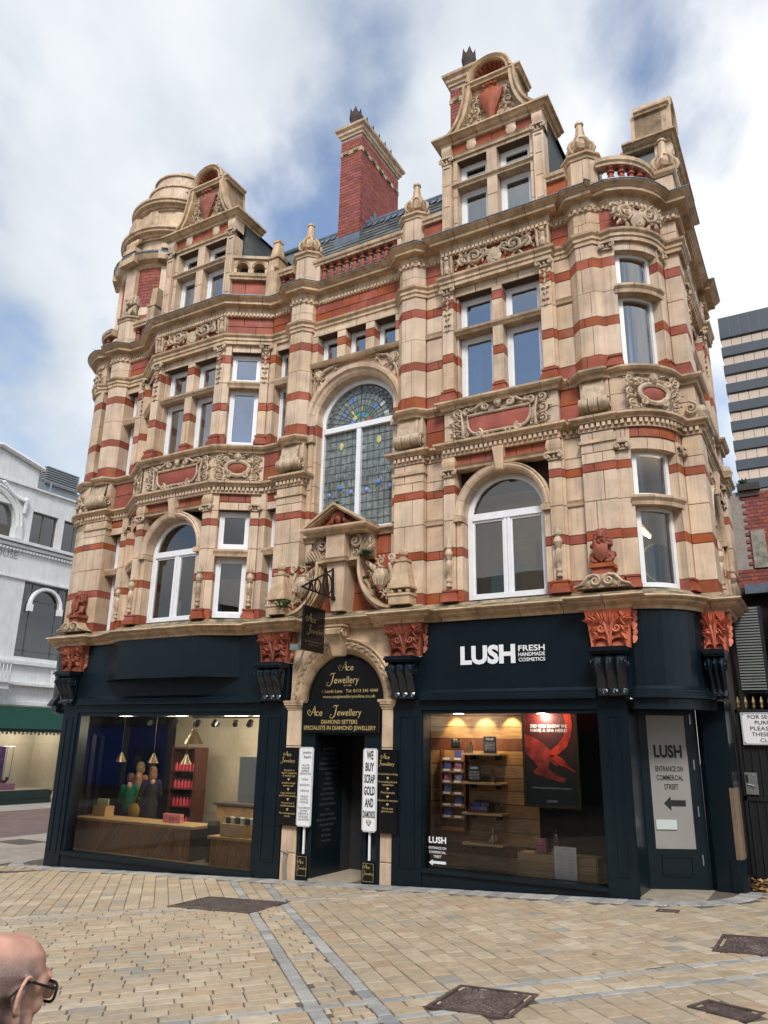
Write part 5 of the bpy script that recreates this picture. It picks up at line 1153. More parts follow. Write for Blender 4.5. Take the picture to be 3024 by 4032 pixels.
# recessed corner door
soff = MB(); soff.prism([(-2.56, .05)]+arc(ac, ay, .80, -90*D_, 0, 8)+[(-1.4, 1.6), (-2.9, 1.4)], 2.46, 2.50); obj('soffit', soff, 'paint', RS)
jb = MB(); jb.box(-2.62, -2.552, .012, .68, -.2, 2.46); jb.prism([(-1.80, 1.16), (-1.72, 1.06), (-1.36, .94), (-1.34, 1.6), (-1.75, 1.6)], -.2, 2.5); obj('door_jamb', jb, 'paint', RS)
pw = MB(); pw.prism([(-1.42, .935), (-1.36, .912), (-1.325, 1.0), (-1.325, 1.3), (-1.42, 1.3)], .36, 1.30); obj('timber_corner_strip', pw, pmat('bare_timber_strip', (.20, .14, .09), .7, .2, 6), RS)
pw = MB(); pw.prism([(-1.50, .95), (-1.36, .90), (-1.31, 1.0), (-1.31, 1.5), (-1.50, 1.5)], -.2, .36); obj('corner_plinth', pw, 'paint', RS)
dA = atan2(1.14-.66, .80); CURF[0] = frame(-2.60, .68, dA); W_ = .93
d = MB()
d.box(.0, .10, 0, .06, -.12, 2.44); d.box(W_-.10, W_, 0, .06, -.12, 2.44)
d.box(.10, .17, .0, .05, -.10, 2.42); d.box(W_-.17, W_-.10, .0, .05, -.10, 2.42); d.box(.17, W_-.17, 0, .05, 2.30, 2.42); d.box(.17, W_-.17, 0, .05, -.10, .44)
for q in ((.24, W_-.24, .33, .35), (.24, W_-.24, .08, .10), (.24, .26, .10, .33), (W_-.26, W_-.24, .10, .33)): d.box(q[0], q[1], -.015, 0, q[2], q[3])
DR = obj('door', d, 'paint', RS)
obj('frosted_pane', MB().box(.17, W_-.17, .02, .03, .44, 2.30), pmat('frosted_vinyl', (.30, .28, .26), .22, .06, 2, spec=.6), DR)
l = MB(); cx_ = W_/2+.0; obj('name_lettering', MB().text('LUSH', cx_, 1.70, .015, .165, 'CENTER', offset=.035, width=.42), 'ltblack', DR)
for i, s in enumerate(('ENTRANCE ON', 'COMMERCIAL', 'STREET')): obj('text_line', MB().text(s, cx_+.01*(i == 2), 1.50-.125*i, .015, .07, 'CENTER', offset=.012, width=(.41, .40, .21)[i]), 'ltblack', DR)
l.plate([(cx_-.12, 1.055), (cx_-.02, .96), (cx_-.02, 1.02), (cx_+.2, 1.02), (cx_+.2, 1.10), (cx_-.02, 1.10), (cx_-.02, 1.15)], .012, .015); obj('arrow', l, 'ltblack', DR)
obj('letter_plate', MB().box(.20, .50, .0, .02, .70, .83), pmat('letter_plate', (.55, .6, .58), .4, .05), DR)
for z in (.3, .95, 1.6, 2.25): obj('hinge', MB().box(W_-.105, W_-.09, -.01, .0, z-.07, z+.07), 'metal', DR)
CURF[0] = None

JS = thing('shop_entrance', (-7.45, 0, gz(-7.45)), "narrow jeweller's doorway under a moulded terracotta arch between the two larger shopfronts", 'entrance')
for x0, x1 in ((-8.60, -8.28), (-6.62, -6.39)):
    zs_ = [gz(x0)-.1, .0, .55, 1.15, 1.75, 2.38]
    for a, b in zip(zs_[:-1], zs_[1:]): obj('column_block', MB().cham(x0, x1, .02, .4, a+.004, b-.004, .012), 'buff', JS)
    im = MB()
    for z, o in ((2.38, .01), (2.42, .03), (2.46, .05), (2.50, .06)): im.box(x0-o, x1+o, .02-o, .4, z, z+.04)
    obj('impost', im, 'buff2', JS)
AX, AZ = -7.45, 2.54
prof = [(.80, .32), (.80, .12), (.83, .08), (.90, .02), (.97, .0), (1.02, .03), (1.03, .0), (1.06, -.02), (1.08, .0), (1.09, .06), (1.09, .2)]
for j in range(9): obj('arch_stone', MB().arch(AX, AZ, prof, pi*j/9+.003, pi*(j+1)/9-.003, 5), 'buff2', JS)
gu = MB()
for j in range(22):
    a = pi*(j+.5)/22; s_ = 1 if a < pi/2 else -1
    gu.spiral(AX+.985*cos(a), AZ+.985*sin(a), -.012, .036, .01, 1.1, a+(pi if j % 2 else 0), s_, .013, .009, 10)
    b = a+pi/44; gu.tube([(AX+1.01*cos(a), -.01, AZ+1.01*sin(a)), (AX+.99*cos(b), -.016, AZ+.99*sin(b)), (AX+.955*cos(b+pi/60), -.01, AZ+.955*sin(b+pi/60))], .011, 5)
obj('arch_ornament', gu, 'carve', JS)
P = [(AX+1.07*cos(pi*i/20), AZ+1.07*sin(pi*i/20)) for i in range(21)]+[(-8.62, 2.54), (-8.62, 3.82), (-6.38, 3.82), (-6.38, 2.54)]
sp = MB(); 
for s_ in (-1, 1):
    Q = [(AX+s_*1.07*cos(pi/2*i/14), AZ+1.07*sin(pi/2*i/14)) for i in range(15)]+[(AX, 3.82), (AX+s_*1.12, 3.82), (AX+s_*1.12, 2.54)]
    sp.plate(Q[::-1] if s_ > 0 else Q, .07, .35)
obj('arch_spandrel', sp, 'buff', JS)
kk = MB(); pr = [(.05, 3.80), (-.22, 3.79), (-.28, 3.74), (-.27, 3.66), (-.19, 3.58), (-.12, 3.46), (-.10, 3.34), (-.08, 3.30), (.05, 3.30)]; kx = -7.50
vs = [];
for u in (-.18, .18):
    for y_, z_ in pr: k_ = .55+.45*(z_-3.3)/.5; vs.append((kx+u*k_, y_, z_))
n = len(pr); kk.add(vs, [(i, i+1, n+i+1, n+i) for i in range(n-1)]+[tuple(range(n-1, -1, -1)), tuple(range(n, 2*n))], True); q = MB(frame(kx+.185, 0, pi/2)).spiral(-.17, 3.68, 0, .09, .012, 1.6, pi, -1, .02, .012); kk.add(q.v, q.f, True)
kk.box(kx-.22, kx+.22, -.26, .1, 3.79, 3.83); obj('scroll_keystone', kk, 'buff2', JS)
# doorway recess
dj = MB(); dj.box(-8.26, -7.96, .02, .10, -.5, .02); dj.box(-8.26, -8.19, .02, .10, .02, 2.0); dj.box(-8.03, -7.96, .02, .10, .02, 2.0); dj.box(-8.19, -8.03, .02, .1, 1.72, 2.0)
dj.box(-6.95, -6.62, .02, .10, -.5, .02); dj.box(-6.95, -6.88, .02, .1, .02, 2.0); dj.box(-6.69, -6.62, .02, .1, .02, 2.0); dj.box(-6.88, -6.69, .02, .1, 1.72, 2.0); dj.box(-8.26, -6.62, .1, .25, 1.95, 2.54)
obj('door_surround', dj, 'paint', JS)
rc = MB(); rc.box(-8.26, -7.98, .95, 1.3, -.5, 2.0); rc.box(-6.93, -6.62, .12, 1.3, -.5, 2.0); rc.box(-7.98, -6.93, 1.3, 1.36, -.5, 2.0); rc.box(-8.26, -6.62, .1, 1.3, 2.0, 2.05); obj('recess_wall', rc, 'dark', JS)
obj('recess_door', MB().box(-7.7, -7.0, 1.24, 1.29, -.37, 1.95), 'paint', JS)
obj('recess_step', MB().box(-7.97, -6.93, -.02, 1.3, -.6, -.36), pmat('recess_tile', (.42, .34, .25), .6, .15, 6), JS)
cb = MB(); cb.box(-7.985, -7.965, .10, .16, -.5, 2.0); cb.box(-7.985, -7.965, .89, .95, -.5, 2.0); cb.box(-7.985, -7.965, .16, .89, -.5, .06); obj('cabinet_frame', cb, 'paint', JS)
obj('cabinet_back', MB().box(-8.2, -8.0, .12, .93, .0, 2.0), 'dark', JS)
obj('display_pane', MB().add([(-7.975, .16, .06), (-7.975, .89, .06), (-7.975, .89, 1.95), (-7.975, .16, 1.95)], [(0, 1, 2, 3)]), glassmat('cabinet_glass', .03, (1, 1, 1), 0, .6), JS)
tx = MB(frame(-7.99, .52, pi/2)); L_ = ['Jewellery', 'Repairs', 'CARRIED OUT BY', 'EXPERIENCED CRAFTSMEN', 'IN OUR ON SITE WORKSHOP', 'EARRINGS', 'CHAINS', 'BRACELETS', 'RING REPAIRS', 'RING ALTERATIONS', 'STONE SETTING', 'STONE REPLACEMENTS', 'CLAWS', 'PEARL RE-THREADS', 'SILVER & RHODIUM PLATING', 'STRAP SHORTENING', 'BATTERIES', 'REMODELLING', 'VALUATIONS']
zz_ = 1.70
for i, s in enumerate(L_): tx.text(s, 0, zz_, 0, .062 if i < 2 else .036, 'CENTER', shear=.2 if i < 2 else 0, width=min(.62, len(s)*(.045 if i < 2 else .028))); zz_ -= .085
obj('display_lettering', tx, 'ltgrey', JS)

# ------------------------------------------------------------------ signs
def swash_A(m, x, z, y, h, t=.010):      # flourished italic capital A
    m.tube([(x-.15*h, y, z+.02*h), (x-.42*h, y, z+.12*h), (x-.52*h, y, z+.42*h), (x-.28*h, y, z+.62*h), (x-.12*h, y, z+.42*h), (x-.28*h, y, z+.28*h)], [t*.5, t, t*1.2, t, t*.7, t*.4], 5, flat=.3)
    m.tube([(x-.12*h, y, z), (x+.12*h, y, z+.45*h), (x+.42*h, y, z+1.0*h)], [t*.6, t*.9, t*.5], 5, flat=.3); m.tube([(x+.40*h, y, z+.98*h), (x+.42*h, y, z+.5*h), (x+.46*h, y, z)], [t*.6, t*1.5, t*1.3], 5, flat=.3); m.tube([(x+.0*h, y, z+.3*h), (x+.46*h, y, z+.36*h)], t*.6, 5, flat=.3)
def swash_J(m, x, z, y, h, t=.010):
    m.tube([(x-.05*h, y, z+.8*h), (x+.1*h, y, z+1.0*h), (x+.45*h, y, z+.98*h), (x+.62*h, y, z+1.05*h)], [t*.4, t, t, t*.4], 5, flat=.3)
    m.tube([(x+.38*h, y, z+.98*h), (x+.28*h, y, z+.5*h), (x+.15*h, y, z+.02*h), (x-.12*h, y, z-.25*h), (x-.42*h, y, z-.18*h), (x-.38*h, y, z+.12*h), (x-.15*h, y, z+.12*h)], [t*.7, t*1.5, t*1.2, t*.8, t*.7, t*.6, t*.3], 5, flat=.3)
def ace(m, x, z, y, h):      # "Ace": x = left of the capital
    swash_A(m, x+.5*h, z, y, h, h*.045); m.text('ce', x+1.04*h, z, y, h*.66, 'LEFT', shear=.12)
def jewel(m, x, z, y, h):
    swash_J(m, x+.4*h, z, y, h, h*.045); m.text('ewellery', x+.86*h, z, y, h*.66, 'LEFT', shear=.12, sx=.88)
t_ = thing('lunette_sign', (AX, .2, 2.54), "black half-round sign with gold script filling the arch above the jeweller's door", 'sign')
obj('board', MB().plate([(AX-.80, 2.50), (AX+.80, 2.50)]+[(AX+.80*cos(pi*i/20), 2.54+.80*sin(pi*i/20)) for i in range(21)], .17, .22), 'blackgloss', t_)
l = MB(); ace(l, -7.62, 3.06, .165, .17); jewel(l, -7.86, 2.84, .165, .18); l.text('EST 1978', AX+.03, 2.785, .165, .028, 'CENTER'); l.text('1 Lands Lane   Tel: 0113 245 4040', AX+.08, 2.68, .165, .052, 'CENTER', width=1.16, offset=.006); l.text('www.acejewelleryonline.co.uk', AX+.06, 2.585, .165, .052, 'CENTER', width=1.10, offset=.006); obj('lettering', l, 'gold', t_)
t_ = thing('fascia_sign', (-7.43, -.05, 1.99), "black rectangular sign with gold script across the top of the jeweller's door", 'sign')
obj('board', MB().box(-8.22, -6.64, -.05, .0, 1.99, 2.49), 'blackgloss', t_)
l = MB(); ace(l, -8.10, 2.27, -.055, .17); jewel(l, -7.62, 2.27, -.055, .17); l.text('DIAMOND SETTERS', -7.43, 2.135, -.055, .066, 'CENTER', width=.74, offset=.008); l.text('SPECIALISTS IN DIAMOND JEWELLERY', -7.43, 2.035, -.055, .066, 'CENTER', width=1.48, offset=.008); obj('lettering', l, 'gold', t_)
def gem(m, x, z, y, s): m.plate([(x-.5*s, z+.2*s), (x-.3*s, z+.42*s), (x+.3*s, z+.42*s), (x+.5*s, z+.2*s), (x, z-.4*s)][::-1], y, y+.002)
def blackboard(x0, x1, lines, label, clip):
    t_ = thing('notice_board', ((x0+x1)/2, -.03, .44), label, 'sign')
    obj('board', MB().box(x0, x1, -.05, -.0, .44, 1.73), 'blackgloss', t_)
    l = MB(); xc = clip; ace(l, xc-.14, 1.58, -.055, .09); jewel(l, xc-.2, 1.475, -.055, .085); z = 1.33
    for g in lines:
        for s in g: l.text(s, xc, z, -.055, .032, 'CENTER', width=min(.38, .0175*len(s))); z -= .045
        if g is not lines[-1]: gem(l, xc, z-.005, -.056, .05)
        z -= .075
    obj('lettering', l, 'gold', t_)
blackboard(-8.64, -8.19, [['Specialist in', 'designer engagement', '& wedding rings'], ['Jewellery designs', 'made to order'], ['Large selection of', 'gold & silver jewellery'], ['We stock loose &', 'certified diamonds'], ['Part exchange deals', 'welcome']], "tall black board with gold text fixed left of the jeweller's door", -8.44)
blackboard(-6.62, -6.27, [['On site jewellery workshop'], ['Re-modelling & stone', 'replacements'], ['Watch batteries'], ['Valuation for insurance'], ['We buy scrap', 'gold & silver']], "tall black board with gold text fixed right of the jeweller's door", -6.445)
def whiteboard(x0, x1, label, big):
    t_ = thing('notice_board', ((x0+x1)/2, -.1, .45), label, 'sign'); c = .03
    obj('board', MB().plate([(x0+c, .45), (x1-c, .45), (x1, .45+c), (x1, 1.74-c), (x1-c, 1.74), (x0+c, 1.74), (x0, 1.74-c), (x0, .45+c)], -.11, -.09), 'ltwhite', t_)
    l = MB(); xc = (x0+x1)/2; y = -.114
    for q in ((x0+.012, x1-.012, .462, .465), (x0+.012, x1-.012, 1.725, 1.728), (x0+.012, x0+.015, .465, 1.725), (x1-.015, x1-.012, .465, 1.725)): l.box(q[0], q[1], y, y+.003, q[2], q[3])
    if big:
        for i, s in enumerate(('WE', 'BUY', 'SCRAP', 'GOLD', 'AND', 'DIAMONDS')): l.text(s, xc, 1.57-.185*i+(.02 if i == 5 else 0), y, .125 if i < 5 else .10, 'CENTER', offset=.03, width=(.13, .165, .20, .205, .16, .225)[i])
        for a, b in (((-.05, .60), (-.03, .625)), ((-.03, .625), (.03, .625)), ((.03, .625), (.05, .60)), ((.05, .60), (0, .54)), ((0, .54), (-.05, .60)), ((-.05, .60), (.05, .60)), ((-.02, .60), (0, .54)), ((.02, .60), (0, .54))): l.tube([(xc+a[0], y, a[1]), (xc+b[0], y, b[1])], .003, 4)
    else:
        l.text('Jewellery', xc+.02, 1.63, y, .05, 'CENTER', shear=.3, width=.19); l.text('Repairs', xc+.03, 1.555, y, .05, 'CENTER', shear=.3, width=.16)
        z = 1.42
        for s in ('ON SITE', 'WORKSHOP', 'EXPRESS', 'SERVICE ON', '-', 'CHAINS', '-', 'BRACELETS', '-', 'EARRINGS', '-', 'RHODIUM', 'PLATING', 'ON RINGS', '~', '7 DAY SERVICE', 'ON RING', 'REPAIRS &', 'INSURANCE', 'VALUATIONS'):
            l.text(s, xc, z, y, .034, 'CENTER', width=None if len(s) < 2 else min(.25, .0225*len(s))); z -= .046
    obj('lettering', l, 'ltblack', t_)
    obj('pole', MB().box(xc-.03, xc+.0, -.06, -.03, .02, .45), 'white', t_)
whiteboard(-8.20, -7.90, "narrow white board listing repairs left of the jeweller's dark doorway", False)
whiteboard(-6.89, -6.62, "narrow white board with large black words right of the jeweller's dark doorway", True)
for x0, x1, z0, z1, w_ in ((-8.24, -7.99, -.36, .0, 'left'), (-6.94, -6.68, -.33, .0, 'right')):
    t_ = thing('plaque', ((x0+x1)/2, .0, z0), "small black plaque with gold script low on the %s side of the jeweller's door" % w_, 'sign'); xc = (x0+x1)/2
    obj('board', MB().box(x0+.02, x1-.02, -.005, .018, z0+.02, z1-.02), 'blackgloss', t_); l = MB(); ace(l, xc-.1, z0+.22, -.008, .07); jewel(l, xc-.1, z0+.13, -.008, .055)
    for q in ((x0+.03, x1-.03, z0+.03, z0+.034), (x0+.03, x1-.03, z1-.034, z1-.03), (x0+.03, x0+.034, z0+.034, z1-.034), (x1-.034, x1-.03, z0+.034, z1-.034)): l.box(q[0], q[1], -.007, -.005, q[2], q[3])
    obj('lettering', l, 'gold', t_)
# big white fascia lettering
t_ = thing('fascia_lettering', (-4.43, -.03, 3.07), 'large white raised shop-name letters on the dark fascia right of the jeweller', 'sign')
l = MB(); l.text('LUSH', -5.14, 3.08, -.022, .262, 'LEFT', offset=.045, width=.94); obj('large_letters', l, 'ltwhite', t_)
l = MB()
for s, z, h_ in (('FRESH', 3.245, .085), ('HANDMADE', 3.165, .055), ('COSMETICS', 3.085, .052)): l.text(s, -4.15, z, -.022, h_, 'LEFT', offset=.02, width=.43)
obj('small_letters', l, 'ltwhite', t_)
# window decal
t_ = thing('window_decal', (-5.62, .13, .07), 'white entrance notice with arrow stuck low on the left of the display window', 'sign')
l = MB(); l.text('LUSH', -5.79, .345, .134, .085, 'LEFT', offset=.035, width=.30)
for i, s in enumerate(('ENTRANCE ON', 'COMMERCIAL', 'TREET')): l.text(s, -5.64, .255-.062*i, .134, .036, 'CENTER', offset=.01, width=(.30, .29, .14)[i])
l.plate([(-5.79, .06), (-5.72, .015), (-5.72, .045), (-5.495, .045), (-5.495, .085), (-5.72, .085), (-5.72, .105)], .132, .134); obj('lettering', l, 'ltwhite', t_)
# hanging sign and bracket
t_ = thing('hanging_sign', (-7.58, -.7, 3.3), "black hanging sign on chains from an iron bracket over the jeweller's arch", 'sign')
b = MB(); b.box(-7.60, -7.56, -.20, -.15, 4.28, 4.88); b.tube([(-7.58, -.17, 4.86), (-7.58, -1.12, 4.36)], .018, 6); b.tube([(-7.58, -.17, 4.32), (-7.58, -1.14, 4.36)], .018, 6)
for y_, z_, r_ in ((-.36, 4.54, .17), (-.66, 4.46, .105), (-.86, 4.41, .06)): b.tube([(-7.58, y_+r_*.85*cos(2*pi*i/16), z_+r_*1.1*sin(2*pi*i/16)) for i in range(17)], .016, 5)
for z_ in (4.32, 4.82): b.box(-7.62, -7.54, -.16, -.08, z_-.03, z_+.03)
obj('bracket', b, 'black', t_)
c = MB()
for y_ in (-.98, -.50):
    for i in range(7): a = MB(); z_ = 4.33-.04*i; c.tube([(-7.58+.010*cos(t)*(i % 2), y_+.010*cos(t)*(1-i % 2), z_+.026*sin(t)) for t in [2*pi*j/8 for j in range(9)]], .004, 4)
obj('chain', c, 'black', t_)
obj('board', MB().box(-7.60, -7.56, -1.05, -.42, 3.30, 4.06), 'blackgloss', t_)
l = MB(frame(-7.558, -1.05, pi/2)); ace(l, .06, 3.79, 0, .16); jewel(l, .10, 3.60, 0, .14); l.text('Specialists in Diamond Jewellery', .315, 3.45, 0, .03, 'CENTER', width=.52); l.text('and Stone Setting', .315, 3.40, 0, .03, 'CENTER', width=.3); obj('lettering', l, 'golddim', t_)
t_ = MB(); t_.box(-8.40, -8.22, -.28, -.14, 3.42, 3.52); t_.tube([(-8.31, -.14, 3.47), (-8.31, .08, 3.5)], .02, 6); o = obj('floodlight', t_, pmat('lamp_grey', (.18, .22, .22), .3, .1, 5), None); tag(o, "small grey floodlight on the wall left of the hanging sign", 'light')
t_ = MB(); t_.tube([(-8.46, .0, -.42), (-8.46, -.03, -.2), (-8.46, -.02, -.02)], .035, 8); t_.tube([(-8.46, -.02, -.02), (-8.46, .04, .02)], .045, 8); o = obj('drain_pipe', t_, pmat('grey_pipe', (.25, .23, .2), .5, .2, 8), None); tag(o, "short grey downpipe stub at the foot of the jeweller's left column", 'pipe')
# ------------------------------------------------------------------ left shop interior
IN = MB(); IN.prism([(-14.55, .3), (-9.0, .3), (-9.0, 4.1), (-18.2, 4.1)], -.5, -.45); obj('shop_floor', IN, pmat('shop_floor', (.20, .17, .14), .5, .1, 3), LS)
obj('shop_ceiling', MB().prism([(-14.6, .25), (-8.75, .25), (-8.75, 4.1), (-18.2, 4.1)], 2.42, 2.47), pmat('shop_ceiling', (.30, .28, .25), .8, .05), LS)
M['cream'] = pmat('cream_tile', (.66, .60, .48), .35, .06, 3)
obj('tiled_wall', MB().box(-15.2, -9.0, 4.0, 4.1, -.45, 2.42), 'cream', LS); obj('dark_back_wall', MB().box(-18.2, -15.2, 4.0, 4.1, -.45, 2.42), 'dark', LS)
til = MB()
for i in range(24):
    for j in range(9):
        x = -13.9+.21*i+(.105 if j % 2 else 0); til.box(x, x+.204, 3.985, 4.0, .1+.22*j, .1+.22*j+.213)
stuff(obj('wall_tiles', til, 'cream', LS))
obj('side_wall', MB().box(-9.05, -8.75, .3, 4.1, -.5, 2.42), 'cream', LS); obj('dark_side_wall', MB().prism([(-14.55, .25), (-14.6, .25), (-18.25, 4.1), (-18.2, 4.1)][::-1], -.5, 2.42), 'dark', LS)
fr = MB(); 
for a, b in ((-14.4, 1.2), (-14.4, 2.3)): fr.box(a-.9*b+.05, a-.9*b+.12, b+.3-.06, b+.3+.06, -.45, 1.9)
fr.tube([(-15.4, 1.5, 1.9), (-16.4, 2.6, 1.9)], .06, 4, False); obj('inner_door_frame', fr, 'black', LS)
def clip(poly, x0, x1, z0, z1):
    for ax, lim, sg in ((0, x0, 1), (0, x1, -1), (1, z0, 1), (1, z1, -1)):
        out = []
        for i in range(len(poly)):
            a, b = poly[i-1], poly[i]; da, db_ = (a[ax]-lim)*sg, (b[ax]-lim)*sg
            if da*db_ < 0: t_ = da/(da-db_); out.append((a[0]+(b[0]-a[0])*t_, a[1]+(b[1]-a[1])*t_))
            if db_ >= 0: out.append(b)
        poly = out
        if len(poly) < 3: return []
    return poly
CT = thing('counter', (-13, .9, -.45), 'wooden shop counter with slanting plank front in the left shop window', 'counter')
obj('worktop', MB().box(-14.75, -11.2, .62, 1.35, .14, .19), 'woodl', CT)
obj('carcass', MB().box(-14.65, -11.3, .69, 1.3, -.45, .14), 'dark', CT)
x = -15.6
while x < -11.2:
    w_ = random.choice((.15, .17, .19)); P = clip([(x, -.45), (x+w_-.008, -.45), (x+w_-.008+.42, .14), (x+.42, .14)], -14.66, -11.75, -.45, .14)
    if P: obj('plank', MB().plate(P, .665, .69), 'wood', CT)
    x += w_
for i in range(3): obj('plank', MB().box(-11.73+.14*i, -11.60+.14*i, .665, .69, -.45, .14), 'wood', CT)
C2_ = thing('counter', (-10.2, .9, -.45), 'lower plank counter by the right edge of the left shop window', 'counter')
obj('worktop', MB().box(-10.75, -9.3, .55, 1.3, .02, .07), 'woodl', C2_)
for i in range(9): obj('plank', MB().box(-10.7+.155*i, -10.55+.155*i, .6, .63, -.45, .02), 'wood', C2_)
obj('carcass', MB().box(-10.7, -9.35, .63, 1.2, -.45, .02), 'dark', C2_)
SU = thing('shelf_unit', (-13.8, 3.0, -.45), 'tall dark red wooden shelf unit stocked with pink bottles', 'shelf'); CURF[0] = frame(-14.15, 2.85, .15)
sm = MB(); sm.box(0, .03, 0, .5, -.45, 1.62); sm.box(.67, .72, -.0, .5, -.45, 1.62); sm.box(.03, .67, .46, .5, -.45, 1.62); sm.box(.0, .72, -.0, .5, 1.62, 1.66); obj('carcass', sm, 'woodred', SU)
for i, z in enumerate((-.1, .32, .72, 1.12)): obj('shelf', MB().box(.03, .67, .02, .46, z-.03, z), 'woodred', SU)
CURF[0] = None
pink = pmat('pink_bottle', (.75, .10, .16), .3, .1, 5); bt = MB().lathe(0, 0, [(0, 0), (.038, 0), (.04, .02), (.04, .13), (.02, .16), (.02, .2), (0, .2)], 8).mesh('bottle', pink); blk = MB().lathe(0, 0, [(0, .2), (.024, .2), (.024, .235), (0, .235)], 8).mesh('cap', M['ltblack'])
Fs = frame(-14.15, 2.85, .15)
for kz, z in enumerate((-.1, .32, .72, 1.12)):
    for i in range(6):
        p = Fs @ Vector((.10+.10*i, .12, z)); o = link('bottle', bt); o.location = p; tag(o, '%s pink bottle on the %s shelf of the tall dark red shelf unit' % (('leftmost', 'second', 'third', 'fourth', 'fifth', 'rightmost')[i], ('lowest', 'second lowest', 'second highest', 'highest')[kz]), 'bottle', 'pink bottles on the shelf unit'); link('cap', blk, o, True)
def pendant(x, y, z, r, h, mat, label):
    t_ = thing('pendant_lamp', (x, y, z), label, 'lamp'); m = MB(); m.lathe(0, 0, [(r, 0), (r*.92, h*.12), (r*.3, h*.8), (r*.25, h), (r*.2, h), (r*.88, h*.05), (r, 0)], 16); obj('shade', m, mat, t_, True)
    obj('cord', MB().tube([(0, 0, h), (0, 0, 2.42-z)], .006, 5), 'black', t_, True); obj('bulb', MB().ball(0, 0, h*.25, r*.25, 8), emat('warm_bulb', (1, .75, .4), 3), t_, True)
M['brass'] = pmat('brass', (.45, .35, .17), .3, .1, 6, metal=.8); M['bronze'] = pmat('dull_bronze', (.15, .11, .06), .35, .1, 6, metal=.6)
for x, w_ in ((-13.84, 'left'), (-12.85, 'middle'), (-11.90, 'right')): pendant(x, 1.0, 1.34, .12, .20, 'bronze', '%s one of the three small brass cone lamps hanging in the left shop' % w_)
pendant(-13.15, 2.5, 1.74, .24, .34, 'bronze', 'big domed bronze lamp hanging behind the small cone lamps in the left shop')
TR = thing('track_lighting', (-12.5, 1.9, 2.38), 'black ceiling track with lit spotlights across the left shop', 'lights')
obj('track', MB().box(-14.4, -10.6, 1.88, 1.92, 2.34, 2.38).box(-13.6, -10.4, 2.88, 2.92, 2.34, 2.38), 'black', TR)
glow = emat('spot_glow', (1, .82, .5), 22)
for i, (x, y) in enumerate(((-14.0, 1.9), (-13.5, 2.9), (-13.2, 1.9), (-12.8, 2.9), (-12.5, 1.9), (-12.0, 1.9), (-11.8, 2.9), (-11.4, 1.9), (-11.0, 1.9), (-10.8, 2.9))):
    F = Matrix.Translation((x, y, 2.2)) @ Matrix.Rotation(.5*(i % 3-1), 4, 'Y') @ Matrix.Rotation(-1.0, 4, 'X') @ Matrix.Rotation(-.5, 4, 'Y'); h = MB(F); h.lathe(0, 0, [(.055, -.08), (.06, .06), (.03, .1), (0, .1)], 10); hd_ = obj('spotlight', h, 'black', TR); obj('lens', MB(F).lathe(0, 0, [(0, -.075), (.05, -.075)], 10), glow, hd_)
for x, y, e in ((-13.6, 2.2, 14), (-11.8, 2.2, 30), (-10.4, 1.5, 24), (-11.2, 3.2, 32), (-13.2, .42, 26), (-11.6, .42, 26), (-10.0, .42, 22)):  # added fill lights without fixtures, to brighten the shop interior
    la = bpy.data.lights.new('shop_fill', 'POINT'); la.energy = e; la.color = (1, .86, .64); la.shadow_soft_size = .15; o = bpy.data.objects.new('shop_fill', la); COL.objects.link(o); o.location = (x, y, 2.1); o.parent = TR; o.matrix_parent_inverse = WM[TR.as_pointer()].inverted()
t_ = thing('worktop_cupboard', (-11.9, 3.5, -.45), 'weathered wooden cupboard with grey worktop against the tiled wall', 'cupboard'); obj('worktop', MB().box(-13.0, -10.9, 3.2, 3.98, .38, .43), 'metal', t_)
for i in range(8): obj('plank', MB().box(-12.95+.25*i, -12.71+.25*i, 3.26, 3.29, -.45, .38), 'woodl', t_)
obj('carcass', MB().box(-12.95, -10.95, 3.29, 3.95, -.45, .38), 'dark', t_)
t_ = thing('wall_shelf', (-12.3, 3.9, .95), 'small dark wall shelf on the cream tiles holding plants', 'shelf'); obj('board', MB().box(-12.75, -11.8, 3.78, 3.98, .93, .96), 'woodred', t_)
def tuft(name, x, y, z, r, n, mat, label, cat='plant', up=1.0, lw=.25):
    m = MB(); rd = random.Random(int(abs(x*97+y*31+z*13)))
    for i in range(n):
        a = rd.random()*2*pi; e = rd.uniform(.1, 1.4)*up; l_ = r*rd.uniform(.5, 1.1); d = Vector((cos(a)*cos(e), sin(a)*cos(e), sin(e))); s_ = Vector((-sin(a), cos(a), 0))*r*lw*.5; b0 = Vector((x, y, z))+Vector((rd.uniform(-.3, .3)*r, rd.uniform(-.15, .15)*r, 0)); mid = b0+d*l_*.6; tip = b0+d*l_-Vector((0, 0, l_*.15))
        m.add([tuple(b0), tuple(mid+s_), tuple(tip), tuple(mid-s_)], [(0, 1, 2, 3)])
    o = obj(name, m, mat, None); return tag(o, label, cat)
tuft('potted_plant', -12.5, 3.86, .97, .22, 60, 'moss', 'leafy green plant on the small wall shelf in the left shop')
tuft('flower_pot', -12.05, 3.86, .97, .18, 40, pmat('red_flower', (.35, .03, .03), .6, .2, 9), 'dark red ornament on the small wall shelf in the left shop', 'ornament')
o = obj('paper_notice', MB().box(-9.86, -9.44, .30, .31, .72, 1.54), pmat('white_sheet', (.72, .74, .70), .6, 0, emit=0), None); tag(o, 'blank white sheet hanging inside the right edge of the left shop window', 'poster')
cr = thing('crate', (-14.1, 1.5, .05), 'small wooden crate of jars at the left end of the counter', 'crate'); obj('box', MB().box(-14.55, -14.15, 1.0, 1.25, .19, .40), 'woodl', cr); j = MB()
for i in range(6): j.lathe(-14.5+.06*i, 1.1, [(0, .4), (.028, .4), (.028, .52), (.02, .55), (0, .55)], 8)
obj('jars', j, pmat('jar_green', (.25, .28, .12), .3, .2, 9), cr)
tb = pmat('tub_white', (.6, .6, .55), .4, .1, 6)
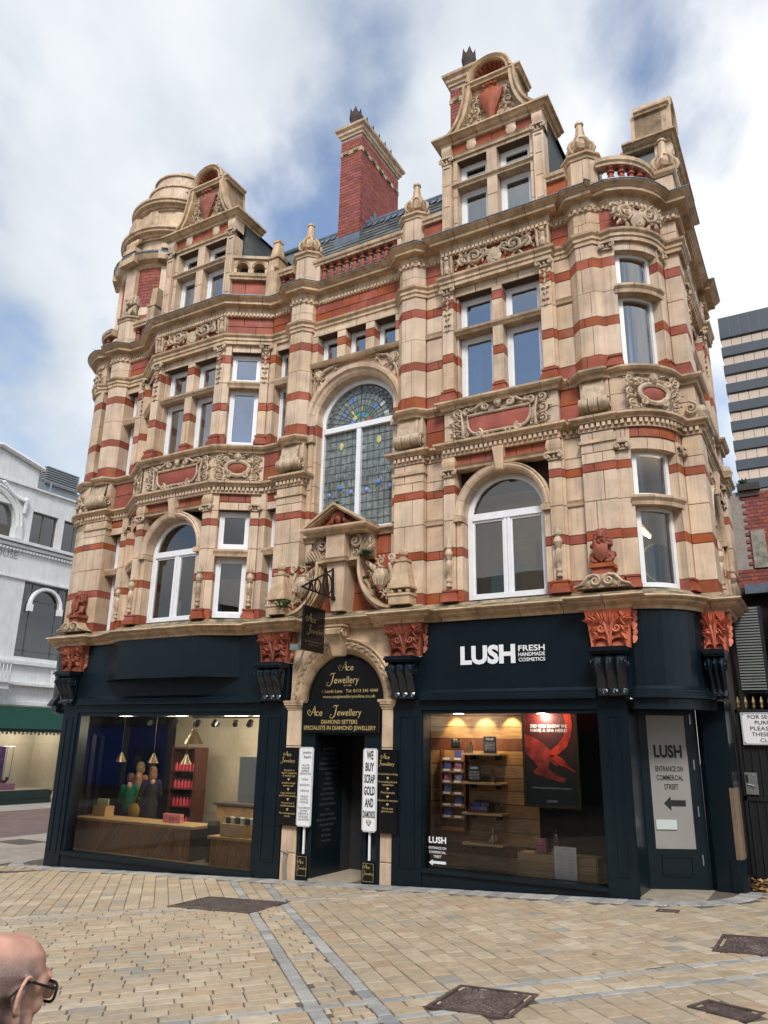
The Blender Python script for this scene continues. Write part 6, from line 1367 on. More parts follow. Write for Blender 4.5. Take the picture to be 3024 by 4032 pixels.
for i in range(6):
    for k in range(2):
        o = obj('tub', MB().lathe(-10.42+.12*(i % 6), .75+.1*k, [(0, .30), (.05, .30), (.056, .40), (.06, .41), (0, .41)], 10), tb if (i+k) % 2 else 'ltblack', None); tag(o, '%s %s tub in the %s row on the upright plank crate' % (('leftmost', 'second', 'third', 'fourth', 'fifth', 'rightmost')[i], 'white' if (i+k) % 2 else 'black', ('front', 'back')[k]), 'tub', 'tubs on the plank crate')
o = thing('crate', (-10.2, .9, .07), 'upright plank crate carrying small tubs at the right of the left shop', 'crate'); obj('box', MB().box(-10.5, -9.95, .62, 1.0, .07, .30), 'woodl', o)
o = obj('waste_bin', MB().lathe(-10.95, .95, [(0, -.45), (.12, -.45), (.13, .2), (.14, .22), (.1, .3), (0, .3)], 14), 'ltblack', None); tag(o, 'tall black bin standing between the two counters', 'bin')
gp = MB(); 
for i in range(10): gp.box(-12.35+.1*(i % 5), -12.27+.1*(i % 5), .95, 1.05, .19+.09*(i//5), .27+.09*(i//5))
o = obj('gift_stack', gp, pmat('pink_packet', (.7, .25, .28), .5, .3, 14), None); tag(o, 'pile of pink wrapped packets on the counter top', 'packets'); 

# ------------------------------------------------------------------ right shop display
bkl = [(-.45, -.28), (-.28, -.06), (-.06, .14), (.14, .30), (.30, .50), (.50, .72), (.72, .92), (.92, 1.12), (1.12, 1.32), (1.32, 1.52), (1.52, 1.74), (1.74, 1.93), (1.93, 2.12), (2.12, 2.30), (2.30, 2.45)]
for i, (a, b) in enumerate(bkl): obj('backboard_plank', MB().box(-6.1, -4.32 if a > .75 else -4.2, .82+.006*random.random(), .86, a+.004, b-.004), 'woodh' if i not in (3, 11) else 'woodred', RS)
obj('display_floor', MB().box(-6.2, -2.6, .25, 3.0, -.5, -.06), 'dark', RS); tl = pmat('dark_teal_wall', (.012, .03, .032), .6, .2, 2)
obj('display_wall', MB().box(-6.3, -2.65, 2.6, 2.7, -.1, 2.5), tl, RS); obj('display_wall', MB().box(-2.75, -2.65, .75, 2.6, -.1, 2.5), tl, RS); obj('display_wall', MB().box(-6.35, -6.25, .25, 2.6, -.1, 2.5), tl, RS); obj('display_ceiling', MB().box(-6.3, -2.65, .25, 2.7, 2.46, 2.5), 'dark', RS)
for i, x in enumerate((-5.60, -5.07, -4.60)):
    t_ = thing('spotlight', (x, .62, 2.40), '%s one of the three warm downlights washing the plank backboard' % ('left', 'middle', 'right')[i], 'light'); obj('can', MB().lathe(0, 0, [(.035, -.03), (.04, .05), (0, .05)], 10), 'black', t_, True); obj('lens', MB().lathe(0, 0, [(0, -.028), (.033, -.028)], 10), glow, t_, True)
    la = bpy.data.lights.new('downlight', 'SPOT'); la.energy = 30; la.color = (1, .72, .32); la.spot_size = radians(80); la.spot_blend = .6; la.shadow_soft_size = .02; o = bpy.data.objects.new('downlight', la); COL.objects.link(o); o.parent = t_; o.location = (0, .0, -.04); o.rotation_euler = (radians(28), 0, 0)
def shelf(x0, x1, z, w_):
    t_ = thing('display_shelf', ((x0+x1)/2, .6, z), w_, 'shelf'); obj('board', MB().box(x0, x1, .5, .82, z-.03, z), 'woodl', t_)
    for x in (x0+.12, x1-.12): obj('bracket', MB().box(x-.01, x+.01, .6, .82, z-.10, z-.03), 'black', t_)
for z, w_ in ((1.70, 'top one of the four pine shelves on the plank backboard'), (1.25, 'second pine shelf from the top on the plank backboard'), (.79, 'third pine shelf from the top with a tray of cards'), (.34, 'lowest pine shelf carrying a seated figurine')): shelf(-5.38, -4.70, z, w_)
def card(name, x, y, z, w_, h_, mat, label, cat, lines=(), lt='ltwhite', tilt=0):
    t_ = thing(name, (x, y, z), label, cat); obj('card', MB().box(-w_/2, w_/2, 0, .012, 0, h_), mat, t_, True); l = MB()
    zz = h_*.78
    for i, s in enumerate(lines): l.text(s, 0, zz, -.003, h_*(.13 if i == 0 else .045), 'CENTER', shear=.2 if i == 0 else 0, width=w_*(.6 if i == 0 else .8)); zz -= h_*(.17 if i == 0 else .085)
    if lines: obj('lettering', l, lt, t_, True)
bc = pmat('black_card', (.006, .012, .014), .5, 0)
small = ('We want to take you on a', 'journey of scent and sound', 'with our treatments made', 'by hand for your mind and', 'body so sit back and rest', 'while we do the work')
card('sign_card', -4.90, .56, 1.70, .22, .26, bc, 'small black text card on the top pine shelf', 'sign', ('THE AIR',)+small); card('sign_card', -5.18, .56, 1.25, .22, .26, bc, 'small black text card on the second pine shelf', 'sign', ('GARDENS',)+small)
card('sign_card', -5.62, .79, 1.80, .15, .13, bc, 'tiny black card above the card rack', 'sign', ('SPA', 'GIFTS'))
def bottle(x, z, h_, label):
    t_ = thing('perfume_bottle', (x, .62, z), label, 'bottle'); obj('glass', MB().box(-.03, .03, -.02, .02, 0, h_*.65), pmat('amber', (.10, .08, .05), .15, 0), t_, True); obj('cap', MB().lathe(0, 0, [(.015, h_*.65), (.015, h_), (0, h_)], 8), 'black', t_, True)
bottle(-5.26, 1.70, .18, 'dark little bottle on the top pine shelf'); bottle(-4.88, 1.25, .20, 'dark little bottle on the second pine shelf'); bottle(-4.80, .79, .16, 'dark little bottle on the third pine shelf')
rk = thing('card_rack', (-5.63, .75, .5), 'wooden wall rack of gift cards with white price strips', 'rack'); obj('frame', MB().box(-5.86, -5.83, .68, .82, .5, 1.75).box(-5.42, -5.39, .68, .82, .5, 1.75), 'woodred', rk)
gcol = [pmat('card_%d' % i, c, .4, .5, 18, col2=c2, c2scale=14) for i, (c, c2) in enumerate((((.45, .1, .2), (.1, .02, .05)), ((.05, .10, .30), (.3, .1, .3)), ((.5, .16, .2), (.05, .05, .2)), ((.1, .15, .35), (.4, .3, .4))))]
for i in range(7):
    z = 1.58-.18*i; obj('ledge', MB().box(-5.83, -5.42, .70, .82, z-.02, z).box(-5.83, -5.42, .70, .71, z, z+.035), 'wood', rk)
    for k in range(2):
        if i < 6: obj('price_strip', MB().box(-5.80+.2*k, -5.68+.2*k, .692, .70, z+.0, z+.035), 'ltwhite', rk)
        if i < 6 and (i+k) not in (0, 4, 6): o = obj('gift_card', MB().box(-5.80+.2*k, -5.67+.2*k, .725, .735, z+.01, z+.15), gcol[(i+k) % 4], None); tag(o, 'patterned gift card on the %s of the %s ledge of the wooden wall rack' % (('left', 'right')[k], ('top', 'second', 'third', 'fourth', 'fifth', 'sixth')[i]), 'card', 'gift cards in the rack')
tr = thing('card_tray', (-5.12, .6, .79), 'open wooden tray of blue and pink cards on the third shelf', 'tray'); obj('tray', MB().box(-5.28, -4.95, .52, .54, .79, .84).box(-5.28, -4.95, .74, .76, .79, .97).box(-5.28, -5.26, .54, .74, .79, .9).box(-4.97, -4.95, .54, .74, .79, .9), 'woodred', tr)
for i in range(4): obj('cards', MB().box(-5.25+.145*(i % 2), -5.12+.145*(i % 2), .56+.09*(i//2), .58+.09*(i//2), .81, .88+.06*(i//2)), gcol[(i*2+1) % 4], tr)
fg = MB(); fg.lathe(-4.90, .62, [(0, .34), (.055, .34), (.06, .37), (.05, .41), (.035, .47), (.02, .49)], 10); fg.ball(-4.90, .62, .52, .028, 8); fg.lathe(-4.90, .62, [(.015, .54), (.008, .57), (0, .59)], 8)
for q in (-1, 1): fg.tube([(-4.90+q*.04, .62, .46), (-4.90+q*.065, .59, .41), (-4.90+q*.02, .57, .39)], .014, 6); fg.tube([(-4.90, .6, .36), (-4.90+q*.075, .58, .36), (-4.90+q*.02, .55, .36)], .02, 6)
tag(obj('figurine', fg, 'brass', None), 'little brass seated figurine on the lowest pine shelf', 'figurine')
for x0, x1, w_ in ((-4.42, -3.80, 'left'), (-3.79, -3.24, 'right')):
    cr = thing('crate', ((x0+x1)/2, .55, -.06), '%s of the two pale pine crates on the display window floor' % w_, 'crate'); obj('carcass', MB().box(x0+.01, x1-.01, .43, .74, -.06, .28), 'woodl', cr)
    for i in range(3): obj('slat', MB().box(x0, x1, .40, .43, -.06+.115*i, .05+.115*i), 'woodl', cr); obj('slat', MB().box(x1-.002, x1+.015, .43, .75, -.06+.115*i, .05+.115*i), 'woodl', cr)
mn = thing('menu_board', (-3.65, .33, -.02), 'white printed menu sheet leaning against the pine crates', 'sign'); obj('sheet', MB().box(-3.82, -3.49, .30, .31, -.02, .42), 'ltwhite', mn); l = MB(); l.text('TREATMENTS', -3.655, .38, .297, .013, 'CENTER'); 
for i in range(8):
    for k in range(2): l.text(('FEELING', 'SYNAESTHESIA', 'THE COMFORTER', 'KARMA', 'VALIDATION', 'TAILOR MADE', 'HARD DAY', 'THE PLANETS')[(i+3*k) % 8], -3.735+.16*k, .33-.042*i, .297, .009, 'CENTER'); l.text('a treatment for body and mind', -3.735+.16*k, .318-.042*i, .297, .006, 'CENTER')
l.text('LUSHSPA', -3.655, -.005, .297, .012, 'CENTER'); obj('lettering', l, 'ltgrey', mn)
g2 = thing('gift_boxes', (-4.07, .5, .30), 'two small patterned gift boxes stacked on the left pine crate', 'boxes')
for i in range(2): obj('box', MB().box(-4.15, -3.99, .45, .55, .30+.10*i, .39+.10*i), gcol[2*i], g2)
obj('base', MB().box(-4.17, -3.97, .43, .57, .28, .30), 'woodred', g2)
cl = thing('glass_cloche', (-3.86, .55, .28), 'glass dome over a bottle standing on the left pine crate', 'cloche'); obj('base', MB().lathe(-3.86, .55, [(.075, .28), (.075, .35), (0, .35)], 14), 'woodl', cl); obj('dome', MB().lathe(-3.86, .55, [(.065, .35), (.065, .5), (.05, .56), (.02, .59), (.015, .62), (0, .63)], 14), glassmat('cloche_glass', .12), cl); obj('bottle', MB().box(-3.88, -3.84, .53, .57, .35, .45), 'black', cl)
# hanging poster with glowing hand
po = thing('poster', (-3.82, .35, .95), 'dark framed hanging poster of a red-lit hand and arm in the display window', 'poster')
pb = bpy.data.materials.new('poster_print'); pb.use_nodes = True; nn_ = pb.node_tree; bs = nn_.nodes['Principled BSDF']; g_ = nn_.nodes.new('ShaderNodeNewGeometry'); sp3 = nn_.nodes.new('ShaderNodeSeparateXYZ'); nn_.links.new(g_.outputs['Position'], sp3.inputs[0]); mr = nn_.nodes.new('ShaderNodeMapRange'); nn_.links.new(sp3.outputs[2], mr.inputs[0]); mr.inputs[1].default_value = 1.25; mr.inputs[2].default_value = 2.3; cr_ = nn_.nodes.new('ShaderNodeValToRGB'); nn_.links.new(mr.outputs[0], cr_.inputs[0]); cr_.color_ramp.elements[0].color = (.004, .016, .018, 1); cr_.color_ramp.elements[1].color = (.10, .008, .008, 1); nn_.links.new(cr_.outputs[0], bs.inputs['Base Color']); bs.inputs['Roughness'].default_value = .5
obj('print', MB().box(-4.22, -3.42, .335, .345, .98, 2.33), pb, po); obj('frame', MB().box(-4.26, -4.22, .32, .36, .94, 2.37).box(-3.42, -3.38, .32, .36, .94, 2.37).box(-4.22, -3.42, .32, .36, 2.33, 2.37).box(-4.22, -3.42, .32, .36, .94, .98), pmat('poster_frame', (.035, .028, .012), .4, .1), po)
rd1 = pmat('print_red', (.90, .07, .025), .5, .3, 6, col2=(.5, .03, .02), c2scale=5); rd2 = pmat('print_dark_red', (.55, .06, .04), .5, .4, 7, col2=(.16, .02, .03), c2scale=6)
a = MB(); yq = .331; up = [(-3.60, 2.33), (-3.56, 2.15), (-3.60, 1.98), (-3.70, 1.85), (-3.82, 1.76), (-3.86, 1.70)]; lo_ = [(-3.80, 1.66), (-3.68, 1.72), (-3.56, 1.82), (-3.49, 1.98), (-3.46, 2.15), (-3.48, 2.33)]
for i in range(5): a.add([(up[i][0], yq, up[i][1]), (up[i+1][0], yq, up[i+1][1]), (lo_[4-i][0], yq, lo_[4-i][1]), (lo_[5-i][0], yq, lo_[5-i][1])], [(0, 1, 2, 3)])
fi = [(-3.84, 1.70), (-3.70, 1.69), (-3.60, 1.62), (-3.56, 1.55), (-3.44, 1.47), (-3.45, 1.455), (-3.60, 1.53), (-3.68, 1.55), (-3.76, 1.62)]
a.add([(x, yq, z) for x, z in fi], [tuple(range(len(fi)))]); obj('arm_print', a, rd1, po)
hnd = [(-4.22, 2.0), (-4.10, 1.96), (-3.95, 1.88), (-3.83, 1.78), (-3.76, 1.66), (-3.70, 1.58), (-3.72, 1.53), (-3.80, 1.58), (-3.84, 1.62), (-3.86, 1.50), (-3.80, 1.44), (-3.66, 1.38), (-3.58, 1.36), (-3.64, 1.30), (-3.74, 1.33), (-3.86, 1.36), (-3.98, 1.40), (-4.08, 1.42), (-4.09, 1.46), (-4.02, 1.52), (-4.10, 1.62), (-4.22, 1.72)]
hm = MB(); hm.add([(x, yq+.001, z) for x, z in hnd], [tuple(range(len(hnd)))[::-1]]); obj('hand_print', hm, rd2, po)
l = MB(); l.text('DID YOU KNOW WE', -4.12, 2.10, .329, .045, 'LEFT', offset=.012, width=.58); l.text('HAVE A SPA HERE?', -4.12, 2.035, .329, .045, 'LEFT', offset=.012, width=.58); l.text('COME IN AND CHECK TREATMENT AVAILABILITY', -3.82, 1.21, .329, .02, 'CENTER', width=.62); l.text('LUSHSPA', -3.82, 1.02, .329, .03, 'CENTER', width=.17); obj('lettering', l, 'ltwhite', po)
for x, e in ((-5.3, 24), (-3.9, 20)):  # two added fills with no lamp body, lifting the display goods
    la = bpy.data.lights.new('window_fill', 'POINT'); la.energy = e; la.color = (1, .86, .66); la.shadow_soft_size = .08; o = bpy.data.objects.new('window_fill', la); COL.objects.link(o); o.location = (x, .24, 2.28); o.parent = RS; o.matrix_parent_inverse = WM[RS.as_pointer()].inverted()
# upstairs things seen through the glass
card_ = pmat('cardboard', (.46, .31, .16), .8, .1, 6)
for i, (x0, x1, z0, z1) in enumerate(((-4.33, -3.86, 4.12, 4.66), (-4.33, -3.96, 4.66, 4.92), (-4.37, -3.95, 4.92, 5.18))): b = obj('cardboard_box', MB().box(x0, x1, .45, .8, z0, z1), card_, None); tag(b, '%s brown cardboard box of the stack behind the right arched window' % ('lowest', 'middle', 'topmost')[i], 'box', 'cardboard boxes upstairs')
b = obj('storage_box', MB().box(-4.78, -4.40, .5, .8, 4.12, 4.62), pmat('pale_blue', (.25, .38, .38), .6, .05), None); tag(b, 'pale blue storage box behind the right arched window', 'box')
b = obj('cardboard_box', MB().box(-11.30, -11.0, .15, .4, 4.14, 4.42), card_, None); tag(b, 'brown cardboard box low behind the left arched window', 'box'); b = obj('paper_sheet', MB().box(-11.85, -11.58, .10, .11, 4.22, 4.62), 'ltwhite', None); tag(b, 'white paper sheet low behind the left arched window', 'paper')
b = obj('clock_face', MB(frame(-1.95, 1.05, .7)).lathe(0, 0, [(0, 4.3), (.01, 4.3)], 4), 'dark', None); 
bpy.data.objects.remove(b)
ck = thing('wall_clock', (-2.0, .75, 4.6), 'large dark round clock leaning behind the curved corner window', 'clock'); F = frame(-2.05, .78, .7); CURF[0] = F; obj('dial', MB().plate([(.30*cos(2*pi*i/24), 4.62+.30*sin(2*pi*i/24)) for i in range(24)], 0, .03), pmat('clock_dial', (.05, .06, .07), .5, .1), ck); cc_ = MB(); cc_.arch(0, 4.62, [(.30, -.01), (.32, -.01), (.32, .03)], 0, 2*pi, 24)
for i in range(12): a = 2*pi*i/12; cc_.tube([(.22*cos(a), -.005, 4.62+.22*sin(a)), (.28*cos(a), -.005, 4.62+.28*sin(a))], .006, 4)
obj('rim', cc_, 'brass', ck); CURF[0] = None
b = obj('water_bottle', MB(frame(-10.51, -.4, AN)).lathe(.26, .34, [(0, 4.2), (.06, 4.2), (.06, 4.38), (.03, 4.44), (.03, 4.5), (0, 4.5)], 10), pmat('blue_plastic', (.03, .16, .5), .3, .1), None); tag(b, 'blue plastic bottle behind the square window beside the left arched window', 'bottle')
tub = emat('fluorescent_tube', (1, .72, .28), 9)
t_ = thing('ceiling_tube', (-4.3, .9, 6.3), 'lit yellow fluorescent tube behind the right arched window', 'light'); obj('tube', MB().tube([(-4.95, 1.1, 6.42), (-4.2, 1.1, 6.42)], .03, 8), tub, t_); obj('batten', MB().box(-4.97, -4.18, 1.06, 1.14, 6.45, 6.5), 'white', t_)
t_ = thing('ceiling_tube', (-2.0, 1.5, 5.6), 'lit yellow fluorescent tube behind the curved corner window', 'light'); obj('tube', MB().tube([(-2.42, 1.0, 5.32), (-2.35, 1.8, 5.32)], .02, 8), tub, t_); obj('batten', MB().box(-2.45, -2.32, .95, 1.85, 5.345, 5.37), 'white', t_)
for loc, e in (((-4.6, 1.2, 6.2), 5), ((-2.1, 1.6, 5.9), 4), ((-10.1, 1.2, 6.1), 4)):  # added fill lights for the upper rooms, no fixtures of their own
    la = bpy.data.lights.new('room_fill', 'POINT'); la.energy = e*4; la.color = (1, .82, .55); la.shadow_soft_size = .3; o = bpy.data.objects.new('room_fill', la); COL.objects.link(o); o.location = loc; o.parent = BLD; o.matrix_parent_inverse = WM[BLD.as_pointer()].inverted()
t_ = thing('ceiling_light', (-10.0, .7, 5.95), 'small round ceiling light behind the square window left of the jeweller', 'light'); obj('lamp', MB().ball(-10.28, .75, 6.02, .05, 10, 1.3, 1.3, .6), emat('ceiling_lamp', (1, .8, .4), 9), t_)
# ------------------------------------------------------------------ ground
def grd(x): return 0.05*min(max(x, -16.0), 12.0)
g = MB(); xs = [-140, -60, -32, -16, -8, 0, 6, 12, 60, 140]; ys = [-90, -30, -12, -4, 2, 12, 40, 160]
g.add([(x, y, grd(x)) for y in ys for x in xs], [(j*len(xs)+i, j*len(xs)+i+1, (j+1)*len(xs)+i+1, (j+1)*len(xs)+i) for j in range(len(ys)-1) for i in range(len(xs)-1)])
PAV = struct(obj('pavement', g, pmat('paving_bed', (.13, .10, .075), .9, .2, 5, .3, 60, col2=(.09, .075, .06), c2scale=1.5), None))
def strip(name, x0, x1, y0, y1, dz, mat): return struct(obj(name, MB().add([(x0, y0, grd(x0)+dz), (x1, y0, grd(x1)+dz), (x1, y1, grd(x1)+dz), (x0, y1, grd(x0)+dz)], [(0, 1, 2, 3)]), mat, None))
strip('road', -27.0, -20.0, -30, 90, .006, pmat('red_brick_road', (.17, .105, .09), .8, .2, 3, .3, 40, col2=(.12, .095, .09), c2scale=.8))
strip('far_pavement', -29.6, -27.0, -30, 90, .012, pmat('far_flags', (.34, .31, .27), .8, .15, 2, .2, 40, col2=(.26, .24, .21), c2scale=.7))
strip('near_pavement', -20.0, -15.9, -30, 90, .010, pmat('near_flags', (.36, .31, .25), .8, .18, 3, .2, 40, col2=(.27, .23, .19), c2scale=.9))
# stone setts laid on the diagonal; p runs (1,-1), q runs (1,1)
def sett_mat(name, cols, rough=.75):
    m = bpy.data.materials.new(name); m.use_nodes = True; t = m.node_tree; nd = t.nodes; L = t.links.new; b = nd['Principled BSDF']
    oi = nd.new('ShaderNodeObjectInfo'); ge = nd.new('ShaderNodeNewGeometry'); ad = nd.new('ShaderNodeMath'); ad.operation = 'ADD'; L(oi.outputs['Random'], ad.inputs[0]); L(ge.outputs['Random Per Island'], ad.inputs[1]); fr = nd.new('ShaderNodeMath'); fr.operation = 'FRACT'; L(ad.outputs[0], fr.inputs[0])
    cr = nd.new('ShaderNodeValToRGB'); cr.color_ramp.interpolation = 'CONSTANT'; L(fr.outputs[0], cr.inputs[0]); e = cr.color_ramp.elements
    while len(e) < len(cols): e.new(.5)
    for i, (p_, c) in enumerate(cols): e[i].position = p_; e[i].color = (*c, 1)
    def ns(sc, lo, hi, a, z):
        n = nd.new('ShaderNodeTexNoise'); n.inputs['Scale'].default_value = sc; n.inputs['Detail'].default_value = 6; n.inputs['Roughness'].default_value = .65; L(ge.outputs['Position'], n.inputs['Vector']); r_ = nd.new('ShaderNodeMapRange'); L(n.outputs[0], r_.inputs[0]); r_.inputs[1].default_value = lo; r_.inputs[2].default_value = hi; r_.inputs[3].default_value = a; r_.inputs[4].default_value = z; return n, r_
    n1_, r1_ = ns(11, .3, .7, .82, 1.14); n2_, r2_ = ns(1.1, .35, .65, .86, 1.08)
    mu = nd.new('ShaderNodeMath'); mu.operation = 'MULTIPLY'; L(r1_.outputs[0], mu.inputs[0]); L(r2_.outputs[0], mu.inputs[1])
    cc = nd.new('ShaderNodeCombineColor'); [L(mu.outputs[0], cc.inputs[i]) for i in range(3)]
    mx_ = nd.new('ShaderNodeMix'); mx_.data_type = 'RGBA'; mx_.blend_type = 'MULTIPLY'; mx_.inputs[0].default_value = 1; L(cr.outputs[0], mx_.inputs[6]); L(cc.outputs[0], mx_.inputs[7]); L(mx_.outputs[2], b.inputs['Base Color'])
    b.inputs['Roughness'].default_value = rough; bp = nd.new('ShaderNodeBump'); bp.inputs['Strength'].default_value = .35; bp.inputs['Distance'].default_value = .008; n3_, _ = ns(38, 0, 1, 0, 1); L(n3_.outputs[0], bp.inputs['Height']); L(bp.outputs[0], b.inputs['Normal']); return m
M['sett'] = sett_mat('sandstone_setts', [(0, (0.437, 0.335, 0.220)), (.13, (0.407, 0.314, 0.205)), (.25, (0.455, 0.356, 0.240)), (.37, (0.415, 0.327, 0.219)), (.47, (0.400, 0.315, 0.214)), (.57, (0.480, 0.385, 0.267)), (.66, (0.430, 0.321, 0.210)), (.74, (0.405, 0.327, 0.228)), (.81, (0.418, 0.294, 0.189)), (.86, (0.508, 0.414, 0.296)), (.91, (0.369, 0.317, 0.245)), (.945, (0.327, 0.288, 0.232)), (.97, (0.413, 0.340, 0.237))])
M['granite'] = sett_mat('pale_granite', [(0, (.37, .355, .325)), (.3, (.31, .30, .28)), (.55, (.42, .40, .365)), (.75, (.27, .265, .255)), (.9, (.36, .34, .31))])
R2 = sqrt(2)
def pq(p, q): return ((p+q)/R2, (q-p)/R2)
CTM = camo.matrix_world.inverted(); FPX = 2990.0
def px(x, y, z):
    v = CTM @ Vector((x, y, z))
    return (1512+FPX*v.x/-v.z, 2016-FPX*v.y/-v.z) if v.z < -.3 else None
HOLES = [(-8.40, -6.97, -2.78, -1.93), (-3.03, -2.36, -5.45, -4.80), (-1.30, -.70, -2.73, -1.93), (-1.17, -.77, -4.76, -4.46), (-2.18, -1.96, -.82, -.70)]
def frontline(x):
    if x < -14.75: return -.02
    if x < -2.4: return -.42
    if x < -1.0: return .90-sqrt(max(0, 1.33**2-(x+2.42)**2))
    return 1.3
def visible(x, y, m=500):
    s = px(x, y, grd(x)); return s and -m < s[0] < 3024+m and s[1] < 4032+m
rs = random.Random(21)
def sett(kind, x, y, lx, ly, ang, gap=.005):
    for a, b, c, d in HOLES:
        if a+.04 < x < b-.04 and c+.04 < y < d-.04: return
    if not visible(x, y): return
    F = Matrix.Translation((x, y, grd(x))) @ Matrix.Rotation(-.04996, 4, 'Y') @ Matrix.Rotation(ang, 4, 'Z') if x > -16 else Matrix.Translation((x, y, grd(x))) @ Matrix.Rotation(ang, 4, 'Z')
    h = .011+rs.uniform(-.003, .003); a, b = lx/2-gap, ly/2-gap; c = .006; j = [rs.uniform(-.004, .004) for _ in range(8)]
    t = [(-a+c+j[0], -b+c+j[1]), (a-c+j[2], -b+c+j[3]), (a-c+j[4], b-c+j[5]), (-a+c+j[6], b-c+j[7])]; o = [(-a+j[0], -b+j[1]), (a+j[2], -b+j[3]), (a+j[4], b+j[5]), (-a+j[6], b+j[7])]
    mb = MB(F); mb.add([(u, v, -.01) for u, v in o]+[(u, v, h-.006) for u, v in o]+[(u, v, h) for u, v in t], [(0, 1, 5, 4), (1, 2, 6, 5), (2, 3, 7, 6), (3, 0, 4, 7), (4, 5, 9, 8), (5, 6, 10, 9), (6, 7, 11, 10), (7, 4, 8, 11), (8, 9, 10, 11)]); pool(kind, mb)
def field(p0, p1, q0, q1, along, rw, ln):
    # rows run along 'p' or 'q'
    (a0, a1), (b0, b1) = ((p0, p1), (q0, q1)) if along == 'p' else ((q0, q1), (p0, p1))
    n = max(1, round((b1-b0)/rw)); rw = (b1-b0)/n
    for i in range(n):
        b = b0+(i+.5)*rw; a = a0-rs.random()*ln
        while a < a1:
            l = ln*rs.uniform(.85, 1.2); s, e = max(a, a0), min(a+l, a1); a += l
            if e-s < .05: continue
            p, q = ((s+e)/2, b) if along == 'p' else (b, (s+e)/2)
            x, y = pq(p, q)
            if y > frontline(x)-.06 or x < -15.6 or y < -9 or x > 2.5: continue
            sett('paving_sett', x, y, e-s, rw, -pi/4 if along == 'p' else pi/4)
V1, V2, H1, H2, H3, H4 = (-6.89, -6.76), (-6.41, -6.28), (-4.0, -3.9), (-3.63, -3.53), (1.34, 1.45), (1.81, 1.92)
QL, QR, PT, PB = -13.5, 3.0, -12.5, 6.5
field(PT, H1[0], QL, V1[0], 'p', .20, .27); field(H1[1], H2[0], QL, V1[0], 'q', .135, .28); field(H2[1], H3[0], QL, V1[0], 'q', .155, .27); field(H3[1], H4[0], QL, V1[0], 'q', .18, .27); field(H4[1], PB, QL, V1[0], 'q', .17, .27)
field(PT, H1[0], V1[1], V2[0], 'p', .175, .27); field(H1[1], H2[0], V1[1], V2[0], 'q', .135, .27); field(H2[1], H3[0], V1[1], V2[0], 'q', .17, .2); field(H4[1], PB, V1[1], V2[0], 'q', .17, .2)
field(PT, H1[0], V2[1], QR, 'p', .20, .25); field(H1[1], H2[0], V2[1], QR, 'q', .135, .25); field(H2[1], H3[0], V2[1], QR, 'p', .205, .255); field(H3[1], H4[0], V2[1], QR, 'q', .18, .26); field(H4[1], PB, V2[1], QR, 'p', .205, .255)
field(H3[1], H4[0], V1[1], V2[0], 'q', .12, .15)
def band(fixed, lo, hi, along, ln=.28):
    a = lo; w_ = fixed[1]-fixed[0]; mid = (fixed[0]+fixed[1])/2
    while a < hi:
        l = ln*rs.uniform(.9, 1.15); p, q = (a+l/2, mid) if along == 'p' else (mid, a+l/2); x, y = pq(p, q); a += l
        if y > frontline(x)-.05 or x < -15.6 or y < -9 or x > 2.5: continue
        sett('granite_sett', x, y, l, w_, -pi/4 if along == 'p' else pi/4, .005)
for v in (V1, V2): band(v, PT, PB, 'p', .25)
for h in (H1, H2, H3, H4):
    band(h, QL, V1[0], 'q'); band(h, V1[1], V2[0], 'q', .17); band(h, V2[1], QR, 'q')
x = -14.7
while x < -2.45: sett('granite_sett', x+.08, -.22, .16, .36, 0, .005); x += .16
for i in range(16): a = -90+100*(i+.5)/16; sett('granite_sett', -2.42+1.14*cos(a*D_), .9+1.14*sin(a*D_), .14, .30, (a+90)*D_, .005)
x, y = -14.75, .0
for i in range(14): a = 180+90*(i+.5)/14; sett('granite_sett', -14.83+1.15*cos(a*D_), .9+1.15*sin(a*D_), .14, .30, (a+90)*D_, .005)
flush('paving_sett', 'sett', PAV, 'paving_setts'); flush('granite_sett', 'granite', PAV, 'granite_setts', 200)
o = MB(); o.prism([(-2.62, .02), (-2.45, -.02)]+arc(ac, ay, .98, -88*D_, 0, 8)+[(-1.4, 1.3), (-2.62, .75)], -.3, -.088); struct(obj('door_threshold', o, pmat('threshold_stone', (.33, .28, .21), .8, .2, 5, .3, 40), None))
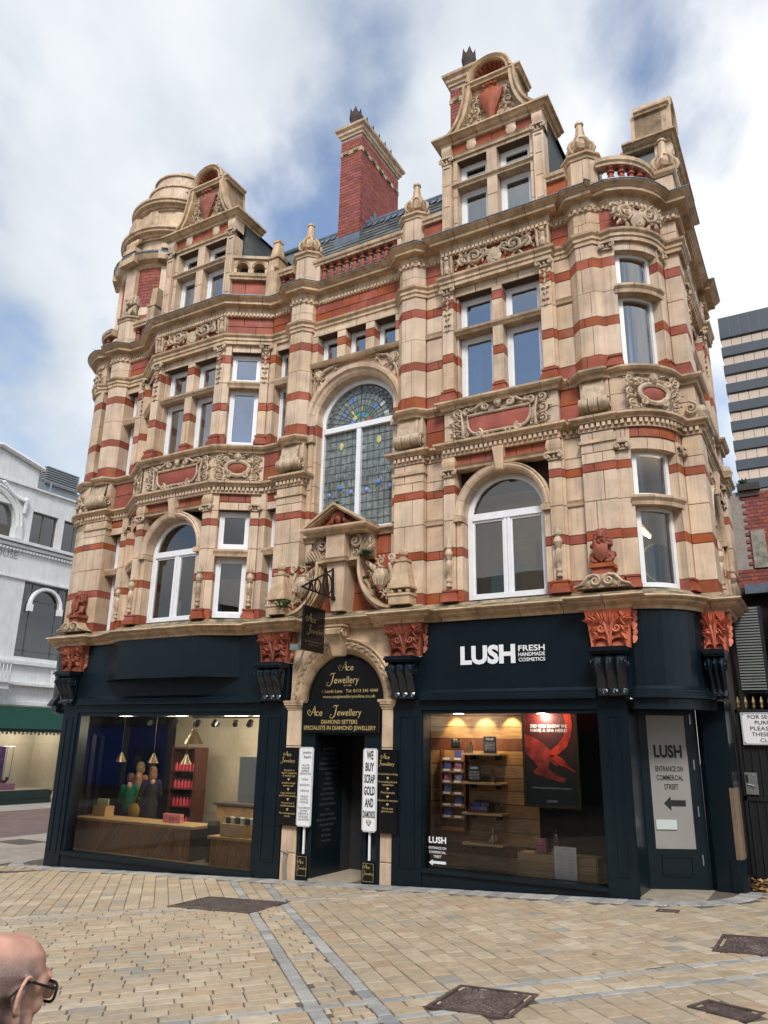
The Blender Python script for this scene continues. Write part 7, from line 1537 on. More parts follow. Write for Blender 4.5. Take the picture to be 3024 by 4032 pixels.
# covers
def cover(x0, x1, y0, y1, nsec, pat, label, rz=0.0):
    cx_, cy_ = (x0+x1)/2, (y0+y1)/2; t_ = thing('manhole_cover', (cx_, cy_, grd(cx_)), label, 'cover', None, rz); t_.rotation_euler = (0, -.04996, rz); w_, d_ = (x1-x0)/2, (y1-y0)/2
    obj('rim', MB().sweep([(-w_, -d_), (-w_, d_), (w_, d_), (w_, -d_)], [(-.03, .004), (-.03, .022), (0, .022), (0, .0)], True), 'cast', t_, True)
    for k in range(nsec):
        a, b = -w_+.03+(2*w_-.06)*k/nsec+.005, -w_+.03+(2*w_-.06)*(k+1)/nsec-.005; pl = obj('plate', MB().box(a, b, -d_+.032, d_-.032, -.01, .016), 'cast', t_, True); st = MB()
        if pat == 'stud':
            n1_, n2_ = max(2, int((b-a)/.055)), max(2, int((2*d_-.07)/.055))
            for i in range(n1_):
                for j in range(n2_): u, v = a+(b-a)*(i+.5)/n1_, -d_+.035+(2*d_-.07)*(j+.5)/n2_; st.taper(u, v, .016, .025, .016, .016, .011, .011)
        else:
            for rr in range(1, 9):
                r_ = rr*.042; n1_ = max(6, int(2*pi*r_/.055))
                for i in range(n1_):
                    an = 2*pi*(i+.5*(rr % 2))/n1_; u, v = (a+b)/2+r_*cos(an), r_*sin(an)
                    if a+.03 < u < b-.03 and abs(v) < d_-.05: q = MB(Matrix.Translation((u, v, 0)) @ Matrix.Rotation(an, 4, 'Z')).taper(0, 0, .016, .024, .014, .022, .009, .016); st.add(q.v, q.f)
        obj('studs', st, 'cast', pl, True)
cover(-8.38, -6.99, -2.76, -1.95, 3, 'stud', 'wide three-part studded iron cover in the paving before the left shop')
cover(-3.01, -2.38, -5.43, -4.82, 1, 'ring', 'square iron cover with swirling studs at the bottom of the picture')
cover(-1.28, -.72, -2.71, -1.95, 1, 'ring', 'square iron cover at the right edge of the paving')
cover(-1.17, -.77, -4.73, -4.50, 1, 'stud', 'small studded iron cover in the bottom right corner', -.42)
cover(-2.17, -1.97, -.81, -.71, 1, 'stud', 'tiny iron drain cover just before the corner door')
o = obj('drain_channel', MB(frame(-14.1, -.75, .78)).box(-.65, .65, -.06, .06, grd(-14.1)-.02, grd(-14.1)+.02), 'cast', None); tag(o, 'dark slot drain in the paving by the left corner of the shops', 'drain')
o = obj('manhole_cover', MB().box(-19.4, -18.3, 2.1, 2.9, -.81, -.785), 'cast', None); tag(o, 'dark iron cover in the pavement far left beside the red road', 'cover')
lit = MB()
for i in range(46):
    x, y = rs.uniform(-9, -.5), rs.uniform(-5.5, -.5); lit.lathe(x, y, [(0, grd(x)+.0175), (rs.uniform(.005, .011), grd(x)+.0165)], 6)
stuff(tag(obj('chewing_gum', lit, pmat('gum', (.5, .48, .44), .9, .1), None), 'pale chewing gum spots trodden into the paving', 'gum'))
for i in range(7):
    x, y = ((-5.0, -2.2), (-9.9, -4.4), (-3.1, -3.5), (-1.75, -.75), (-6.6, -4.3), (-4.55, -1.3), (-2.3, -3.3))[i]; a = rs.random()*6; m = MB(Matrix.Translation((x, y, grd(x)+.022)) @ Matrix.Rotation(a, 4, 'Z')); m.add([(-.04, 0, 0), (0, .018, .008), (.045, 0, .01), (0, -.018, .008)], [(0, 3, 2, 1)]); tag(obj('fallen_leaf', m, 'dryleaf', None), 'small dry leaf lying on the paving ' + ('midway before the display window', 'at the far left by the pale granite line', 'below the display window on the right', 'by the corner door', 'near the double granite band', 'just before the right display window', 'halfway to the right edge')[i], 'leaf', 'loose leaves on the paving')
lv = MB()
for i in range(150):
    x, y = -1.22+rs.uniform(-.10, .5), 1.45+rs.uniform(-.35, .35); z = grd(x)+.02+rs.random()*.12*max(0, 1-abs(y-1.5)/.4); a = rs.random()*6; q = MB(Matrix.Translation((x, y, z)) @ Matrix.Rotation(a, 4, 'Z') @ Matrix.Rotation(rs.uniform(-.8, .8), 4, 'X')).add([(-.05, 0, 0), (-.01, .035, .01), (.06, 0, .015), (-.01, -.035, .01)], [(0, 3, 2, 1)]); lv.add(q.v, q.f)
stuff(tag(obj('leaf_drift', lv, 'dryleaf', None), 'drift of dry brown leaves at the foot of the alley gate', 'leaves'))
# weeds and moss on the ledges
for x, y, z, r_, n_ in ((-6.93, -.12, 5.05, .16, 90), (-6.9, -.15, 4.62, .10, 50), (-6.75, -.15, 4.42, .09, 40), (-8.62, -.25, 4.22, .2, 60), (-7.45, -.3, 6.06, .09, 18), (-8.2, -.1, 5.0, .10, 40)): tuft('wall_weed', x, y, z, r_, n_, 'moss', 'green weeds sprouting from the ledge at ' + {(-6.93): 'the right shoulder of the carved portal', (-6.9): 'the curved rib under the right portal shoulder', (-6.75): 'the lowest sweep of the right portal curve', (-8.62): 'the foot of the left obelisk', (-7.45): 'the tip of the small pediment', (-8.2): 'the left shoulder of the carved portal'}[x], 'plant', 1, .3)
# ------------------------------------------------------------------ white building across the left street
WB = thing('white_building', (-29.5, 9, -.8), 'white glazed building with arched windows above a green shop front across the left street', 'building')
CURF[0] = frame(-29.5, 0, pi/2); U0, U1 = -6, 34
wm = MB(); wz = [(3.1, 5.1), (8.3, 10.0), (11.42, 12.4)]
for a, b in wz: wm.box(U0, U1, 0, .4, a, b)
W1 = [(8.75, 11.1), (12.6, 15.0), (16.5, 18.9), (3.0, 5.4)]; W2 = [(8.55, 9.92), (10.25, 11.62), (12.0, 13.3), (13.7, 15.0), (16, 17.4)]
def fill(z0, z1, ws):
    e = sorted(ws); c = U0
    for a, b in e: wm.box(c, a, 0, .4, z0, z1); c = b
    wm.box(c, U1, 0, .4, z0, z1)
fill(5.1, 8.3, W1); fill(10.0, 11.42, W2+[(5.2, 7.9)]); obj('wall', wm, 'whitef', WB)
for z0, z1, o_ in ((9.55, 9.62, .06), (9.62, 9.8, .14), (9.8, 9.98, .24), (8.3, 8.42, .08), (12.35, 12.48, .12), (4.75, 4.95, .16), (3.9, 4.05, .28), (3.1, 3.3, .12)): obj('string_course', MB().sweep([(U0, 0), (U1, 0)], [(-.05, z0), (o_, z0+.02), (o_, z1-.03), (-.05, z1)]), 'whitef', WB)
d = MB()
for i in range(70): d.box(5+.16*i, 5.09+.16*i, -.12, 0, 9.48, 9.57)
stuff(obj('dentil_course', d, 'whitef', WB))
wg = glassmat('far_glass', .12, (.25, .3, .32), 0, 1.2)
def fw(a, b, z0, z1, arch=False):
    m = MB(); grey = M['lead']; m.box(a, a+.07, .12, .2, z0, z1); m.box(b-.07, b, .12, .2, z0, z1); m.box(a+.07, b-.07, .12, .2, z1-.07, z1); m.box(a+.07, b-.07, .12, .2, z0, z0+.07)
    for t in ((.5,) if b-a < 1.6 else (.22, .78)): m.box(a+(b-a)*t-.025, a+(b-a)*t+.025, .13, .19, z0+.07, z1-.07)
    if b-a > 1.6:
        for z in (z0+.28, z1-.75): m.box(a+.07, b-.07, .13, .19, z-.03, z+.03)
    o = obj('window', m, pmat('bronze_frame', (.12, .11, .10), .5, .1), WB); obj('pane', MB().add([(a, .16, z0), (b, .16, z0), (b, .16, z1), (a, .16, z1)], [(0, 1, 2, 3)]), wg, o)
    if arch:
        c = (a+b)/2; r_ = (b-a)*.29; q = MB(); q.arch(c, z1-.95, [(r_, 0), (r_+.04, -.05), (r_+.13, -.06), (r_+.15, 0), (r_+.15, .12), (r_, .12)], 0, pi, 16)
        for s_ in (-1, 1): q.box(c+s_*(r_+.075)-.10, c+s_*(r_+.075)+.10, -.08, .12, z1-1.25, z1-.95)
        obj('window_arch', q, 'white', o)
for a, b in W1: fw(a, b, 5.1, 8.3, True)
for a, b in W2: fw(a, b, 10.0, 11.42)
obj('back_wall', MB().box(U0, U1, 2.5, 2.6, -1, 12.4), 'room', WB)
# big round arch and pediment at the left
q = MB(); q.arch(6.55, 10.55, [(1.3, .3), (1.3, -.05), (1.42, -.1), (1.5, -.05), (1.55, -.12), (1.62, -.1), (1.62, .1)], 0, pi, 24); q.box(4.9, 5.2, -.1, .3, 10.0, 10.55); q.box(7.85, 8.2, -.1, .3, 10.0, 10.55); obj('great_arch', q, 'whitef', WB); obj('pane', MB().add([(6.55+1.3*cos(pi*i/16), .25, 10.55+1.3*sin(pi*i/16)) for i in range(17)], [tuple(range(17))]), wg, WB)
obj('gable_wall', MB().plate([(4.3, 10.0), (5.2, 10.0), (5.2, 10.55)]+[(6.55-1.35*cos(pi*i/16), 10.55+1.35*sin(pi*i/16)) for i in range(17)]+[(7.9, 10.0), (8.6, 10.0), (8.6, 13.3), (6.6, 13.75), (4.3, 13.3)], -.02, .4), 'whitef', WB)
obj('pediment_coping', MB().tube([(4.2, -.1, 13.3), (6.6, -.1, 13.82), (8.75, -.1, 13.36)], .12, 6), 'whitef', WB)
sw = MB(); sw.tube([(6.6, -.04, 12.3), (7.0, -.06, 12.25), (7.5, -.06, 11.85), (8.1, -.06, 11.7), (8.15, -.06, 11.15)], .06, 6); sw.tube([(6.55+1.575*cos(pi*i/23), -.03, 10.55+1.55*sin(pi*i/23)) for i in range(24)], .03, 5)
for i in range(13): t = i/12; sw.ball(7.0+1.1*t, -.08, 12.25-.55*t-.15*sin(pi*t), .10, 6)
for i in range(8): sw.ball(8.15, -.08, 11.75-.08*i, .12-.008*i, 6)
for i in range(24): a = pi*i/23; sw.ball(6.55+1.75*cos(a)*.9, -.06, 10.55+1.55*sin(a), .05, 5)
obj('carved_swag', sw, 'whitef', WB)
l = MB(); l.text('HOUSE', 8.2, 9.14, -.02, .30, 'RIGHT', width=1.35); obj('lettering', l, pmat('cut_letter', (.30, .29, .27), .7, .05), WB)
# ground-floor shop with green fascia
obj('green_fascia', MB().box(2, 11.9, -.25, .1, 2.18, 3.06), pmat('green_fascia', (.005, .075, .05), .4, .08, 2), WB)
obj('fascia_black_strip', MB().box(2, 11.9, -.15, .1, 2.05, 2.18), 'black', WB)  # recessed black strip below the green fascia
obj('stall_riser', MB().box(2, 11.35, -.1, .1, -.8, -.25).box(2, 11.35, -.16, .1, -.55, -.5), pmat('green_black', (.006, .02, .016), .3, .1), WB)
obj('pier', MB().box(11.7, 34, -.1, .4, -.8, 3.1), 'whitef', WB); obj('pier', MB().box(-6, 2, -.1, .4, -.8, 3.1), 'whitef', WB)
cw = pmat('cream_display_wall', (.62, .55, .42), .8, .05)
obj('display_back', MB().box(2, 11.7, 1.8, 1.9, -.8, 2.1).box(11.66, 11.7, .1, 1.8, -.8, 2.1).box(2, 11.7, .1, 1.8, -.3, -.25), cw, WB)
obj('shop_pane', MB().add([(2, .0, -.25), (11.7, .0, -.25), (11.7, .0, 2.1), (2, .0, 2.1)], [(0, 1, 2, 3)]), glassmat('far_shop_glass', .04), WB)
for u in (5.5, 8.0, 10.5):
    la = bpy.data.lights.new('display_light', 'POINT'); la.energy = 28; la.color = (1, .9, .72); la.shadow_soft_size = .2; o = bpy.data.objects.new('display_light', la); COL.objects.link(o); o.location = frame(-29.5, 0, pi/2) @ Vector((u, .8, 1.9)); o.parent = WB; o.matrix_parent_inverse = WM[WB.as_pointer()].inverted()
rl = MB(); rl.tube([(8, 1.2, 1.45), (10.35, 1.2, 1.45)], .02, 6)
for u in (9.7, 10.0, 10.3): rl.tube([(u, 1.2, 1.5), (u-.05, 1.2, -.2)], .015, 6)
tag(obj('display_rail', rl, 'metal', None), 'metal display rails in the green-fronted shop across the left street', 'rail')
ps = thing('display_poster', (-30.2, 8.8, .2), 'purple and brown poster in the green-fronted shop across the left street', 'poster'); obj('panel', MB().box(7.4, 9.75, .95, 1.0, -.2, 1.45), pmat('purple_print', (.06, .02, .22), .6, .4, 6, col2=(.25, .05, .3), c2scale=5), ps); obj('picture', MB().box(7.6, 9.35, .93, .95, .55, 1.25), pmat('brown_print', (.12, .04, .02), .6, .5, 9, col2=(.3, .2, .12), c2scale=7), ps); obj('banner', MB().box(7.4, 9.55, .85, .9, .08, .5), pmat('teal_banner', (.01, .30, .42), .5, .05), ps)
sb = thing('display_plinth', (-30, 9, -.25), 'pink striped plinth with shoes in the green-fronted shop across the left street', 'plinth'); obj('blocks', MB().box(7.5, 10.1, .5, 1.0, -.25, .0), pmat('pink_block', (.5, .2, .33), .6, .1), sb); sh = MB()
for u in (8.0, 8.7, 9.7): sh.ball(u, .7, .08, .12, 8, 1.2, .6, .6); sh.tube([(u+.1, .7, .1), (u+.12, .7, .24)], [.06, .07], 8)
obj('shoes', sh, 'black', sb)
bn = MB()
for i in range(24): bn.ball(7.2+.19*i, .15, 2.0+.03*(i % 2), .07, 5, 1, .4, .9)
tag(obj('window_garland', bn, pmat('grey_garland', (.16, .17, .12), .7, .5, 9), None), 'row of grey garland blooms along the top of the far shop window', 'garland')
bl = MB(); bl.box(6.4, 8.35, -.7, 0, 3.95, 4.1); bl.box(6.4, 8.35, -.6, 0, 3.7, 3.95)
for i in range(12): bl.tube([(6.5+.16*i, -.66, 4.1), (6.5+.16*i, -.66, 4.75)], .02, 4)
bl.box(6.4, 8.35, -.7, -.62, 4.75, 4.8); obj('balcony', bl, 'whitef', WB)
rv = thing('roof_plant', (-31, 11, 12.4), 'grey slatted ventilation unit on the roof of the white building', 'vent'); obj('base', MB().box(8.7, 12.5, 1.0, 4.0, 12.4, 13.2), pmat('grey_cladding', (.25, .27, .30), .6, .05), rv)
for i in range(8): obj('slat', MB().box(9.6, 11.4, .9, 2.5, 13.2+.11*i, 13.26+.11*i), pmat('grey_slat', (.22, .24, .25), .5, .05), rv)
obj('core', MB().box(9.7, 11.3, 1.0, 2.4, 13.2, 14.0), 'dark', rv); obj('rail', MB().tube([(8.7, -.1, 12.9), (13, -.1, 12.9)], .03, 6).tube([(9.2, -.1, 12.4), (9.2, -.1, 12.9)], .03, 6), 'metal', rv)
CURF[0] = None
# ------------------------------------------------------------------ glass tower beyond the alley
TW = thing('glass_tower', (8, 118, 0), 'tall office tower of dark bands and pale reflective windows behind the brick chimney', 'building')
gm = pmat('dark_spandrel', (.055, .065, .08), .5, .08, .3); X0, TY_ = -8.4, 118
obj('core', MB().box(X0+.6, 32, TY_+.6, TY_+30, 0, 72), 'dark', TW); obj('crown', MB().box(X0, 33, TY_, TY_+31, 69.9, 73.8), gm, TW); jm = MB()
for i in range(26): jm.box(X0+.02+1.58*i, X0+.06+1.58*i, TY_-.02, TY_, 70, 73.7)
obj('crown_joints', jm, 'lead', TW)
tgl = pmat('bronze_mirror_glass', (.93, .70, .54), .12, .04, .2, metal=.85); pmesh = MB().box(0, 1.52, 0, .1, 0, 1.72).mesh('window_pane', tgl)
for f in range(20):
    zt = 69.9-3.45*f
    obj('spandrel', MB().box(X0, 33, TY_, TY_+31, zt-3.45, zt-1.78), gm, TW)
    for i in range(9):
        o = link('window_pane', pmesh, TW); o.location = (X0+.15+1.58*i, TY_+.5, zt-1.76)
    stuff(obj('window_strip', MB().box(X0+.15+1.58*9, 33, TY_+.5, TY_+.6, zt-1.76, zt-.04), tgl, TW))
# ------------------------------------------------------------------ alley: brick chimney wall, gate, sign, shutter
BW = thing('brick_wall_stack', (-1, 8, 0), 'tall red brick chimney wall with stone patch rising behind the alley', 'wall')
obj('core', MB().box(-1.53, -.62, 8.01, 9.5, -.2, 7.85), 'mortar', BW); obj('stone_patch', MB().box(-1.13, -.83, 7.95, 8.1, 5.93, 6.85), pmat('rough_stone', (.30, .27, .22), .9, .4, 8, .8, 30), BW); obj('coping', MB().box(-1.30, -.80, 7.9, 9.5, 7.85, 8.02).box(-1.26, -.84, 7.95, 9.5, 7.7, 7.76), pmat('sooty_coping', (.06, .055, .05), .8, .2), BW)
for i in range(34):
    for j in range(6):
        a = -1.56+.16*j+(.08 if i % 2 else 0); z = 4.75+.09*i
        if z < 5.9 or a > -1.31: pool('brick', MB().box(a+.005, min(a+.155, -.62), 7.985, 8.02, z+.005, z+.085))
flush('brick', 'brick', BW, 'brickwork')
tuft('wall_weed', -1.15, 8.2, 8.0, .35, 40, 'moss', 'straggly weed growing on top of the brick chimney wall', 'plant', 1, .15)
AL = thing('alley_building', (0, 7, 0), 'dark brick rear building closing the end of the narrow alley', 'building'); dk = pmat('sooty_brick', (.045, .03, .026), .9, .3, 5)
obj('wall', MB().box(-1.6, 4, 7.5, 7.9, -.3, 5.4), dk, AL); obj('wall', MB().box(-1.75, -1.35, 1.3, 7.5, -.3, 3.8), dk, AL); obj('wall', MB().box(-.45, 4, 2.6, 7.5, -.3, 6.0), dk, AL); obj('ledge', MB().box(-1.35, -.6, 7.2, 7.5, 5.2, 5.42), 'lead', AL)
bk = MB()
for i in range(30): bk.box(-1.22, -.85, 2.3, 2.33, 2.75+.045*i, 2.775+.045*i)
t_ = thing('slatted_shutter', (-1, 2.3, 2.7), 'grey slatted shutter above the alley gate at the right edge', 'shutter'); obj('slats', bk, pmat('shutter_grey', (.2, .21, .2), .5, .05), t_); obj('frame', MB().box(-1.24, -1.22, 2.28, 2.34, 2.7, 4.1).box(-1.24, -.8, 2.34, 2.36, 2.7, 4.1), 'black', t_)
GT = thing('alley_gate', (-.9, 1.75, gz(-1)), 'black iron gate with gold spear tips closing the alley at the right edge', 'gate')
fr = MB(); fr.box(-1.31, -1.27, 1.73, 1.77, -.1, 2.42); fr.box(-1.31, .2, 1.73, 1.77, 2.36, 2.42); fr.box(-1.31, .2, 1.73, 1.77, .0, .06); fr.box(-1.31, .2, 1.73, 1.77, 1.1, 1.16); obj('frame', fr, 'black', GT); obj('mesh_sheet', MB().box(-1.27, .2, 1.76, 1.765, .06, 2.36), 'black', GT)
for i in range(12):
    x = -1.25+.11*i; obj('bar', MB().tube([(x, 1.75, .03), (x, 1.75, 2.44)], .011, 6), 'black', GT); obj('spear_tip', MB().lathe(x, 1.75, [(.012, 2.44), (.03, 2.47), (.012, 2.49), (.032, 2.53), (.015, 2.58), (0, 2.62)], 6), 'brass', GT)
lk = thing('gate_lock', (-1.19, 1.7, 1.2), 'grey steel keypad lock plate on the alley gate', 'lock'); obj('plate', MB().box(-1.27, -1.10, 1.70, 1.73, 1.19, 1.50), 'metal', lk); obj('keypad', MB().box(-1.255, -1.225, 1.685, 1.70, 1.36, 1.47), 'black', lk); obj('handle', MB().tube([(-1.24, 1.69, 1.33), (-1.14, 1.67, 1.31)], .012, 6), 'metal', lk)
for a, b in ((-1.15, 1.46), (-1.12, 1.40), (-1.14, 1.22), (-1.21, 1.22)): obj('bolt', MB().ball(a, 1.695, b, .01, 6), 'metal', lk)
sg = thing('gate_sign', (-.85, 1.68, 1.9), 'white security notice fixed to the alley gate at the right edge', 'sign'); obj('board', MB().box(-1.23, -.45, 1.68, 1.70, 1.90, 2.37), 'ltwhite', sg); l = MB()
for i, s in enumerate(('FOR SECURITY', 'PURPOSES', 'PLEASE KEEP', 'THESE GATES', 'CLOSED')): l.text(s, -.84, 2.28-.085*i, 1.676, .055, 'CENTER', offset=.004, width=(.58, .40, .54, .52, .30)[i])
for q in ((-1.22, -.46, 2.355, 2.36), (-1.22, -.46, 1.91, 1.915), (-1.22, -1.215, 1.915, 2.355)): l.box(q[0], q[1], 1.676, 1.68, q[2], q[3])
for a, b in ((-1.20, 2.34), (-1.20, 1.93)): l.ball(a, 1.676, b, .008, 6)
obj('lettering', l, 'ltblack', sg)
# ------------------------------------------------------------------ opposite side of the square, seen only as reflections in the glass
OP = thing('bank_building', (-30, -22, -.8), 'blue fronted bank with stone piers across the square, mirrored in the left shop window', 'building'); CURF[0] = frame(0, -22, pi)   # local u = -X
blu = pmat('bank_blue', (.03, .16, .85), .5, .1, 1); stn = pmat('pale_stone_pier', (.55, .54, .50), .7, .1, 2)
obj('wall', MB().box(20, 46, .3, 6, 3.2, 9.0), stn, OP); obj('blue_front', MB().box(33.6, 41, 0, .3, -.8, 3.2), blu, OP); obj('pier', MB().box(32.8, 33.6, -.15, .3, -.8, 3.2).box(36.8, 37.2, -.1, .3, -.8, 3.2).box(41, 46, -.1, .3, -.8, 3.2).box(20, 32.8, -.05, .3, -.8, 3.2), stn, OP); obj('fascia', MB().box(20, 46, -.1, .3, 2.6, 3.3), pmat('grey_fascia', (.10, .11, .13), .5, .1), OP)
for u in (34.2, 35.4):
    a = obj('cash_machine', MB().box(u, u+.9, -.08, 0, -.1, 1.4), pmat('machine_blue', (.02, .06, .30), .4, .1), OP); obj('screen', MB().box(u+.15, u+.75, -.12, -.08, .3, .95), 'metal', a)
l = MB()
for s, u in (('rice bowl', 40.2), ('soups', 37.6), ('salads', 34.6)): l.text(s, u, 2.75, -.12, .4, 'CENTER')
obj('lettering', l, 'ltwhite', OP)
for i in range(6):
    o = obj('window', MB().box(22+3.8*i, 23.6+3.8*i, .22, .3, 4.4, 7.0), M['white'], OP); obj('pane', MB().box(22.1+3.8*i, 23.5+3.8*i, .2, .22, 4.5, 6.9), 'dark', o)
O2 = thing('phone_shop', (-10, -22, -.5), 'brick shop row with red fascia across the square, mirrored in the right shop window', 'building')
obj('wall', MB().box(-30, 20, .3, 6, 3.4, 8.5), pmat('row_brick', (.22, .09, .065), .8, .2, 3), O2); obj('red_fascia', MB().box(6, 16, 0, .3, 2.5, 3.4), pmat('red_fascia', (.25, .006, .006), .4, .05), O2); obj('shop_glass', MB().box(-30, 20, .2, .3, -.8, 2.5), pmat('dark_glass', (.02, .03, .03), .1, 0), O2); l = MB(); l.text('vodafone', 12.4, 2.75, -.02, .42, 'CENTER', width=2.1); l.arch(10.6, 2.93, [(.14, -.02), (.22, -.02), (.22, 0)], 0, 2*pi, 16); obj('lettering', l, 'ltwhite', O2)
for i in range(9): o = obj('window', MB().box(-22+4.4*i, -20.4+4.4*i, .22, .3, 4.4, 7.0), M['white'], O2); obj('pane', MB().box(-21.9+4.4*i, -20.5+4.4*i, .2, .22, 4.5, 6.9), 'dark', o)
obj('roof', MB().add([(-30, 0, 8.5), (20, 0, 8.5), (20, 3, 10.5), (-30, 3, 10.5), (-30, 6, 8.5), (20, 6, 8.5)], [(0, 1, 2, 3), (3, 2, 5, 4)]), 'slate', O2)
SPR = thing('church_spire', (-24, -27, 8), 'dark pinnacled spire rising behind the opposite roofs, mirrored in an upper window', 'spire'); obj('tower', MB().box(23, 25, 4, 6, 8, 14), 'slate', SPR); obj('spire', MB().lathe(24, 5, [(1.2, 14), (1.0, 14.6), (.5, 17), (.55, 17.2), (.25, 18.6), (.1, 20.5), (0, 21)], 8, smooth=False), 'slate', SPR)
CURF[0] = None
# ------------------------------------------------------------------ people
def organic(mb, mat, voxel, smooth=6):
    me = mb.mesh('tmp', mat if not isinstance(mat, str) else M[mat]); sc2 = bpy.data.scenes.new('tmp'); ob = bpy.data.objects.new('tmp', me); sc2.collection.objects.link(ob)
    r_ = ob.modifiers.new('r', 'REMESH'); r_.mode = 'VOXEL'; r_.voxel_size = voxel; r_.use_smooth_shade = True
    s_ = ob.modifiers.new('s', 'SMOOTH'); s_.factor = .5; s_.iterations = smooth
    vl = sc2.view_layers[0]; vl.update(); dg = vl.depsgraph; out = bpy.data.meshes.new_from_object(ob.evaluated_get(dg))
    bpy.data.objects.remove(ob); bpy.data.meshes.remove(me); bpy.data.scenes.remove(sc2)
    out.materials.clear(); out.materials.append(mat if not isinstance(mat, str) else M[mat]); return out
skin = pmat('skin', (.66, .38, .27), .38, .10, 22, .05, 150, col2=(.56, .27, .20), c2pos=(.42, .62), c2scale=9, spec=.5)
try: skin.node_tree.nodes['Principled BSDF'].inputs['Subsurface Weight'].default_value = .12; skin.node_tree.nodes['Principled BSDF'].inputs['Subsurface Radius'].default_value = (.012, .005, .003)
except Exception: pass
def limb(m, pts, rad): 
    m.tube(pts, rad, 10)
    for p, r in zip(pts, rad): m.ball(p[0], p[1], p[2], r*.98, 10)
def hand(m, p, d, s=1.0):      # palm with four bent fingers and a thumb, d = pointing direction
    d = Vector(d).normalized(); side = d.cross(Vector((0, 1, .2))).normalized(); P = Vector(p)
    limb(m, [tuple(P), tuple(P+d*.05*s), tuple(P+d*.09*s)], [.028*s, .036*s, .034*s])
    for i, ln in enumerate((.07, .08, .075, .06)):
        b = P+d*.09*s+side*(i-1.5)*.019*s; k = b+d*ln*.55*s; e = k+(d*.6+Vector((0, 0, -.5))).normalized()*ln*.5*s; limb(m, [tuple(b), tuple(k), tuple(e)], [.010*s, .0095*s, .008*s])
    b = P+d*.03*s-side*.03*s; limb(m, [tuple(b), tuple(b-side*.03*s+d*.03*s), tuple(b-side*.035*s+d*.06*s)], [.013*s, .011*s, .009*s])
def headprims(m, T, ear=True):
    q = MB()
    q.ball(-.012, 0, .018, .1, 24, 1.0, .80, .78); q.ball(.018, 0, .026, .084, 20, 1.0, .88, .84); q.ball(.040, 0, -.035, .066, 16, .95, .92, 1.25); q.ball(.050, 0, -.095, .042, 12, 1, 1.05, .85); q.ball(.074, 0, -.108, .020, 10, 1, 1.3, .9)
    q.ball(-.06, 0, -.02, .068, 14, .9, .95, 1); limb(q, [(-.035, 0, -.06), (-.05, 0, -.14), (-.06, 0, -.21)], [.058, .056, .066])
    q.tube([(.092, 0, .008), (.104, 0, -.025), (.114, 0, -.046), (.102, 0, -.058)], [.010, .011, .014, .011], 8); 
    for s_ in (-1, 1):
        q.ball(.105, s_*.012, -.050, .010, 8); q.tube([(.085, s_*.058, .016), (.100, s_*.035, .024), (.102, s_*.012, .018)], [.010, .012, .010], 8); q.ball(.074, s_*.045, -.038, .026, 10)
        q.ball(.060, s_*.044, .002, .032, 10); q.ball(.072, s_*.034, -.004, .016, 10); q.ball(.05, s_*.058, -.075, .022, 10)
        if ear:
            c = (-.012, s_*.077, -.018); n = 14; pts = []
            for i in range(n):
                a = -2.2+4.6*i/(n-1); rx, rz = .022, .039; pts.append((c[0]-rx*cos(a)*.9+(.004 if i > 10 else 0), c[1]+s_*(.012+.006*cos(a)), c[2]+rz*sin(a)*(1 if sin(a) > 0 else .85)))
            q.tube(pts, [.006]*n, 8); q.ball(c[0]+.002, c[1]+s_*.006, c[2]-.032, .010, 8, .9, .6, 1.1)
            q.tube([(c[0]+.012, c[1]+s_*.004, c[2]+.012), (c[0]-.004, c[1]+s_*.010, c[2]+.008), (c[0]-.008, c[1]+s_*.010, c[2]-.012), (c[0]+.006, c[1]+s_*.008, c[2]-.022)], [.005, .005, .005, .005], 6); q.ball(c[0]+.002, c[1]-s_*.001, c[2], .022, 10, .9, .35, 1.35)
    q.tube([(.101, -.022, -.082), (.108, 0, -.080), (.101, .022, -.082)], [.006, .008, .006], 8); q.tube([(.100, -.018, -.090), (.106, 0, -.092), (.100, .018, -.090)], [.005, .008, .005], 8)
    vs = [tuple(T @ Vector(v)) for v in q.v]; m.add(vs, q.f, True)
def glasses(T, parent):
    q = MB(T); 
    for s_ in (-1, 1):
        sgn = lambda v: (1 if v >= 0 else -1)
        pts = [(0, s_*.037+.029*sgn(cos(t))*abs(cos(t))**.55, -.014+.021*sgn(sin(t))*abs(sin(t))**.6) for t in [2*pi*i/28 for i in range(29)]]
        pts = [(.120-.54*y*y, y, z) for _, y, z in pts]; q.tube(pts, .0036, 6)
        q.tube([(.110, s_*.064, -.004), (.09, s_*.075, -.002), (.0, s_*.086, .012), (-.02, s_*.087, .004), (-.045, s_*.084, -.02)], [.004, .0035, .003, .003, .003], 6)
    q.tube([(.118, -.008, -.004), (.124, 0, .0), (.118, .008, -.004)], .0026, 6); fr_ = obj('glasses', q, 'ltblack', parent)
    ln = MB(T)
    for s_ in (-1, 1): P = [(.119-.54*y*y, y, z) for y, z in [(s_*.036+.026*cos(a), -.012+.019*sin(a)) for a in [2*pi*i/16 for i in range(16)]]]; ln.add(P, [tuple(range(16))], False)
    obj('lenses', ln, glassmat('lens', .06), fr_)
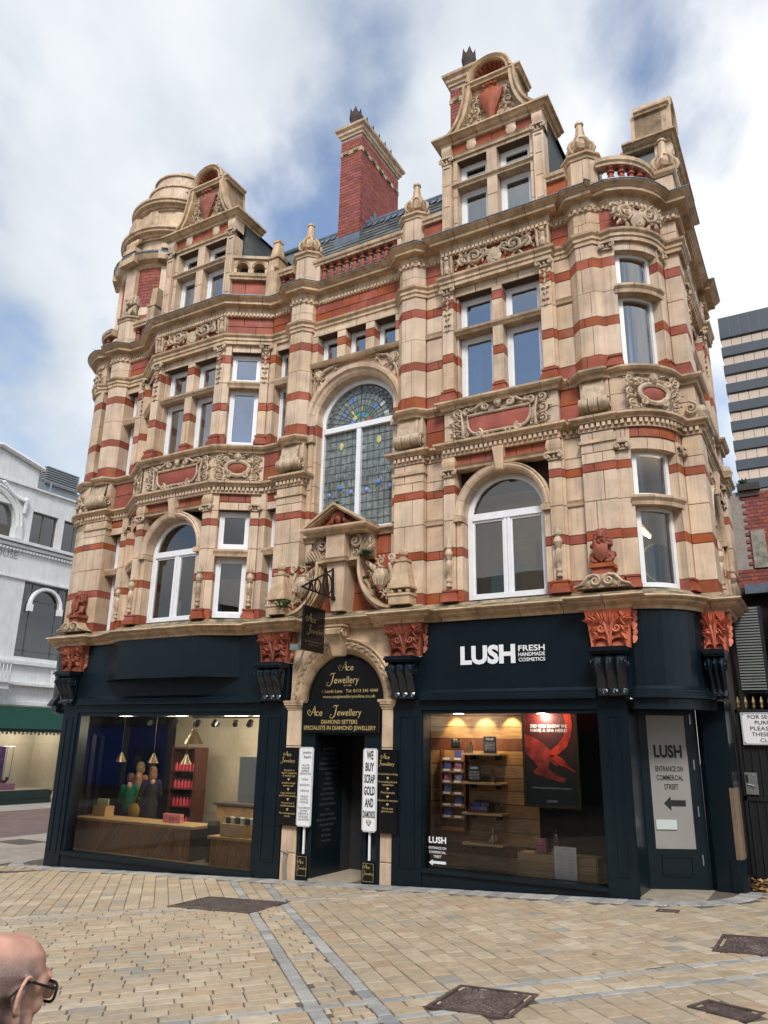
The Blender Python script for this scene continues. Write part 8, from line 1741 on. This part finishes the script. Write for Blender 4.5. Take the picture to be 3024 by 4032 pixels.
# bald man close to the camera
FA = radians(97); RH = Matrix.Rotation(FA, 4, 'Z') @ Matrix.Rotation(radians(4), 4, 'X') @ Matrix.Rotation(radians(14), 4, 'Y')
HS = .86; HC = Vector((-1.428, -10.390, 1.324)) - RH @ Vector((-.012, -.085, -.018))*HS; gzm = grd(HC.x)
BT = Matrix.Translation((HC.x, HC.y, 0)) @ Matrix.Rotation(FA, 4, 'Z')
HT = Matrix.Translation(HC) @ RH @ Matrix.Scale(HS, 4)
man = thing('person', (HC.x, HC.y, gzm), 'bald man in dark-rimmed glasses and green jacket passing in the bottom left corner', 'person')
b = MB(); headprims(b, HT); q = MB(BT); S0 = HC.z-.155
limb(q, [(-.10, 0, S0+.10), (-.09, 0, S0+.02)], [.066, .075]); limb(q, [(-.07, 0, S0-.08), (-.04, 0, S0-.28), (-.04, 0, S0-.45)], [.13, .14, .13])
for s_ in (-1, 1):
    limb(q, [(-.08, s_*.03, S0-.01), (-.08, s_*.13, S0-.05), (-.08, s_*.175, S0-.09)], [.06, .065, .06]); limb(q, [(-.08, s_*.19, S0-.10), (-.09, s_*.235, S0-.36), (.0, s_*.22, S0-.58)], [.055, .045, .033]); hand(q, (.02, s_*.22, S0-.60), (.25, 0, -1))
    limb(q, [(-.04, s_*.09, S0-.48), (-.01, s_*.10, S0-.82), (-.05, s_*.10, gzm+.08)], [.09, .065, .045]); limb(q, [(-.07, s_*.10, gzm+.045), (.12, s_*.11, gzm+.035)], [.045, .038])
b.add(q.v, q.f, True); o = link('body', organic(b, skin, .0042, 5), man)
IH = HT.inverted(); at = o.data.attributes.new('stubble', 'FLOAT', 'POINT')
def sstep(v, a, b_): t_ = min(1, max(0, (v-a)/(b_-a))); return t_*t_*(3-2*t_)
for i, v_ in enumerate(o.data.vertices):
    c_ = IH @ v_.co; k_ = sstep(-c_.z, -.075, -.02)*sstep(-c_.x, -.055, .0)*sstep(c_.z, -.13, -.10)
    if abs(c_.y) > .087 or c_.z < -.14: k_ = 0
    at.data[i].value = k_
sn = skin.node_tree; bs_ = sn.nodes['Principled BSDF']; an_ = sn.nodes.new('ShaderNodeAttribute'); an_.attribute_name = 'stubble'; nz_ = sn.nodes.new('ShaderNodeTexNoise'); nz_.inputs['Scale'].default_value = 420; nz_.inputs['Detail'].default_value = 2; gp_ = sn.nodes.new('ShaderNodeNewGeometry'); sn.links.new(gp_.outputs['Position'], nz_.inputs['Vector'])
mm_ = sn.nodes.new('ShaderNodeMath'); mm_.operation = 'MULTIPLY'; sn.links.new(an_.outputs['Fac'], mm_.inputs[0]); sn.links.new(nz_.outputs[0], mm_.inputs[1]); m2_ = sn.nodes.new('ShaderNodeMath'); m2_.operation = 'MULTIPLY'; sn.links.new(mm_.outputs[0], m2_.inputs[0]); m2_.inputs[1].default_value = 1.6
old = bs_.inputs['Base Color'].links[0].from_socket; mc_ = sn.nodes.new('ShaderNodeMix'); mc_.data_type = 'RGBA'; sn.links.new(m2_.outputs[0], mc_.inputs[0]); sn.links.new(old, mc_.inputs[6]); mc_.inputs[7].default_value = (.17, .14, .13, 1); sn.links.new(mc_.outputs[2], bs_.inputs['Base Color'])
jk = MB(BT); limb(jk, [(-.09, 0, S0+.00), (-.07, 0, S0-.10), (-.04, 0, S0-.30), (-.04, 0, S0-.56)], [.09, .15, .165, .165])
for s_ in (-1, 1): limb(jk, [(-.08, s_*.06, S0-.01), (-.08, s_*.17, S0-.06), (-.08, s_*.20, S0-.12), (-.09, s_*.24, S0-.36), (-.01, s_*.225, S0-.56)], [.07, .085, .078, .065, .055])
jk.tube([(-.115+.085*cos(a), .088*sin(a), S0+.055-.02*cos(a)) for a in [2*pi*i/16 for i in range(17)]], .022, 8)
grn = pmat('green_jacket', (.018, .045, .028), .8, .3, 20, .3, 200); link('jacket', organic(jk, grn, .012, 4), man)
tz = MB(BT)
for s_ in (-1, 1): limb(tz, [(-.04, s_*.08, S0-.46), (-.01, s_*.10, S0-.82), (-.05, s_*.10, gzm+.10)], [.115, .085, .07])
limb(tz, [(-.04, -.05, S0-.46), (-.04, .05, S0-.46)], [.13, .13]); link('trousers', organic(tz, pmat('dark_trousers', (.03, .03, .035), .9, .2, 20), .015, 4), man)
glasses(HT, man)
# customers inside the left shop
def customer(x, y, z0, h, rz, label, coat, legs, hair, skirt=False, armup=False, longhair=.1):
    t_ = thing('person', (x, y, z0), label, 'person', None, rz); k = h/1.7; T = Matrix.Translation((x, y, z0)) @ Matrix.Rotation(rz, 4, 'Z') @ Matrix.Scale(k, 4)
    b = MB(); headprims(b, T @ Matrix.Translation((.02, 0, 1.58)) @ Matrix.Rotation(.2, 4, 'Y'), False); q = MB(T); limb(q, [(-.02, 0, 1.42), (0, 0, 1.2), (0, 0, 1.0), (0, 0, .9)], [.06, .13, .12, .13])
    c = MB(T); limb(c, [(-.01, 0, 1.38), (0, 0, 1.2), (0, 0, 1.0), (0, 0, .86)], [.10, .155, .15, .16])
    if skirt: limb(c, [(0, 0, .86), (0, 0, .6)], [.17, .19])
    for s_ in (-1, 1):
        e = ((.24, s_*.12, 1.18) if armup else (.16, s_*.2, .98)); a = [(0, s_*.16, 1.36), (.02, s_*.23, 1.10), e]; limb(q, a, [.05, .042, .032]); hand(q, (e[0]+.02, e[1], e[2]+.01), (1, 0, .3 if armup else -.4)); limb(c, a, [.075, .062, .05])
        limb(q, [(0, s_*.08, .9), (.01, s_*.09, .48), (-.02, s_*.09, .08)], [.085, .06, .042]); limb(q, [(-.03, s_*.09, .045), (.13, s_*.1, .035)], [.042, .035])
    b.add(q.v, q.f, True); link('body', organic(b, skin, .013, 3), t_); link('coat', organic(c, coat, .018, 3), t_)
    l = MB(T)
    for s_ in (-1, 1): limb(l, [(0, s_*.08, .92), (.01, s_*.09, .48), (-.02, s_*.09, .1)], [.105, .08, .06])
    link('trousers', organic(l, legs, .02, 3), t_)
    hh = MB(T @ Matrix.Translation((.02, 0, 1.58)) @ Matrix.Rotation(.2, 4, 'Y')); hh.ball(-.028, 0, .04, .118, 14, .98, .9, .92); hh.ball(-.05, 0, -.02, .105, 12, .85, .98, 1.1)
    if longhair > .1: hh.ball(-.05, 0, -.09, .11, 12, .85, 1.05, 1.2)
    link('hair', organic(hh, hair, .014, 3), t_)
brown = pmat('brown_hair', (.10, .05, .025), .6, .3, 40); gc = pmat('green_jumper', (.01, .17, .085), .8, .1, 9); bkc = pmat('black_coat', (.012, .012, .016), .8, .2, 9); den = pmat('denim_skirt', (.02, .04, .12), .8, .2, 12); dkt = pmat('dark_leggings', (.02, .02, .022), .9, .1); tan = pmat('tan_coat', (.36, .20, .07), .8, .15, 9)
customer(-14.55, 2.0, -.45, 1.50, 2.2, 'young person in a green jumper standing behind the counter in the left shop', gc, dkt, brown)
customer(-13.85, 2.0, -.45, 1.66, 2.6, 'woman in a black coat with brown bobbed hair standing in the left shop', bkc, den, pmat('auburn_hair', (.16, .07, .03), .6, .3, 40), True, True, .2)
customer(-15.05, 2.75, -.45, 1.72, 1.8, 'person in a tan coat standing behind the one in green in the left shop', tan, dkt, pmat('grey_cap', (.3, .22, .15), .8, .2, 20))
bg = MB(); bg.ball(-14.12, 1.80, .26, .18, 12, 1, .5, 1.0); bg.tube([(-14.25, 1.80, .35), (-14.02, 1.85, .75), (-13.9, 1.95, .9)], .012, 6); tag(obj('shoulder_bag', bg, pmat('mustard_bag', (.34, .21, .04), .6, .15, 9), None), 'mustard yellow shoulder bag carried by the woman in the black coat', 'bag')
